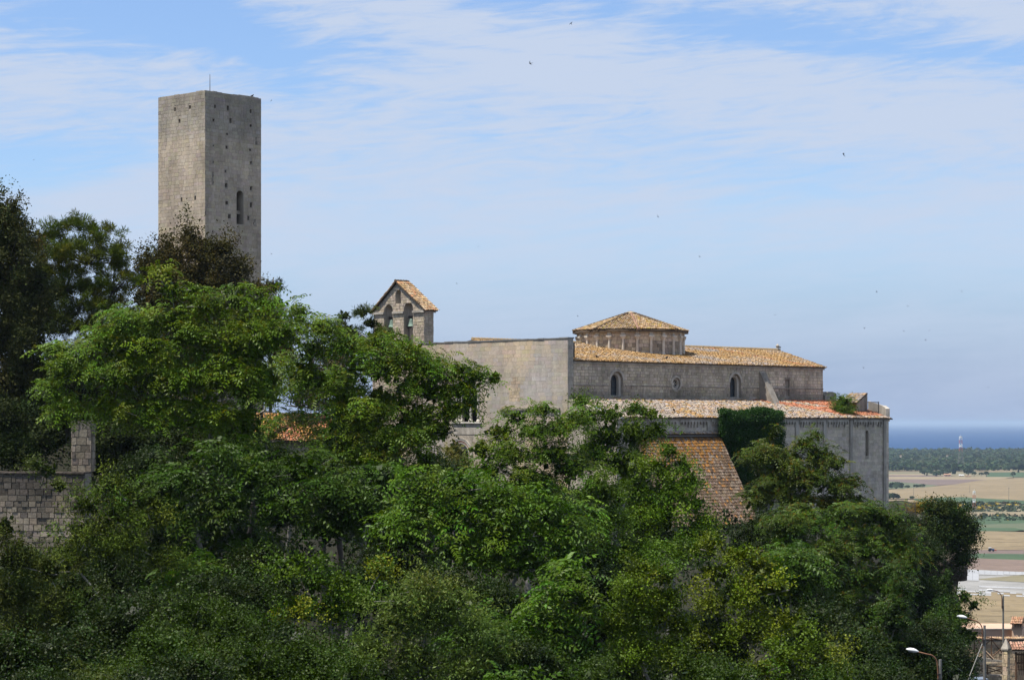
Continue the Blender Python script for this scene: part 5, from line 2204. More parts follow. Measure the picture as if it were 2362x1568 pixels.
    for i in range(2):
        u = (cn[i + 1] - cn[i]).normalized()
        masonry(core, cn[i], u, UP, Vector((u.y, -u.x, 0)), wd, 5, .33, .4, lambda a, b: jit((.40, .34, .255), .13), M['rubble'], (), 40, lambda a, b: 0, .03, .025)
    mb = MB()
    for s, zlo, zhi in ((.72, 0, .1),):
        mb.cbox(c + UP * .06, wd * 1.3, wd * 1.3, .11, ang)
    b4 = [c + UP * .12 + R @ Vector((sx * wd * .66, sy * wd * .66, 0)) for sx, sy in ((-1, -1), (1, -1), (1, 1), (-1, 1))]
    ap = c + UP * 1.0
    for i in range(4):
        mb.poly([b4[i], b4[(i + 1) % 4], ap])
    mb.build('pier_cap', M['cornice'], root)
    # gate canopy and leaves
    g0, g1 = at(2333, 0, Yg + .6), at(2385, 0, Yg + .6)
    root = thing('gate', ((g0.x + g1.x) / 2, Yg + .6, zc - 5), 'gate with brown cane screen and pale lower boards under a little tiled canopy', 'gate')
    mb = MB()
    e = Vector((g0.x - .2, Yg - .3, zat(1499, Yg)))
    U, Vv = Vector((1, 0, 0)), Vector((0, .9, .55)).normalized()
    mb.box(e, U * (g1.x - g0.x), Vv * 1.2, U.cross(Vv) * .08)
    can = mb.build('canopy', M['tile_bed'], root)
    tiles(can, e + U.cross(Vv) * .08, U, Vv, [(.1 + .22 * i, -.05 + .36 * j) for i in range(int((g1.x - g0.x) / .22)) for j in range(3)],
          lambda u, v: pick([(.52, .3, .22), (.55, .36, .28), (.46, .26, .18)]), 20, lambda u, v: v)
    mb = MB()
    zg0, zg1 = zat(1556, Yg + .6), zat(1502, Yg + .6)
    mb.tube([Vector((g0.x + .3, Yg + .35, zc - 5)), Vector((g0.x + .3, Yg + .35, zg1))], .09, 6)
    mb.build('gate_post', M['wood'], root)
    x = g0.x + .5
    k = 0
    while x < g1.x:
        mb = MB()
        mb.tube([Vector((x, Yg + .6 + .02 * (k % 3), zg0)), Vector((x + random.uniform(-.02, .02), Yg + .6, zg1 - random.uniform(0, .15)))], .035, 5)
        mb.build('cane', M['wood'], root)
        x += .075
        k += 1
    x = g0.x + .45
    while x < g1.x:
        mb = MB()
        mb.box((x, Yg + .5, zc - 5), (.15, 0, 0), (0, .04, 0), (0, 0, zat(1545, Yg + .5) - zc + 5))
        mb.build('board', M['wood_pale'], root)
        x += .18
    for zz in (zg0 + .2, (zg0 + zg1) / 2, zg1 - .3):
        mb = MB()
        mb.box((g0.x + .4, Yg + .66, zz), (g1.x - g0.x, 0, 0), (0, .06, 0), (0, 0, .1))
        mb.build('rail', M['wood'], root)
    # parked car of which only the roof shows
    c = at(2262, 1562, 168)
    root = thing('parked_car', c - UP * 1.4, 'grey blue parked car half hidden behind bushes at the lane', 'car')
    paint = mk_mat('car_paint', (0.16, 0.19, 0.24), 0.35, 0.05, 3, spec=0.5)
    prof = [(-2.0, .35), (-2.05, .8), (-1.75, .95), (-1.25, 1.35), (.35, 1.42), (1.05, .95), (1.95, .82), (2.05, .4)]
    mb = MB()
    mb.prism(c + Vector((0, -.8, -1.42)), Vector((1, 0, 0)), UP, Vector((0, -1, 0)), prof, [], 1.6)
    mb.build('body', paint, root)
    mb = MB()
    mb.prism(c + Vector((0, -.81, -1.42)), Vector((1, 0, 0)), UP, Vector((0, -1, 0)), [(-1.4, .98), (-1.12, 1.3), (.3, 1.35), (.85, .98)], [], .008)
    mb.build('side_window', M['glass'], root)
    for sx in (-1.3, 1.25):
        for sy in (-.82, .6):
            mb = MB()
            mb.tube([c + Vector((sx, sy, -1.1)), c + Vector((sx, sy + .22, -1.1))], .32, 14)
            mb.build('wheel', M['dark'], root)


build_lane()


def build_haze():
    mb = MB()
    mb.box((-41000, -60, -84), (82000, 0, 0), (0, 121000, 0), (0, 0, 84 + 33))
    me = mb.mesh('haze')
    m, nt, N, L = new_mat('haze_air')
    out = N('ShaderNodeOutputMaterial')
    v = N('ShaderNodeVolumePrincipled')
    v.inputs['Color'].default_value = (0.62, 0.79, 1.0, 1)
    v.inputs['Density'].default_value = HAZE_DENSITY
    v.inputs['Anisotropy'].default_value = 0.2
    L(v.outputs[0], out.inputs['Volume'])
    o = obj('haze', me, m)
    o['kind'] = 'stuff'


HAZE_DENSITY = 0.00004
build_haze()

# ------------------------------------------------------------------ vegetation
def leaf_quads(P, D, Nn, L_, W_, fold=0.0):
    """rhombic leaves: base P, direction D, normal Nn, arrays (n,3); length and width arrays (n,)"""
    S = np.cross(D, Nn)
    S /= np.linalg.norm(S, axis=1)[:, None] + 1e-9
    L_, W_ = np.broadcast_to(L_, (len(P),))[:, None], np.broadcast_to(W_, (len(P),))[:, None]
    mid = P + D * L_ * 0.42
    return np.stack([P, mid + S * W_ * 0.5 + Nn * fold * W_, P + D * L_, mid - S * W_ * 0.5 + Nn * fold * W_], 1)


def unit(v):
    return v / (np.linalg.norm(v, axis=-1, keepdims=True) + 1e-9)


def spray_ailanthus(lr, leaves=9, L0=0.62, tint=0.3):
    """a whorl of long pinnate leaves at a branch tip"""
    Q, C_ = [], []
    for i in range(leaves):
        young = i < 2
        az = 2 * math.pi * (i / leaves * 1.0) * 2.4 + lr.normal(0, .2)
        el = rad(60) if young else rad(lr.uniform(0, 32))
        L_ = L0 * (0.5 if young else lr.uniform(0.75, 1.15))
        d = np.array([math.cos(az) * math.cos(el), math.sin(az) * math.cos(el), math.sin(el)])
        side = np.array([-math.sin(az), math.cos(az), 0])
        up = np.cross(side, d) * -1
        up = up if up[2] > 0 else -up
        npair = 4
        P, D, Nn = [], [], []
        for k in range(npair):
            t = 0.28 + 0.68 * k / (npair - 1)
            droop = -0.42 * t * t * L_
            p = d * L_ * t + np.array([0, 0, droop])
            dd = unit(d + np.array([0, 0, -0.84 * t]))
            for sgn in (-1, 1):
                v = unit(side * sgn * 0.95 + dd * 0.35 + np.array([0, 0, -0.25]))
                P.append(p)
                D.append(v)
                Nn.append(unit(up + side * sgn * .25))
        P.append(d * L_ + np.array([0, 0, -.42 * L_]))
        D.append(unit(d + np.array([0, 0, -.9])))
        Nn.append(up)
        P, D, Nn = map(np.array, (P, D, Nn))
        ll = np.full(len(P), 0.275 * L_ * (0.9 if not young else 0.8))
        Q.append(leaf_quads(P, D, Nn, ll, ll * 0.45))
        base = np.array([1.0, 1.0, 1.0]) * lr.uniform(0.85, 1.15)
        if young:
            base = base * np.array([1 + tint * 2.2, 1.0, 0.8])
        C_.append(np.repeat((base * lr.uniform(0.9, 1.1))[None], len(P), 0))
    return np.concatenate(Q), np.concatenate(C_)


def spray_leafy(lr, n=34, R=(0.34, 0.34, 0.22), L0=0.12, W=0.6, up=0.6):
    p = lr.normal(size=(n, 3)) * np.array(R) * 0.62
    d = unit(p + lr.normal(0, .25, (n, 3)) + np.array([0, 0, -.05]))
    nn = unit(lr.normal(0, .55, (n, 3)) + np.array([0, 0, up]) + p * 1.0)
    ll = L0 * lr.uniform(.65, 1.25, n)
    q = leaf_quads(p, d, nn, ll, ll * W, 0.1)
    return q, np.ones((n, 3)) * lr.uniform(.8, 1.22, (n, 1))


def spray_needles(lr, n=30, L0=0.34):
    d = unit(lr.normal(size=(n, 3)) + np.array([0, 0, .75]))
    p = d * 0.05 + lr.normal(0, .07, (n, 3))
    nn = unit(lr.normal(size=(n, 3)))
    ll = L0 * lr.uniform(.7, 1.15, n)
    q = leaf_quads(p, d, nn, ll, 0.042)
    return q, np.ones((n, 3)) * lr.uniform(.8, 1.2, (n, 1))


lr0 = np.random.default_rng(11)
SPR = {
    'ail': [spray_ailanthus(lr0, 8) for _ in range(5)],
    'ail_big': [spray_ailanthus(lr0, 8, 0.85, 0.15) for _ in range(4)],
    'ail_red': [spray_ailanthus(lr0, 8, 0.55, 0.7) for _ in range(4)],
    'leafy': [spray_leafy(lr0, 36, (.32, .32, .2), 0.112, .7) for _ in range(5)],
    'small': [spray_leafy(lr0, 44, (.30, .30, .2), 0.09, .74) for _ in range(5)],
    'oak': [spray_leafy(lr0, 22, (.28, .28, .34), 0.17, .6, .3) for _ in range(5)],
    'willow': [spray_leafy(lr0, 40, (.25, .25, .32), 0.15, .32, .35) for _ in range(5)],
    'broom': [spray_leafy(lr0, 36, (.22, .22, .34), 0.16, .3, .2) for _ in range(5)],
    'ivy': [spray_leafy(lr0, 30, (.3, .3, .25), 0.15, .85, .3) for _ in range(5)],
    'pine': [spray_needles(lr0) for _ in range(4)],
}


def rot_to(axes, lr):
    """rotation matrices with z along the axes and a random spin"""
    n = len(axes)
    z = unit(axes)
    h = np.where(np.abs(z[:, 2:3]) < .95, np.array([[0, 0, 1.0]]), np.array([[1.0, 0, 0]]))
    x = unit(np.cross(h, z))
    y = np.cross(z, x)
    a = lr.uniform(0, 2 * math.pi, n)[:, None]
    x2 = x * np.cos(a) + y * np.sin(a)
    y2 = -x * np.sin(a) + y * np.cos(a)
    return np.stack([x2, y2, z], -1)


def place_sprays(kind, P, axes, scale, cols, lr):
    T = SPR[kind]
    which = lr.integers(len(T), size=len(P))
    R = rot_to(axes, lr)
    VV, CC = [], []
    for k, (q, c) in enumerate(T):
        ix = np.where(which == k)[0]
        if not len(ix):
            continue
        v = np.einsum('nij,qj->nqi', R[ix], q.reshape(-1, 3)) * scale[ix][:, None, None] + P[ix][:, None]
        VV.append(v.reshape(-1, 4, 3))
        cc = c[None] * cols[ix][:, None]
        VVn = len(ix) * len(q)
        CC.append(cc.reshape(VVn, 3))
    return np.concatenate(VV), np.concatenate(CC)


LEAF_GAIN = {'leaf': (1.64, 1.64, 0.46), 'leaf_dull': (1.35, 1.3, 0.62)}
KINDS = {   # spray kind, spray scale, colour, yellow shift, clump spread, sprays per clump, area per spray, axis up-bias
    'ailanthus': dict(gap=-0.05, gs=.55, gz=2.6, spray='ail', sc=1.0, col=(0.054, 0.090, 0.011), per=2, area=0.24, spread=.30, up=1.3, mat='leaf', bark='bark'),
    'ailanthus_big': dict(gap=-0.05, gs=.55, gz=2.6, spray='ail_big', sc=1.0, col=(0.040, 0.080, 0.010), per=2, area=0.36, spread=.4, up=1.3, mat='leaf', bark='bark'),
    'ailanthus_red': dict(gap=-0.1, gs=.55, gz=2.6, spray='ail_red', sc=1.0, col=(0.044, 0.062, 0.012), per=2, area=0.26, spread=.28, up=1.2, mat='leaf', bark='bark'),
    'leafy': dict(spray='leafy', sc=1.0, col=(0.046, 0.082, 0.010), per=7, area=0.125, spread=.30, up=.8, mat='leaf', bark='bark'),
    'small': dict(spray='small', sc=1.0, col=(0.042, 0.076, 0.010), per=7, area=0.125, spread=.29, up=.8, mat='leaf', bark='bark'),
    'oak': dict(spray='oak', sc=1.0, col=(0.034, 0.034, 0.014), per=6, area=0.13, spread=.34, up=.9, mat='leaf_dull', bark='bark_dark'),
    'willow': dict(spray='willow', sc=1.0, col=(0.056, 0.078, 0.026), per=7, area=0.12, spread=.36, up=.8, mat='leaf', bark='bark'),
    'broom': dict(spray='broom', sc=1.0, col=(0.048, 0.066, 0.012), per=7, area=0.12, spread=.36, up=1.0, mat='leaf_dull', bark='bark'),
    'ivy': dict(gap=-9, spray='ivy', sc=1.0, col=(0.02, 0.044, 0.008), per=6, area=0.18, spread=.28, up=.3, mat='leaf', bark='bark_dark'),
    'pine': dict(spray='pine', sc=1.0, col=(0.034, 0.050, 0.012), per=7, area=0.14, spread=.27, up=1.2, mat='leaf_dull', bark='bark_dark'),
}


def crown_points(lobes, K, lr, back=0.25, dens=1.0, rough=0.30, seed=0):
    """clump centres spread over and inside the lobes (centre, radii), outward axes"""
    P, A, hub = [], [], []
    C_ = np.array([l[0] for l in lobes])
    Rr = np.array([l[1] for l in lobes])
    for k, (c, r) in enumerate(lobes):
        c, r = np.array(c), np.array(r)
        area = 4 * math.pi * ((r[0] * r[1]) ** 1.6 / 3 + (r[0] * r[2]) ** 1.6 / 3 + (r[1] * r[2]) ** 1.6 / 3) ** (1 / 1.6)
        n = int(max(4, area / (K['area'] * K['per']) * dens * 1.5))
        d = unit(lr.normal(size=(n, 3)) + np.array([0, -.15, .18]))
        keep = (d[:, 1] < 0.2) | (lr.random(n) < back)
        d = d[keep]
        nn = np.array([mnoise.noise(Vector(x * 2.3 + k * 5.1)) for x in d])
        rr = 0.95 + 0.55 * nn + lr.normal(0, rough * .22, len(d))
        inner = lr.random(len(d)) < 0.30
        rr = np.where(inner, lr.uniform(.42, .72, len(d)), rr)
        p = c + d * r * rr[:, None]
        ok = np.ones(len(p), bool)
        for j in range(len(lobes)):
            if j != k:
                q = np.linalg.norm((p - C_[j]) / Rr[j], axis=1)
                ok &= ~((q < 0.55) & (lr.random(len(p)) < .8))
        # the outer shell breaks up into pads with gaps that look into the shaded inside
        gs = K.get('gs', 0.75)
        gz = K.get('gz', 1.7)
        gap = np.array([mnoise.noise(Vector((x[0] * gs, x[1] * gs, x[2] * gs * gz + seed * 3.1))) for x in p]).reshape(-1)
        ok &= inner | ((gap + lr.normal(0, .05, len(p))) > K.get('gap', -0.10))
        p, d = p[ok], d[ok]
        P.append(p)
        A.append(unit(d + np.array([0, 0, K['up']])))
        hub.append(np.full(len(p), k))
    return np.concatenate(P), np.concatenate(A), np.concatenate(hub)


def branch_mesh(paths, n=4):
    V, F = [], []
    for pts, rads in paths:
        pts = np.asarray(pts)
        b0 = len(V)
        for i, p in enumerate(pts):
            d = unit(pts[min(i + 1, len(pts) - 1)] - pts[max(i - 1, 0)])
            a = unit(np.cross(d, [0.3, 0.25, 0.92] if abs(d[2]) < .9 else [1, 0, 0]))
            b = np.cross(d, a)
            for k in range(n):
                t = 2 * math.pi * k / n
                V.append(p + a * rads[i] * math.cos(t) + b * rads[i] * math.sin(t))
        for i in range(len(pts) - 1):
            for k in range(n):
                F.append((b0 + i * n + k, b0 + i * n + (k + 1) % n, b0 + (i + 1) * n + (k + 1) % n, b0 + (i + 1) * n + k))
    return np.array(V), np.array(F)


def curve(a, b, lr, n=4, sag=0.12, lift=0.1):
    a, b = np.asarray(a, float), np.asarray(b, float)
    L_ = np.linalg.norm(b - a)
    t = np.linspace(0, 1, n + 1)[:, None]
    off = lr.normal(0, sag * L_, 3) * np.array([1, 1, .4])
    mid = np.sin(t * math.pi) * off + np.sin(t * math.pi) * np.array([0, 0, lift * L_])
    return a + (b - a) * t + mid


def grow(name, label, cat, kind, lobes, base, seed, group=None, col=None, dens=1.0, back=0.25, twig=0.6, trunk_r=0.16, yellow=None,
         sc=1.0, bare=0.0, gap=None, gs=None, mass=True):
    """a tree or bush: Empty at the base > trunk, branches, crown"""
    K = dict(KINDS[kind])
    if gap is not None:
        K['gap'], K['gs'] = gap, gs
    lr = np.random.default_rng(seed)
    base = np.asarray(base, float)
    lob = [(np.asarray(c, float) - base, np.asarray(r, float)) for c, r in lobes]
    P, A, hub = crown_points(lob, K, lr, back, dens, seed=seed)
    m = len(P)
    per = K['per']
    ccol = np.array(col or K['col']) * np.array(LEAF_GAIN[K['mat']])
    clump = ccol[None] * np.exp(lr.normal(0, .14, (m, 1)))
    clump[:, 0] *= np.exp(lr.normal(0, .13, m))
    if yellow is not None:
        yc, frac = yellow
        sel = np.array([mnoise.noise(Vector(p * 0.5) + Vector((seed, 0, 0))) for p in P]) + lr.normal(0, .05, m) > (0.5 - frac)
        clump[sel] = 1.2 * np.array(yc) * np.exp(lr.normal(0, .15, (sel.sum(), 1)))
    Pn = np.repeat(P, per, 0) + lr.normal(0, K['spread'], (m * per, 3)) * np.array([1, 1, .7])
    An = unit(np.repeat(A, per, 0) + lr.normal(0, .25, (m * per, 3)))
    Cn = np.repeat(clump, per, 0) * np.exp(lr.normal(0, .10, (m * per, 1)))
    s = K['sc'] * sc * lr.uniform(.62, 1.3, m * per)
    V, C_ = place_sprays(K['spray'], Pn, An, s, Cn, lr)
    # dark leaf quads added inside every lobe to keep light out of the crown
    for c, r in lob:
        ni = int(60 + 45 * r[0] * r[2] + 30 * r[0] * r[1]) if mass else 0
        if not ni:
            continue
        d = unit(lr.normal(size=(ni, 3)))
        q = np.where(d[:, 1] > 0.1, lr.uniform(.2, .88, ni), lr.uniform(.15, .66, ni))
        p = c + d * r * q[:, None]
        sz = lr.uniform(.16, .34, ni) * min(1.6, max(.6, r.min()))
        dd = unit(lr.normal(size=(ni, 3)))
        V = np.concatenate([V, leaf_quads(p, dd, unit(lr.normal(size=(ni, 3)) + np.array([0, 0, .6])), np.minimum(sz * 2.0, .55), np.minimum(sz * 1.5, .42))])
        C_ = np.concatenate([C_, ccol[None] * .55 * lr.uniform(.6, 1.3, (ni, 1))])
    root = thing(name, tuple(base), label, cat, group)
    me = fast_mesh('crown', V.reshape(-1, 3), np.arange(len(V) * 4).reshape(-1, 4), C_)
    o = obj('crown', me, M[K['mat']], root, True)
    # wood
    zmin = min((c - r)[2] for c, r in lob)
    ctr = np.mean([c for c, r in lob], 0)
    fork = np.array([ctr[0] * .5, ctr[1] * .5, max(0.25 * ctr[2], min(zmin, ctr[2] * .6))])
    tr = [(curve((0, 0, -0.6), fork, lr, 5, .05, 0), np.linspace(trunk_r, trunk_r * .72, 6))]
    limbs = []
    hubp = []
    hubp = [c - np.array([0, 0, r[2] * .45]) for c, r in lob]
    todo, nodes = list(range(len(lob))), [(fork, trunk_r * .7)]
    while todo:         # every limb leaves from the nearest wood already grown
        best = min(((np.linalg.norm(hubp[k] - q) * (1 + 0.02 * j), k, j) for k in todo for j, (q, _) in enumerate(nodes)), key=lambda t: t[0])
        _, k, j = best
        q, r0 = nodes[j]
        r1 = max(r0 * .62, .022)
        limbs.append((curve(q, hubp[k], lr, 5, .08, .05), np.linspace(max(r0 * .8, r1), r1, 6)))
        nodes.append((hubp[k], r1))
        todo.remove(k)
    for i in range(m):
        if lr.random() < twig:
            h = hubp[hub[i]]
            r0 = trunk_r * lr.uniform(.07, .14)
            limbs.append((curve(h, P[i], lr, 4, .10, .03), np.linspace(r0, max(.008, r0 * .35), 5)))
    for _ in range(int(bare)):
        k = lr.integers(len(lob))
        c, r = lob[k]
        d = unit(lr.normal(size=3) + np.array([0, -.6, .1]))
        limbs.append((curve(hubp[k], c + d * r * lr.uniform(1.0, 1.15), lr, 5, .12, .0), np.linspace(.045, .014, 6)))
    v, f = branch_mesh(tr, 8)
    obj('trunk', fast_mesh('trunk', v, f, smooth=True), M[K['bark']], root, True)
    v, f = branch_mesh(limbs, 4)
    obj('branches', fast_mesh('branches', v, f), M[K['bark']], root, True)
    return root


def L(Y, *items, depth=0.85):
    """lobes from (px, py, half width, half height[, dY]) on the plan of the view at distance Y"""
    out = []
    for it in items:
        px, py, rx, ry = it[:4]
        y = Y + (it[4] if len(it) > 4 else 0)
        k = y / FL
        f = lambda r: max(r * k - 0.13, 0.6 * r * k)
        out.append((at(px, py, y), (f(rx), f(max(rx, ry) * depth), f(ry))))
    return out


def foot(px, Y, dz=0.0):
    x = (px - CX) / FL * Y
    return (x, Y, ground_z(x, Y) + dz)


# --- dark trees behind, at the left
grow('holm_oak', 'dark brownish holm oak at the left edge of the picture', 'tree', 'oak',
     L(150, (15, 500, 45, 62), (35, 560, 55, 60), (-20, 620, 120, 110), (70, 660, 60, 70), (30, 760, 110, 110), (60, 880, 120, 100), (20, 990, 90, 80)),
     foot(20, 150), 21, col=(0.030, 0.035, 0.015), trunk_r=.3, dens=1.2)
grow('pine_tree', 'broad green pine with tufted top at left, behind the bright green tree', 'tree', 'pine',
     L(158, (130, 530, 40, 22), (185, 525, 45, 22), (235, 540, 40, 28), (280, 575, 28, 40), (110, 570, 45, 30), (200, 590, 90, 50), (150, 650, 110, 60),
       (260, 650, 60, 60), (210, 730, 110, 70), (120, 740, 90, 70), (240, 810, 90, 60)),
     foot(200, 158), 22, trunk_r=.35, dens=1.1, twig=.8, mass=False, col=(0.062, 0.080, 0.013))
grow('holm_oak', 'brown leaved holm oak standing in front of the tall tower', 'tree', 'oak',
     L(165, (440, 560, 28, 50), (475, 590, 42, 60), (515, 585, 35, 45), (395, 600, 45, 55), (350, 620, 40, 55), (545, 640, 40, 50), (430, 660, 90, 60),
       (370, 700, 85, 65), (500, 700, 90, 70), (560, 720, 50, 50), (600, 700, 30, 40), (430, 780, 130, 70)),
     foot(460, 165), 23, dens=1.15, col=(0.044, 0.038, 0.018), yellow=((0.055, 0.049, 0.02), .25), trunk_r=.3)
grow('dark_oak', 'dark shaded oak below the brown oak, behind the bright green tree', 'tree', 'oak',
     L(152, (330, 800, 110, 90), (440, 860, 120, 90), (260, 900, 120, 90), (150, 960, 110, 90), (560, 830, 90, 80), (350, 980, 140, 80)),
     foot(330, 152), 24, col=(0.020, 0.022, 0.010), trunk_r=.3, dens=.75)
grow('small_pine', 'small pine peeping out right of the foot of the tower', 'tree', 'pine',
     L(192, (625, 662, 20, 14), (605, 690, 30, 26), (640, 700, 25, 24), (615, 740, 40, 30)), foot(620, 192), 25, trunk_r=.16)
grow('dry_oak', 'brown dry shrubby oak at the right foot of the tower', 'tree', 'oak',
     L(172, (590, 690, 36, 44), (620, 740, 46, 46), (650, 800, 40, 50)), foot(600, 172), 26, col=(0.050, 0.042, 0.02), trunk_r=.14)
grow('bell_pine', 'pine with dark tufts in front of the left bell arch', 'tree', 'pine',
     L(184, (797, 728, 18, 14), (835, 720, 28, 13), (855, 745, 30, 18), (880, 772, 28, 14), (905, 775, 20, 12), (800, 765, 40, 24), (850, 800, 60, 34), (780, 830, 60, 50), (730, 900, 60, 60)),
     foot(820, 184), 27, trunk_r=.22, twig=1.0, dens=.7)

# --- bright tree of heaven at the left
grow('tree_of_heaven', 'largest bright green tree with feathery leaves in front of the tower oaks', 'tree', 'ailanthus',
     L(112, (368, 628, 38, 20), (395, 670, 38, 24), (445, 668, 30, 16), (470, 700, 70, 34), (540, 695, 60, 34), (610, 705, 60, 36), (400, 735, 70, 34),
       (300, 745, 85, 34), (240, 785, 80, 36), (340, 800, 90, 44), (450, 775, 90, 44), (560, 770, 90, 48), (650, 770, 70, 48), (130, 810, 50, 26),
       (170, 850, 80, 36), (110, 890, 50, 28), (270, 860, 100, 46), (400, 870, 100, 52), (520, 865, 100, 54), (150, 940, 60, 30), (250, 940, 80, 40),
       (360, 955, 100, 44), (480, 960, 90, 50), (590, 880, 70, 60), (560, 980, 50, 50), (580, 800, 90, 50)),
     foot(470, 112), 31, trunk_r=.2, dens=1.0, twig=.9, bare=60, back=.3)
grow('tree_of_heaven', 'bright green feathery tree reaching right to the church window', 'tree', 'ailanthus',
     L(116, (690, 725, 40, 32), (745, 755, 60, 34), (800, 790, 60, 36), (720, 810, 50, 34), (870, 790, 70, 34), (940, 815, 60, 34), (990, 850, 70, 34),
       (1060, 855, 50, 24), (1108, 868, 40, 18), (1140, 872, 22, 10), (870, 850, 90, 44), (960, 890, 80, 38), (1050, 905, 44, 18), (1085, 928, 30, 12), (1040, 955, 30, 14),
       (880, 930, 90, 44), (960, 960, 70, 40), (1010, 990, 50, 34), (900, 1010, 80, 40), (800, 1040, 60, 40), (620, 900, 40, 60), (840, 970, 60, 40), (760, 880, 60, 40), (700, 860, 50, 40), (800, 920, 44, 34), (940, 1005, 80, 44), (860, 1060, 80, 44), (985, 1060, 44, 30), (820, 990, 56, 44), (1075, 896, 46, 20), (1045, 940, 44, 22), (1000, 905, 60, 36), (990, 1000, 60, 34)),
     foot(790, 116), 32, trunk_r=.22, dens=1.05, twig=.9, bare=60, back=.3)
grow('thin_tree', 'thin half bare tree with pale stem in front of the orange tiled house', 'tree', 'ailanthus', mass=False, lobes=
     L(122, (650, 850, 44, 40), (700, 900, 40, 30), (610, 930, 30, 40), (760, 880, 40, 30), (640, 985, 40, 26), (700, 965, 46, 24), (740, 1010, 60, 22), (615, 1010, 44, 26)), base=foot(665, 122), seed=33, trunk_r=.13, dens=.9, twig=1.0, bare=40)
grow('bare_tree', 'grey leafless tree standing between the two bright feathery trees', 'tree', 'oak', mass=False, lobes=
     L(138, (720, 850, 60, 50), (790, 870, 50, 50), (690, 920, 40, 40), (760, 930, 50, 30)), base=foot(735, 138), seed=37, trunk_r=.2, dens=.25, twig=1.0, bare=130, col=(0.05, 0.045, 0.035))
grow('ivy_clad_tree', 'dark ivy clad trunk left of the orange tiled house', 'tree', 'ivy',
     L(118, (575, 830, 16, 60), (572, 930, 18, 60), (570, 1030, 22, 60), (585, 1110, 40, 40)), foot(572, 118), 34, trunk_r=.22, twig=.2)
grow('ivy_clad_tree', 'dark ivy clad leaning trunk right of the orange tiled house', 'tree', 'ivy',
     L(120, (800, 900, 22, 40), (785, 960, 24, 44), (770, 1020, 30, 40)), foot(775, 120), 35, trunk_r=.22, twig=.4)
grow('olive_shrub', 'pale grey leafless looking shrub beside the church portal', 'shrub', 'willow',
     L(150, (1045, 1040, 32, 30), (1030, 1080, 40, 34), (1075, 1075, 26, 26)), foot(1045, 150), 36, col=(0.09, 0.092, 0.07), dens=.6, trunk_r=.08)

# --- middle
grow('tree_of_heaven', 'feathery green tree below the church front, left of its corner', 'tree', 'ailanthus',
     L(126, (1190, 965, 44, 24), (1250, 945, 40, 18), (1150, 995, 50, 26), (1230, 995, 60, 30), (1290, 985, 50, 26), (1330, 965, 44, 26), (1180, 1050, 70, 34), (1270, 1050, 70, 36),
       (1120, 1090, 60, 36), (1220, 1110, 80, 44), (1320, 1080, 60, 40), (1110, 1040, 40, 24)),
     foot(1230, 126), 41, trunk_r=.18, dens=.9, twig=.9, bare=10, col=(0.046, 0.082, 0.010))
grow('elm_tree', 'leafy green tree in front of the left end of the aisle roof', 'tree', 'leafy',
     L(132, (1340, 925, 18, 14), (1355, 965, 34, 28), (1405, 955, 44, 26), (1470, 945, 34, 16), (1500, 955, 26, 14), (1400, 1010, 60, 40), (1460, 1000, 50, 40), (1510, 990, 36, 34),
       (1360, 1050, 50, 44), (1440, 1070, 70, 44)),
     foot(1420, 132), 42, trunk_r=.18, dens=.62, twig=1.0, bare=14, col=(0.042, 0.074, 0.011))
grow('elm_tree', 'green bushy tree covering the left part of the big tiled lean-to roof', 'tree', 'leafy',
     L(118, (1545, 1040, 26, 24), (1520, 1080, 50, 36), (1575, 1075, 28, 28), (1470, 1120, 60, 44), (1545, 1130, 52, 44), (1588, 1110, 28, 34), (1602, 1165, 34, 32), (1625, 1210, 40, 32), (1500, 1190, 80, 54),
       (1580, 1245, 60, 40), (1650, 1248, 30, 22)),
     foot(1540, 118), 43, trunk_r=.18, dens=.85, twig=.6, col=(0.050, 0.088, 0.010))
grow('tree_of_heaven', 'dark feathery tree in the middle below the church front', 'tree', 'ailanthus_big',
     L(104, (1060, 1120, 70, 40), (960, 1130, 80, 44), (1150, 1160, 80, 44), (1240, 1170, 70, 44), (1040, 1190, 90, 50), (1170, 1230, 90, 50), (1290, 1220, 70, 44), (930, 1220, 90, 56),
       (1080, 1270, 90, 50), (1200, 1300, 80, 44), (1310, 1290, 50, 40)),
     foot(1100, 104), 44, trunk_r=.18, dens=.95, twig=.7, bare=14)
grow('tree_of_heaven', 'feathery sapling with long leaves between the pale bush and the broad green bush', 'tree', 'ailanthus_big',
     L(94, (1330, 1330, 44, 30), (1290, 1370, 70, 34), (1350, 1390, 40, 30), (1240, 1420, 60, 40), (1310, 1440, 60, 40), (1270, 1500, 70, 44), (1350, 1500, 40, 40)),
     foot(1300, 94), 45, trunk_r=.12, dens=.95, twig=.8)
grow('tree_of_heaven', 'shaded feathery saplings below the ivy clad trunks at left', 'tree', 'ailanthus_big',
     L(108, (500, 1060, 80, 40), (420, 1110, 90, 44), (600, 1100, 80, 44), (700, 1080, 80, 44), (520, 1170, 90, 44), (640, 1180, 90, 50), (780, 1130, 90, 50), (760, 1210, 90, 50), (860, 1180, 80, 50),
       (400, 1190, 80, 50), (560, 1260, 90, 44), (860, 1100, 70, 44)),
     foot(620, 108), 46, trunk_r=.14, dens=.8, twig=.6, col=(0.023, 0.047, 0.008), bare=12)  # leaf colour darkened, shade of the slope painted in

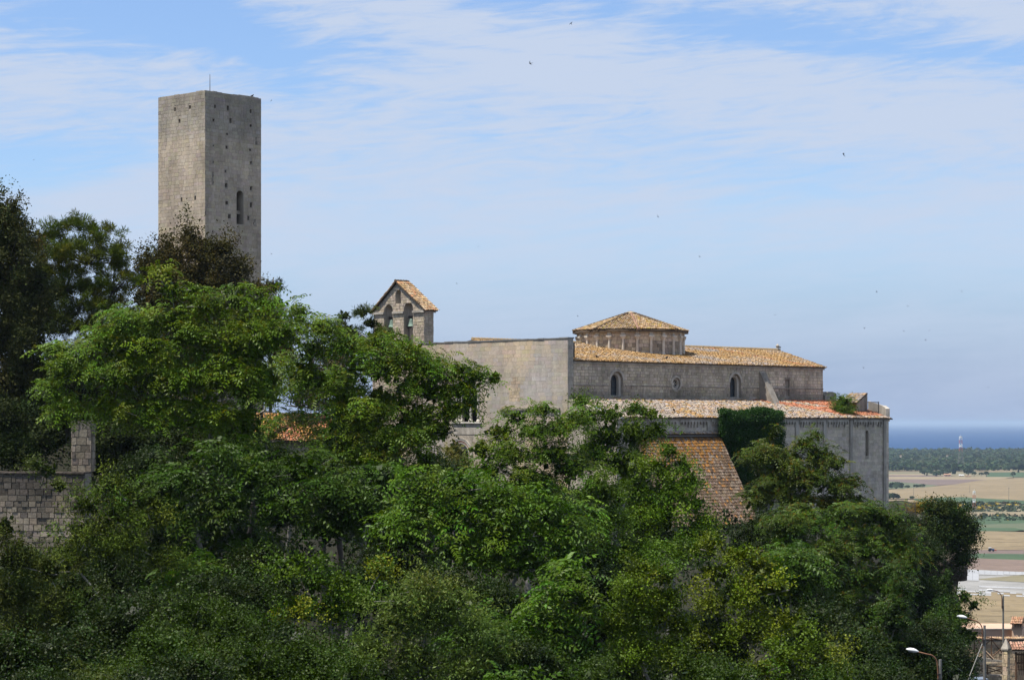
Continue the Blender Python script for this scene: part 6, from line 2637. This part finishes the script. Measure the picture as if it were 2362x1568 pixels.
# --- right slope
grow('tree_of_heaven', 'olive brown feathery tree in front of the ivy and the apse wall', 'tree', 'ailanthus_red',
     L(150, (1785, 1000, 28, 20), (1765, 1040, 44, 26), (1730, 1060, 30, 24), (1855, 1020, 34, 20), (1880, 1005, 24, 14), (1810, 1060, 60, 34), (1890, 1050, 50, 30), (1925, 1070, 40, 26),
       (1780, 1110, 60, 36), (1860, 1105, 70, 36), (1930, 1120, 50, 30), (1960, 1110, 30, 18), (1750, 1150, 50, 30), (1830, 1160, 70, 36), (1920, 1165, 60, 34), (1980, 1160, 40, 26)),
     foot(1850, 150), 51, trunk_r=.18, dens=1.5, twig=.9, bare=10, col=(0.036, 0.054, 0.012))
grow('tree_of_heaven', 'broad dense feathery tree on the right slope below the apse', 'tree', 'ailanthus_red',
     L(136, (1800, 1215, 50, 34), (1850, 1200, 70, 40), (1930, 1200, 70, 40), (2000, 1190, 60, 36), (2050, 1200, 50, 34), (1830, 1270, 80, 44), (1920, 1270, 80, 44), (2010, 1260, 70, 44),
       (2075, 1240, 44, 34), (2090, 1290, 44, 50), (1880, 1340, 80, 44), (1970, 1340, 80, 50), (2050, 1340, 60, 50), (1930, 1410, 80, 50), (2010, 1420, 70, 50)),
     foot(1950, 136), 52, trunk_r=.2, dens=1.2, twig=.5, col=(0.033, 0.060, 0.013))
grow('tree_of_heaven', 'dark feathery tree at the right end of the slope before the lamps', 'tree', 'ailanthus_red',
     L(128, (2060, 1420, 50, 60), (1990, 1480, 60, 50), (2060, 1500, 44, 50), (2000, 1550, 70, 40), (2080, 1340, 36, 60)), foot(2000, 128), 53, trunk_r=.16, col=(0.022, 0.044, 0.010))
grow('yellow_tree', 'yellow green elm standing out on the right slope', 'tree', 'leafy',
     L(97, (1640, 1265, 34, 22), (1700, 1285, 44, 26), (1750, 1310, 44, 28), (1660, 1320, 60, 34), (1790, 1355, 44, 34), (1720, 1370, 80, 44), (1640, 1390, 50, 40), (1810, 1420, 60, 40),
       (1740, 1450, 80, 44), (1660, 1470, 60, 44)),
     foot(1715, 97), 54, trunk_r=.14, dens=.72, twig=.9, bare=12, col=(0.066, 0.090, 0.008), yellow=((0.115, 0.145, 0.010), .34))
grow('yellow_shrub', 'yellow tipped shrub at the bottom, right of the yellow green elm', 'shrub', 'leafy',
     L(90, (1850, 1450, 50, 30), (1880, 1490, 60, 36), (1820, 1520, 70, 40), (1910, 1540, 60, 34), (1750, 1545, 60, 34)), foot(1850, 90), 55, trunk_r=.1, dens=.75,
     col=(0.052, 0.078, 0.010), yellow=((0.12, 0.14, 0.01), .2), bare=8)
grow('green_tree', 'broad round green bush at the bottom, left of the yellow green elm', 'tree', 'small',
     L(95, (1480, 1310, 50, 30), (1530, 1325, 44, 28), (1450, 1360, 60, 40), (1540, 1380, 60, 40), (1490, 1420, 80, 50), (1420, 1440, 50, 44), (1570, 1440, 50, 44), (1460, 1500, 90, 50), (1560, 1510, 60, 50)),
     foot(1500, 95), 56, trunk_r=.14, dens=1.0, twig=.5, col=(0.054, 0.083, 0.009))
grow('green_tree', 'mid green tree left of the dark doorway of the lean-to', 'tree', 'small',
     L(110, (1560, 1270, 50, 34), (1500, 1270, 60, 34), (1610, 1270, 44, 30), (1440, 1270, 60, 40), (1400, 1200, 60, 44), (1380, 1130, 60, 44)), foot(1490, 110), 57, trunk_r=.14,
     dens=.9, twig=.5, col=(0.043, 0.076, 0.010))

# --- foreground shrubs
grow('almond_bush', 'pale grey green narrow leaved bush at the bottom centre', 'shrub', 'willow',
     L(88, (985, 1355, 70, 34), (920, 1390, 60, 34), (1050, 1390, 60, 34), (900, 1440, 70, 40), (990, 1430, 80, 44), (1080, 1460, 60, 44), (860, 1500, 60, 40), (960, 1520, 90, 44), (1070, 1530, 80, 40), (1130, 1500, 40, 40)),
     foot(980, 88), 61, trunk_r=.1, col=(0.060, 0.088, 0.046), dens=1.05, twig=.8, bare=12)
grow('yellow_shrub', 'green shrub with bright yellow leaf sprays left of the pale bush', 'shrub', 'leafy',
     L(92, (650, 1310, 24, 34), (690, 1290, 30, 24), (740, 1290, 40, 26), (720, 1340, 60, 36), (790, 1350, 60, 36), (880, 1310, 34, 24), (760, 1400, 80, 40), (690, 1400, 50, 40), (840, 1380, 40, 36)),
     foot(750, 92), 62, trunk_r=.1, dens=.75, twig=.8, col=(0.042, 0.078, 0.010), yellow=((0.17, 0.185, 0.01), .34), bare=6)
grow('broom_bush', 'light olive feathery bush in front of the old stone wall', 'shrub', 'broom',
     L(104, (250, 1120, 44, 26), (300, 1140, 50, 26), (350, 1160, 36, 22), (200, 1165, 44, 30), (270, 1190, 70, 36), (350, 1200, 44, 30), (200, 1230, 60, 40), (290, 1250, 70, 34), (370, 1290, 50, 34), (170, 1290, 50, 40)),
     foot(260, 104), 63, trunk_r=.1, col=(0.056, 0.084, 0.016), dens=1.05, twig=.8, bare=26)
grow('broom_bush', 'olive feathery bush in the lower left corner under the stone wall', 'shrub', 'broom',
     L(98, (10, 1215, 34, 40), (40, 1290, 60, 44), (110, 1310, 60, 36), (30, 1370, 70, 44), (130, 1390, 70, 44), (200, 1380, 44, 40), (60, 1450, 80, 44)), foot(70, 98), 64, trunk_r=.1,
     dens=.9, twig=.5, col=(0.036, 0.050, 0.012), bare=8)
grow('wall_bush', 'small glossy fig bush hanging over the top of the old stone wall', 'shrub', 'leafy',
     L(129.6, (85, 1070, 34, 20), (110, 1085, 26, 18), (135, 1120, 22, 16)), at(95, 1096, 131), 65, trunk_r=.05, dens=.8, col=(0.035, 0.055, 0.02))
grow('roof_shrub', 'small round green tree of heaven growing out of the aisle roof', 'shrub', 'ailanthus',
     [(cp(s_at(1943, -4.2), -4.2, zat(930, 212)), (1.0, .9, .85)), (cp(s_at(1943, -4.2), -4.2, zat(944, 212)), (1.2, .9, .6))],
     tuple(cp(s_at(1946, -4.2), -4.2, Z_A1 + .2)), 66, trunk_r=.07, dens=3.2, sc=.55, back=1.0, col=(0.04, 0.075, 0.013))
grow('cliff_bush', 'dark evergreen bush on the brink of the cliff right of the apse', 'shrub', 'oak',
     L(197, (2106, 1240, 36, 30), (2130, 1262, 40, 26), (2236, 1232, 22, 40), (2205, 1256, 34, 24), (2222, 1290, 26, 26), (2160, 1180, 36, 24), (2200, 1195, 40, 36), (2225, 1222, 28, 34), (2170, 1230, 50, 34), (2222, 1248, 24, 24), (2140, 1220, 30, 40)), foot(2170, 197, -2), 67, trunk_r=.12,
     col=(0.020, 0.036, 0.010), yellow=((0.04, 0.036, 0.022), .1), bare=30, dens=1.5, gap=-.12, gs=1.0)
grow('cliff_fig', 'dark fig tree at the foot of the cliff beside the farthest lamp', 'tree', 'leafy',
     L(158, (2222, 1375, 26, 22), (2245, 1395, 18, 20), (2215, 1420, 36, 30), (2225, 1470, 34, 36), (2200, 1500, 44, 44), (2225, 1540, 30, 30), (2180, 1440, 40, 60)), foot(2205, 158), 68, trunk_r=.15,
     col=(0.022, 0.046, 0.010), dens=.9)
grow('cliff_ivy', 'dark ivy curtain hanging over the shaded cliff', 'ivy', 'ivy',
     L(190, (2100, 1360, 40, 60), (2150, 1400, 40, 60), (2120, 1470, 50, 60), (2165, 1360, 28, 40), (2180, 1540, 50, 40), (2165, 1420, 28, 50), (2175, 1480, 30, 50), (2185, 1400, 20, 40)), foot(2130, 190), 69, trunk_r=.08, col=(0.012, 0.026, 0.006), dens=1.3)
grow('dry_grass_clump', 'golden dry bush on the terrace right of the wire fence', 'shrub', 'broom',
     L(207, (2128, 1168, 22, 14), (2145, 1176, 16, 12), (2112, 1178, 14, 14)), tuple(at(2128, 1186, 207)), 70, trunk_r=.04, col=(0.17, 0.13, 0.035), dens=1.0)


def build_ivy():
    lr = np.random.default_rng(71)
    P, A = [], []
    nrm = np.array(-E2)
    for _ in range(3200):
        py = 948 + 195 * lr.random()
        x0 = 1660 + max(0, py - 1000) * 0.30
        x1 = 1806 if py < 1000 else 1806 + (py - 1000) * .08
        px = lr.uniform(x0, x1)
        edge = min(px - x0, x1 - px) / 18
        top = (py - 948) / 14
        bulge = .95 * math.sqrt(min(1, max(0, edge))) * math.sqrt(min(1, .25 + top)) + .5 * nz(px * .03, py * .04, 4.0) + .12
        t = T_A - .22 - max(.03, bulge) * lr.uniform(.75, 1.0)
        c = cp(s_at(px, t), t)
        c.z = zat(py + (4 * math.sin(px * .06) if top < 1 else 0), c.y)
        P.append(c)
        A.append(nrm + np.array([0, 0, 1.6 if top < 1 else .5]))
    for _ in range(420):        # the flat top that leans over the eaves
        px = lr.uniform(1664, 1802)
        t = T_A - lr.uniform(-.35, 1.1)
        c = cp(s_at(px, t), t)
        c.z = zat(949 + 4 * math.sin(px * .06), cp(s_at(px, T_A - .6), T_A - .6).y) - .12 * abs(t - T_A + .4) + lr.normal(0, .07)
        P.append(c)
        A.append(np.array([0, 0, 1.0]))
    base = np.array(cp(s_at(1740, -6.2), -6.2, -9))
    P = np.array(P) - base
    A = unit(np.array(A) + lr.normal(0, .3, (len(P), 3)))
    cc = np.array([0.020, 0.060, 0.006])[None] * np.exp(lr.normal(0, .18, (len(P), 1)))
    V, C_ = place_sprays('ivy', P, A, lr.uniform(.45, .85, len(P)), cc, lr)
    root = thing('ivy', tuple(base), 'thick dark flat topped ivy block growing over the aisle wall and eaves', 'ivy')
    obj('foliage', fast_mesh('foliage', V.reshape(-1, 3), np.arange(len(V) * 4).reshape(-1, 4), C_), M['leaf'], root, True)
    limbs = []
    for k in range(7):
        a = np.array(cp(s_at(1730 + 8 * k, T_A - .2), T_A - .2, -8.5)) - base
        b = np.array(cp(s_at(1680 + 18 * k, T_A - .25), T_A - .25, -1.0)) - base
        limbs.append((curve(a, b, lr, 6, .06, 0), np.linspace(.09, .03, 7)))
    v, f = branch_mesh(limbs, 5)
    obj('stems', fast_mesh('stems', v, f), M['bark_dark'], root, True)


build_ivy()
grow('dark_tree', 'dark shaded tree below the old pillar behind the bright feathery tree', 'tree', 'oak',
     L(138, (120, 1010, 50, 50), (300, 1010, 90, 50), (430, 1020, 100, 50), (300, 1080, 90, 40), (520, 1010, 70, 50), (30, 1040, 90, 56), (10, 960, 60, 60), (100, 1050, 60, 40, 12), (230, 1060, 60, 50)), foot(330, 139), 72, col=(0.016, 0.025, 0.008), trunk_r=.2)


# --- understorey: two bushes of each kind, copied over the slope
def proto(kind, seed, **kw):
    lr = np.random.default_rng(seed)
    lobes = []
    for k in range(6):
        a = 2 * math.pi * k / 5 + lr.normal(0, .3)
        r = 1.0 if k < 5 else 0
        lobes.append(((math.cos(a) * r, math.sin(a) * r, 1.3 + lr.uniform(-.3, .5) + (.8 if k == 5 else 0)), (lr.uniform(.9, 1.3), lr.uniform(.9, 1.3), lr.uniform(.8, 1.1))))
    return lobes


def copy_thing(root, loc, rz, sc, label):
    r = root.copy()
    COL.objects.link(r)
    r.location = loc
    r.rotation_euler = (0, 0, rz)
    r.scale = (sc, sc, sc)
    r['label'] = label
    for ch in root.children:
        c = ch.copy()
        COL.objects.link(c)
        c.parent = r
    return r


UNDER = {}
for nm, kind, seed, colr in (('green_bush', 'small', 81, (0.022, 0.041, 0.006)), ('dark_bush', 'small', 82, (0.011, 0.021, 0.005)), ('grey_bush', 'willow', 83, (0.030, 0.042, 0.014)),  # leaf colours kept dark to carry the shade low on the slope
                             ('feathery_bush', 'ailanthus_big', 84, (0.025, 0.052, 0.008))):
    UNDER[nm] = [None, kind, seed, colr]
LANDM = ((-60, 'the stone wall'), (160, 'the olive broom bush'), (420, 'the shaded saplings'), (620, 'the yellow sprayed shrub'), (860, 'the pale grey green bush'), (1130, 'the central feathery sapling'),
         (1400, 'the broad round bush'), (1600, 'the yellow green elm'), (1800, 'the yellow tipped shrub'), (1950, 'the right slope trees'), (2120, 'the shaded cliff'))
WORDS = {'green_bush': 'mid green leafy bush', 'dark_bush': 'dark green leafy bush', 'grey_bush': 'grey green narrow leaved bush', 'feathery_bush': 'feathery leaved green bush'}
used_labels = {}
spots = [
    # px, py of the bush top, distance, size, kind
    (40, 1500, 84, 1.2, 'dark_bush'), (160, 1490, 86, 1.2, 'dark_bush'), (270, 1420, 94, 1.2, 'dark_bush'), (230, 1560, 80, 1.0, 'grey_bush'), (110, 1580, 78, 1.0, 'dark_bush'),
    (360, 1390, 96, 1.1, 'dark_bush'), (360, 1500, 84, 1.2, 'green_bush'), (450, 1430, 92, 1.2, 'green_bush'), (480, 1350, 98, 1.0, 'dark_bush'), (580, 1370, 100, 1.1, 'dark_bush'),
    (540, 1460, 90, 1.2, 'green_bush'), (640, 1480, 88, 1.2, 'dark_bush'), (600, 1540, 82, 1.1, 'green_bush'), (450, 1550, 80, 1.1, 'dark_bush'), (720, 1530, 83, 1.2, 'green_bush'),
    (330, 1580, 77, 1.0, 'dark_bush'), (810, 1500, 90, 1.0, 'dark_bush'), (820, 1570, 80, 1.0, 'green_bush'), (600, 1290, 106, 1.1, 'dark_bush'), (440, 1290, 106, 1.1, 'feathery_bush'),
    (880, 1290, 104, 1.1, 'dark_bush'), (1010, 1330, 100, 1.0, 'dark_bush'), (1140, 1370, 98, 1.1, 'dark_bush'), (1170, 1430, 93, 1.1, 'feathery_bush'), (1200, 1500, 89, 1.0, 'dark_bush'),
    (1190, 1570, 82, 1.0, 'feathery_bush'), (1380, 1570, 82, 1.0, 'green_bush'), (1340, 1240, 112, 1.3, 'dark_bush'), (1390, 1340, 104, 1.2, 'dark_bush'), (1620, 1440, 98, 1.0, 'dark_bush'),
    (1620, 1560, 84, 1.0, 'green_bush'), (1690, 1590, 80, 1.0, 'green_bush'), (1820, 1265, 118, 1.0, 'feathery_bush'), (1800, 1310, 120, 1.0, 'dark_bush'), (1765, 1205, 140, 1.1, 'dark_bush'), (1890, 1420, 108, 1.2, 'dark_bush'),
    (1960, 1490, 102, 1.2, 'dark_bush'), (1940, 1580, 86, 1.0, 'green_bush'), (2050, 1570, 96, 1.0, 'dark_bush'), (2120, 1500, 128, 1.2, 'dark_bush'), (2150, 1450, 150, 1.3, 'dark_bush'),
    (1450, 1150, 140, 1.5, 'dark_bush'), (1250, 1130, 140, 1.4, 'dark_bush'), (1000, 1080, 140, 1.4, 'dark_bush'), (880, 1060, 140, 1.4, 'dark_bush'),
    (740, 1060, 136, 1.4, 'dark_bush'), (620, 1040, 140, 1.4, 'dark_bush'), (2080, 1200, 186, 1.0, 'dark_bush'), (2100, 1240, 178, 1.2, 'dark_bush'), (2040, 1190, 190, 1.0, 'green_bush'), (1990, 1180, 176, 1.4, 'dark_bush'),
    (480, 1140, 120, 1.3, 'dark_bush'), (350, 1060, 124, 1.2, 'dark_bush'), (180, 1330, 108, 1.1, 'dark_bush'), (400, 1240, 112, 1.2, 'dark_bush'),
    (930, 1150, 160, 1.6, 'dark_bush'), (1080, 1130, 165, 1.5, 'dark_bush'), (1180, 1150, 160, 1.5, 'dark_bush'), (1330, 1150, 160, 1.5, 'dark_bush'), (60, 1290, 122, 1.2, 'dark_bush'), (200, 1260, 122, 1.2, 'dark_bush'), (840, 985, 150, 1.6, 'dark_bush'),
    (240, 1575, 106, 1.3, 'dark_bush'), (500, 1575, 110, 1.3, 'dark_bush'), (690, 1570, 108, 1.3, 'dark_bush'), (900, 1570, 108, 1.3, 'dark_bush'), (1100, 1570, 110, 1.3, 'feathery_bush'),
    (1300, 1565, 112, 1.3, 'dark_bush'), (1500, 1570, 110, 1.3, 'dark_bush'), (1700, 1575, 110, 1.3, 'dark_bush'), (1850, 1570, 108, 1.3, 'dark_bush'), (1400, 1450, 112, 1.3, 'dark_bush'), (1180, 1400, 112, 1.3, 'dark_bush'),
]
ordinal = ('', 'second ', 'third ', 'fourth ', 'fifth ', 'sixth ', 'seventh ', 'eighth ', 'ninth ')
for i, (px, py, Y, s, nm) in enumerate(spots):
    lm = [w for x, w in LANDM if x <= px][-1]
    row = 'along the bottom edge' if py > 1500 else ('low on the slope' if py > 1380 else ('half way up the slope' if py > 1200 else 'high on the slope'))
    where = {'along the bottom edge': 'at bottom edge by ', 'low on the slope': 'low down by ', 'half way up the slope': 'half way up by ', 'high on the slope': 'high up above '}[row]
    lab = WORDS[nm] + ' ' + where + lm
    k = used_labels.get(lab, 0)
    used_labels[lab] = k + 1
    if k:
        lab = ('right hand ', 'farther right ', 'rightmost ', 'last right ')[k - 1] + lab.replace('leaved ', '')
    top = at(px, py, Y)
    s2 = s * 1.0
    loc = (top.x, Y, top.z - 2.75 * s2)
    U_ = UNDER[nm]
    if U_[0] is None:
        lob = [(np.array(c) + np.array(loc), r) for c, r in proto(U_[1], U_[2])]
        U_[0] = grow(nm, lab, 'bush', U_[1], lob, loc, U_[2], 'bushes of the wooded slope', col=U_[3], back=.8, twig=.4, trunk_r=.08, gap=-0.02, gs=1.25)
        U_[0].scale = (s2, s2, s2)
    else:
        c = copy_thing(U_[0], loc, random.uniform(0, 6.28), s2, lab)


# ------------------------------------------------------------------ birds
def bird_mesh(name, span=0.42, fold=0.35):
    V, F = [], []

    def q(*pts):
        b = len(V)
        V.extend(pts)
        F.append(tuple(range(b, b + len(pts))))
    mb = MB()
    mb.tube([(0, .12, 0), (0, .07, .0), (0, -.02, 0), (0, -.1, 0), (0, -.19, 0)], [.008, .026, .03, .018, .004], 6)
    for sg in (-1, 1):
        a, b, c = (sg * .02, .06, .01), (sg * span * .25, .08, span * fold * .2), (sg * span * .5, -.08, span * fold * .35)
        d, e = (sg * span * .24, .015, span * fold * .18), (sg * .02, -.02, .01)
        for pts in ((a, b, d, e), (b, c, d)):
            mb.poly(pts)
            mb.poly([(p[0], p[1], p[2] + .008) for p in pts[::-1]])
    mb.poly([(0, -.15, .005), (.035, -.24, .005), (0, -.2, .005)])
    mb.poly([(0, -.15, .004), (-.035, -.24, .004), (0, -.2, .004)])
    me = mb.mesh(name)
    me.materials.append(M['black'])
    return me


BIRD = bird_mesh('swift')


def birds():
    spec = [(1317, 55, 10, 'swift at the very top of the sky, right of centre'), (1223, 147, 12, 'swift below a dark wisp of cloud near the top centre'),
            (626, 232, 11, 'swift just right of the tower top'), (1945, 357, 13, 'largest swift, curved like a sickle in the right sky'),
            (1517, 500, 9, 'swift high above the church drum'), (1613, 592, 6, 'small swift right of the one high above the drum'),
            (1053, 654, 4, 'tiny swift right of the bell gable peak'), (1332, 729, 5, 'tiny swift just left of the drum roof'),
            (2021, 673, 6, 'small swift above the right end of the nave roof'), (2217, 672, 6, 'small swift at the far right above the sea'),
            (2093, 706, 3, 'speck of a swift below and right of the one over the nave end'), (2084, 764, 5, 'left one of two low swifts over the sea'),
            (2134, 784, 6, 'right one of two low swifts over the sea'), (2143, 762, 3, 'speck of a swift above the low pair over the sea'), (1991, 848, 4, 'lowest swift, above the end pier of the aisle'),
            (1787, 726, 4, 'tiny swift between drum and right edge above the nave roof'), (1993, 757, 3, 'speck of a swift left of the low pair'),
            (78, 369, 4, 'tiny swift alone in the left sky'), (1103, 569, 3, 'speck of a swift in the middle sky left of centre'),
            (626, 586, 3, 'speck of a swift beside the lower tower edge'), (2278, 893, 3, 'speck of a swift low above the sea at right')]
    lr = np.random.default_rng(5)
    for px, py, sz, lab in spec:
        Y = 0.40 * FL / sz
        Y = min(Y, 420)
        o = bpy.data.objects.new('swift', BIRD)
        link(o)
        o.location = at(px, py, Y)
        o.rotation_euler = (lr.uniform(-1.0, 1.0), lr.uniform(-1.1, 1.1), lr.uniform(0, 6.28))
        s = max(1.0, sz * Y / FL / .40)
        o.scale = (s, s, s)
        tag(o, lab, 'bird', 'swifts flying in the sky')
    # pigeons on the roofs
    mb = MB()
    mb.tube([(-.17, 0, .12), (-.06, 0, .15), (.06, 0, .19), (.11, 0, .25), (.14, 0, .29)], [.015, .07, .075, .045, .03], 8)
    mb.tube([(.14, 0, .29), (.19, 0, .285)], [.02, .004], 5)
    mb.tube([(-.17, 0, .12), (-.3, 0, .08)], [.03, .02], 5)
    for sg in (-.03, .03):
        mb.tube([(.02, sg, .12), (.02, sg, 0)], .008, 4)
    pg = mb.mesh('pigeon')
    pg.materials.append(M['black'])
    sl = (Z_R - Z_EAVE) / T_R
    sa = (Z_A0 - Z_A1) / (-T_A)
    for px, t, base, lab in ((1376, .5, 'n', 'dark pigeon on the nave eaves left of the drum'), (1537, 1.2, 'n', 'dark pigeon at the foot of the drum'),
                             (1554, T_A + .9, 'a', 'dark pigeon on the grey aisle roof below the round window'), (1670, T_A + .5, 'a', 'dark pigeon on the aisle eaves just left of the ivy'),
                             (1917, -0.6, 'a', 'dark pigeon on the red tiles below the end of the nave')):
        s = s_at(px, t)
        z = (Z_EAVE + sl * t) if base == 'n' else (Z_A0 + sa * t)
        o = bpy.data.objects.new('pigeon', pg)
        link(o)
        o.location = cp(s, t, z + .13)
        o.scale = (1.0, 1.0, 1.0)
        o.rotation_euler = (0, 0, lr.uniform(0, 6.28))
        tag(o, lab, 'bird', 'pigeons on the roofs')
    o = bpy.data.objects.new('pigeon', pg)
    link(o)
    o.location = at(581, 226, 190.3)
    o.scale = (.9, .9, .9)
    tag(o, 'dark pigeon perched on the right rim of the tower top', 'bird', 'pigeons on the roofs')


birds()


def undergrowth():
    lr = np.random.default_rng(91)
    n = 3000
    y = lr.uniform(66, 186, n)
    x = lr.uniform(-.245, .19, n) * y
    z = np.array([ground_z(a, b) for a, b in zip(x, y)])
    P = np.stack([x, y, z + lr.uniform(.1, .5, n)], 1)
    A = unit(np.stack([lr.normal(0, .4, n), lr.normal(-.4, .4, n), np.ones(n)], 1))
    c = np.array([0.014, 0.025, 0.006])[None] * np.exp(lr.normal(0, .3, (n, 1)))
    V, C_ = place_sprays('oak', P, A, lr.uniform(1.6, 2.8, n), c, lr)
    o = obj('undergrowth', fast_mesh('undergrowth', V.reshape(-1, 3), np.arange(len(V) * 4).reshape(-1, 4), C_), M['leaf_dull'])
    tag(o, 'dark low undergrowth and brambles covering the ground of the wooded slope', 'undergrowth', kind='stuff')


undergrowth()
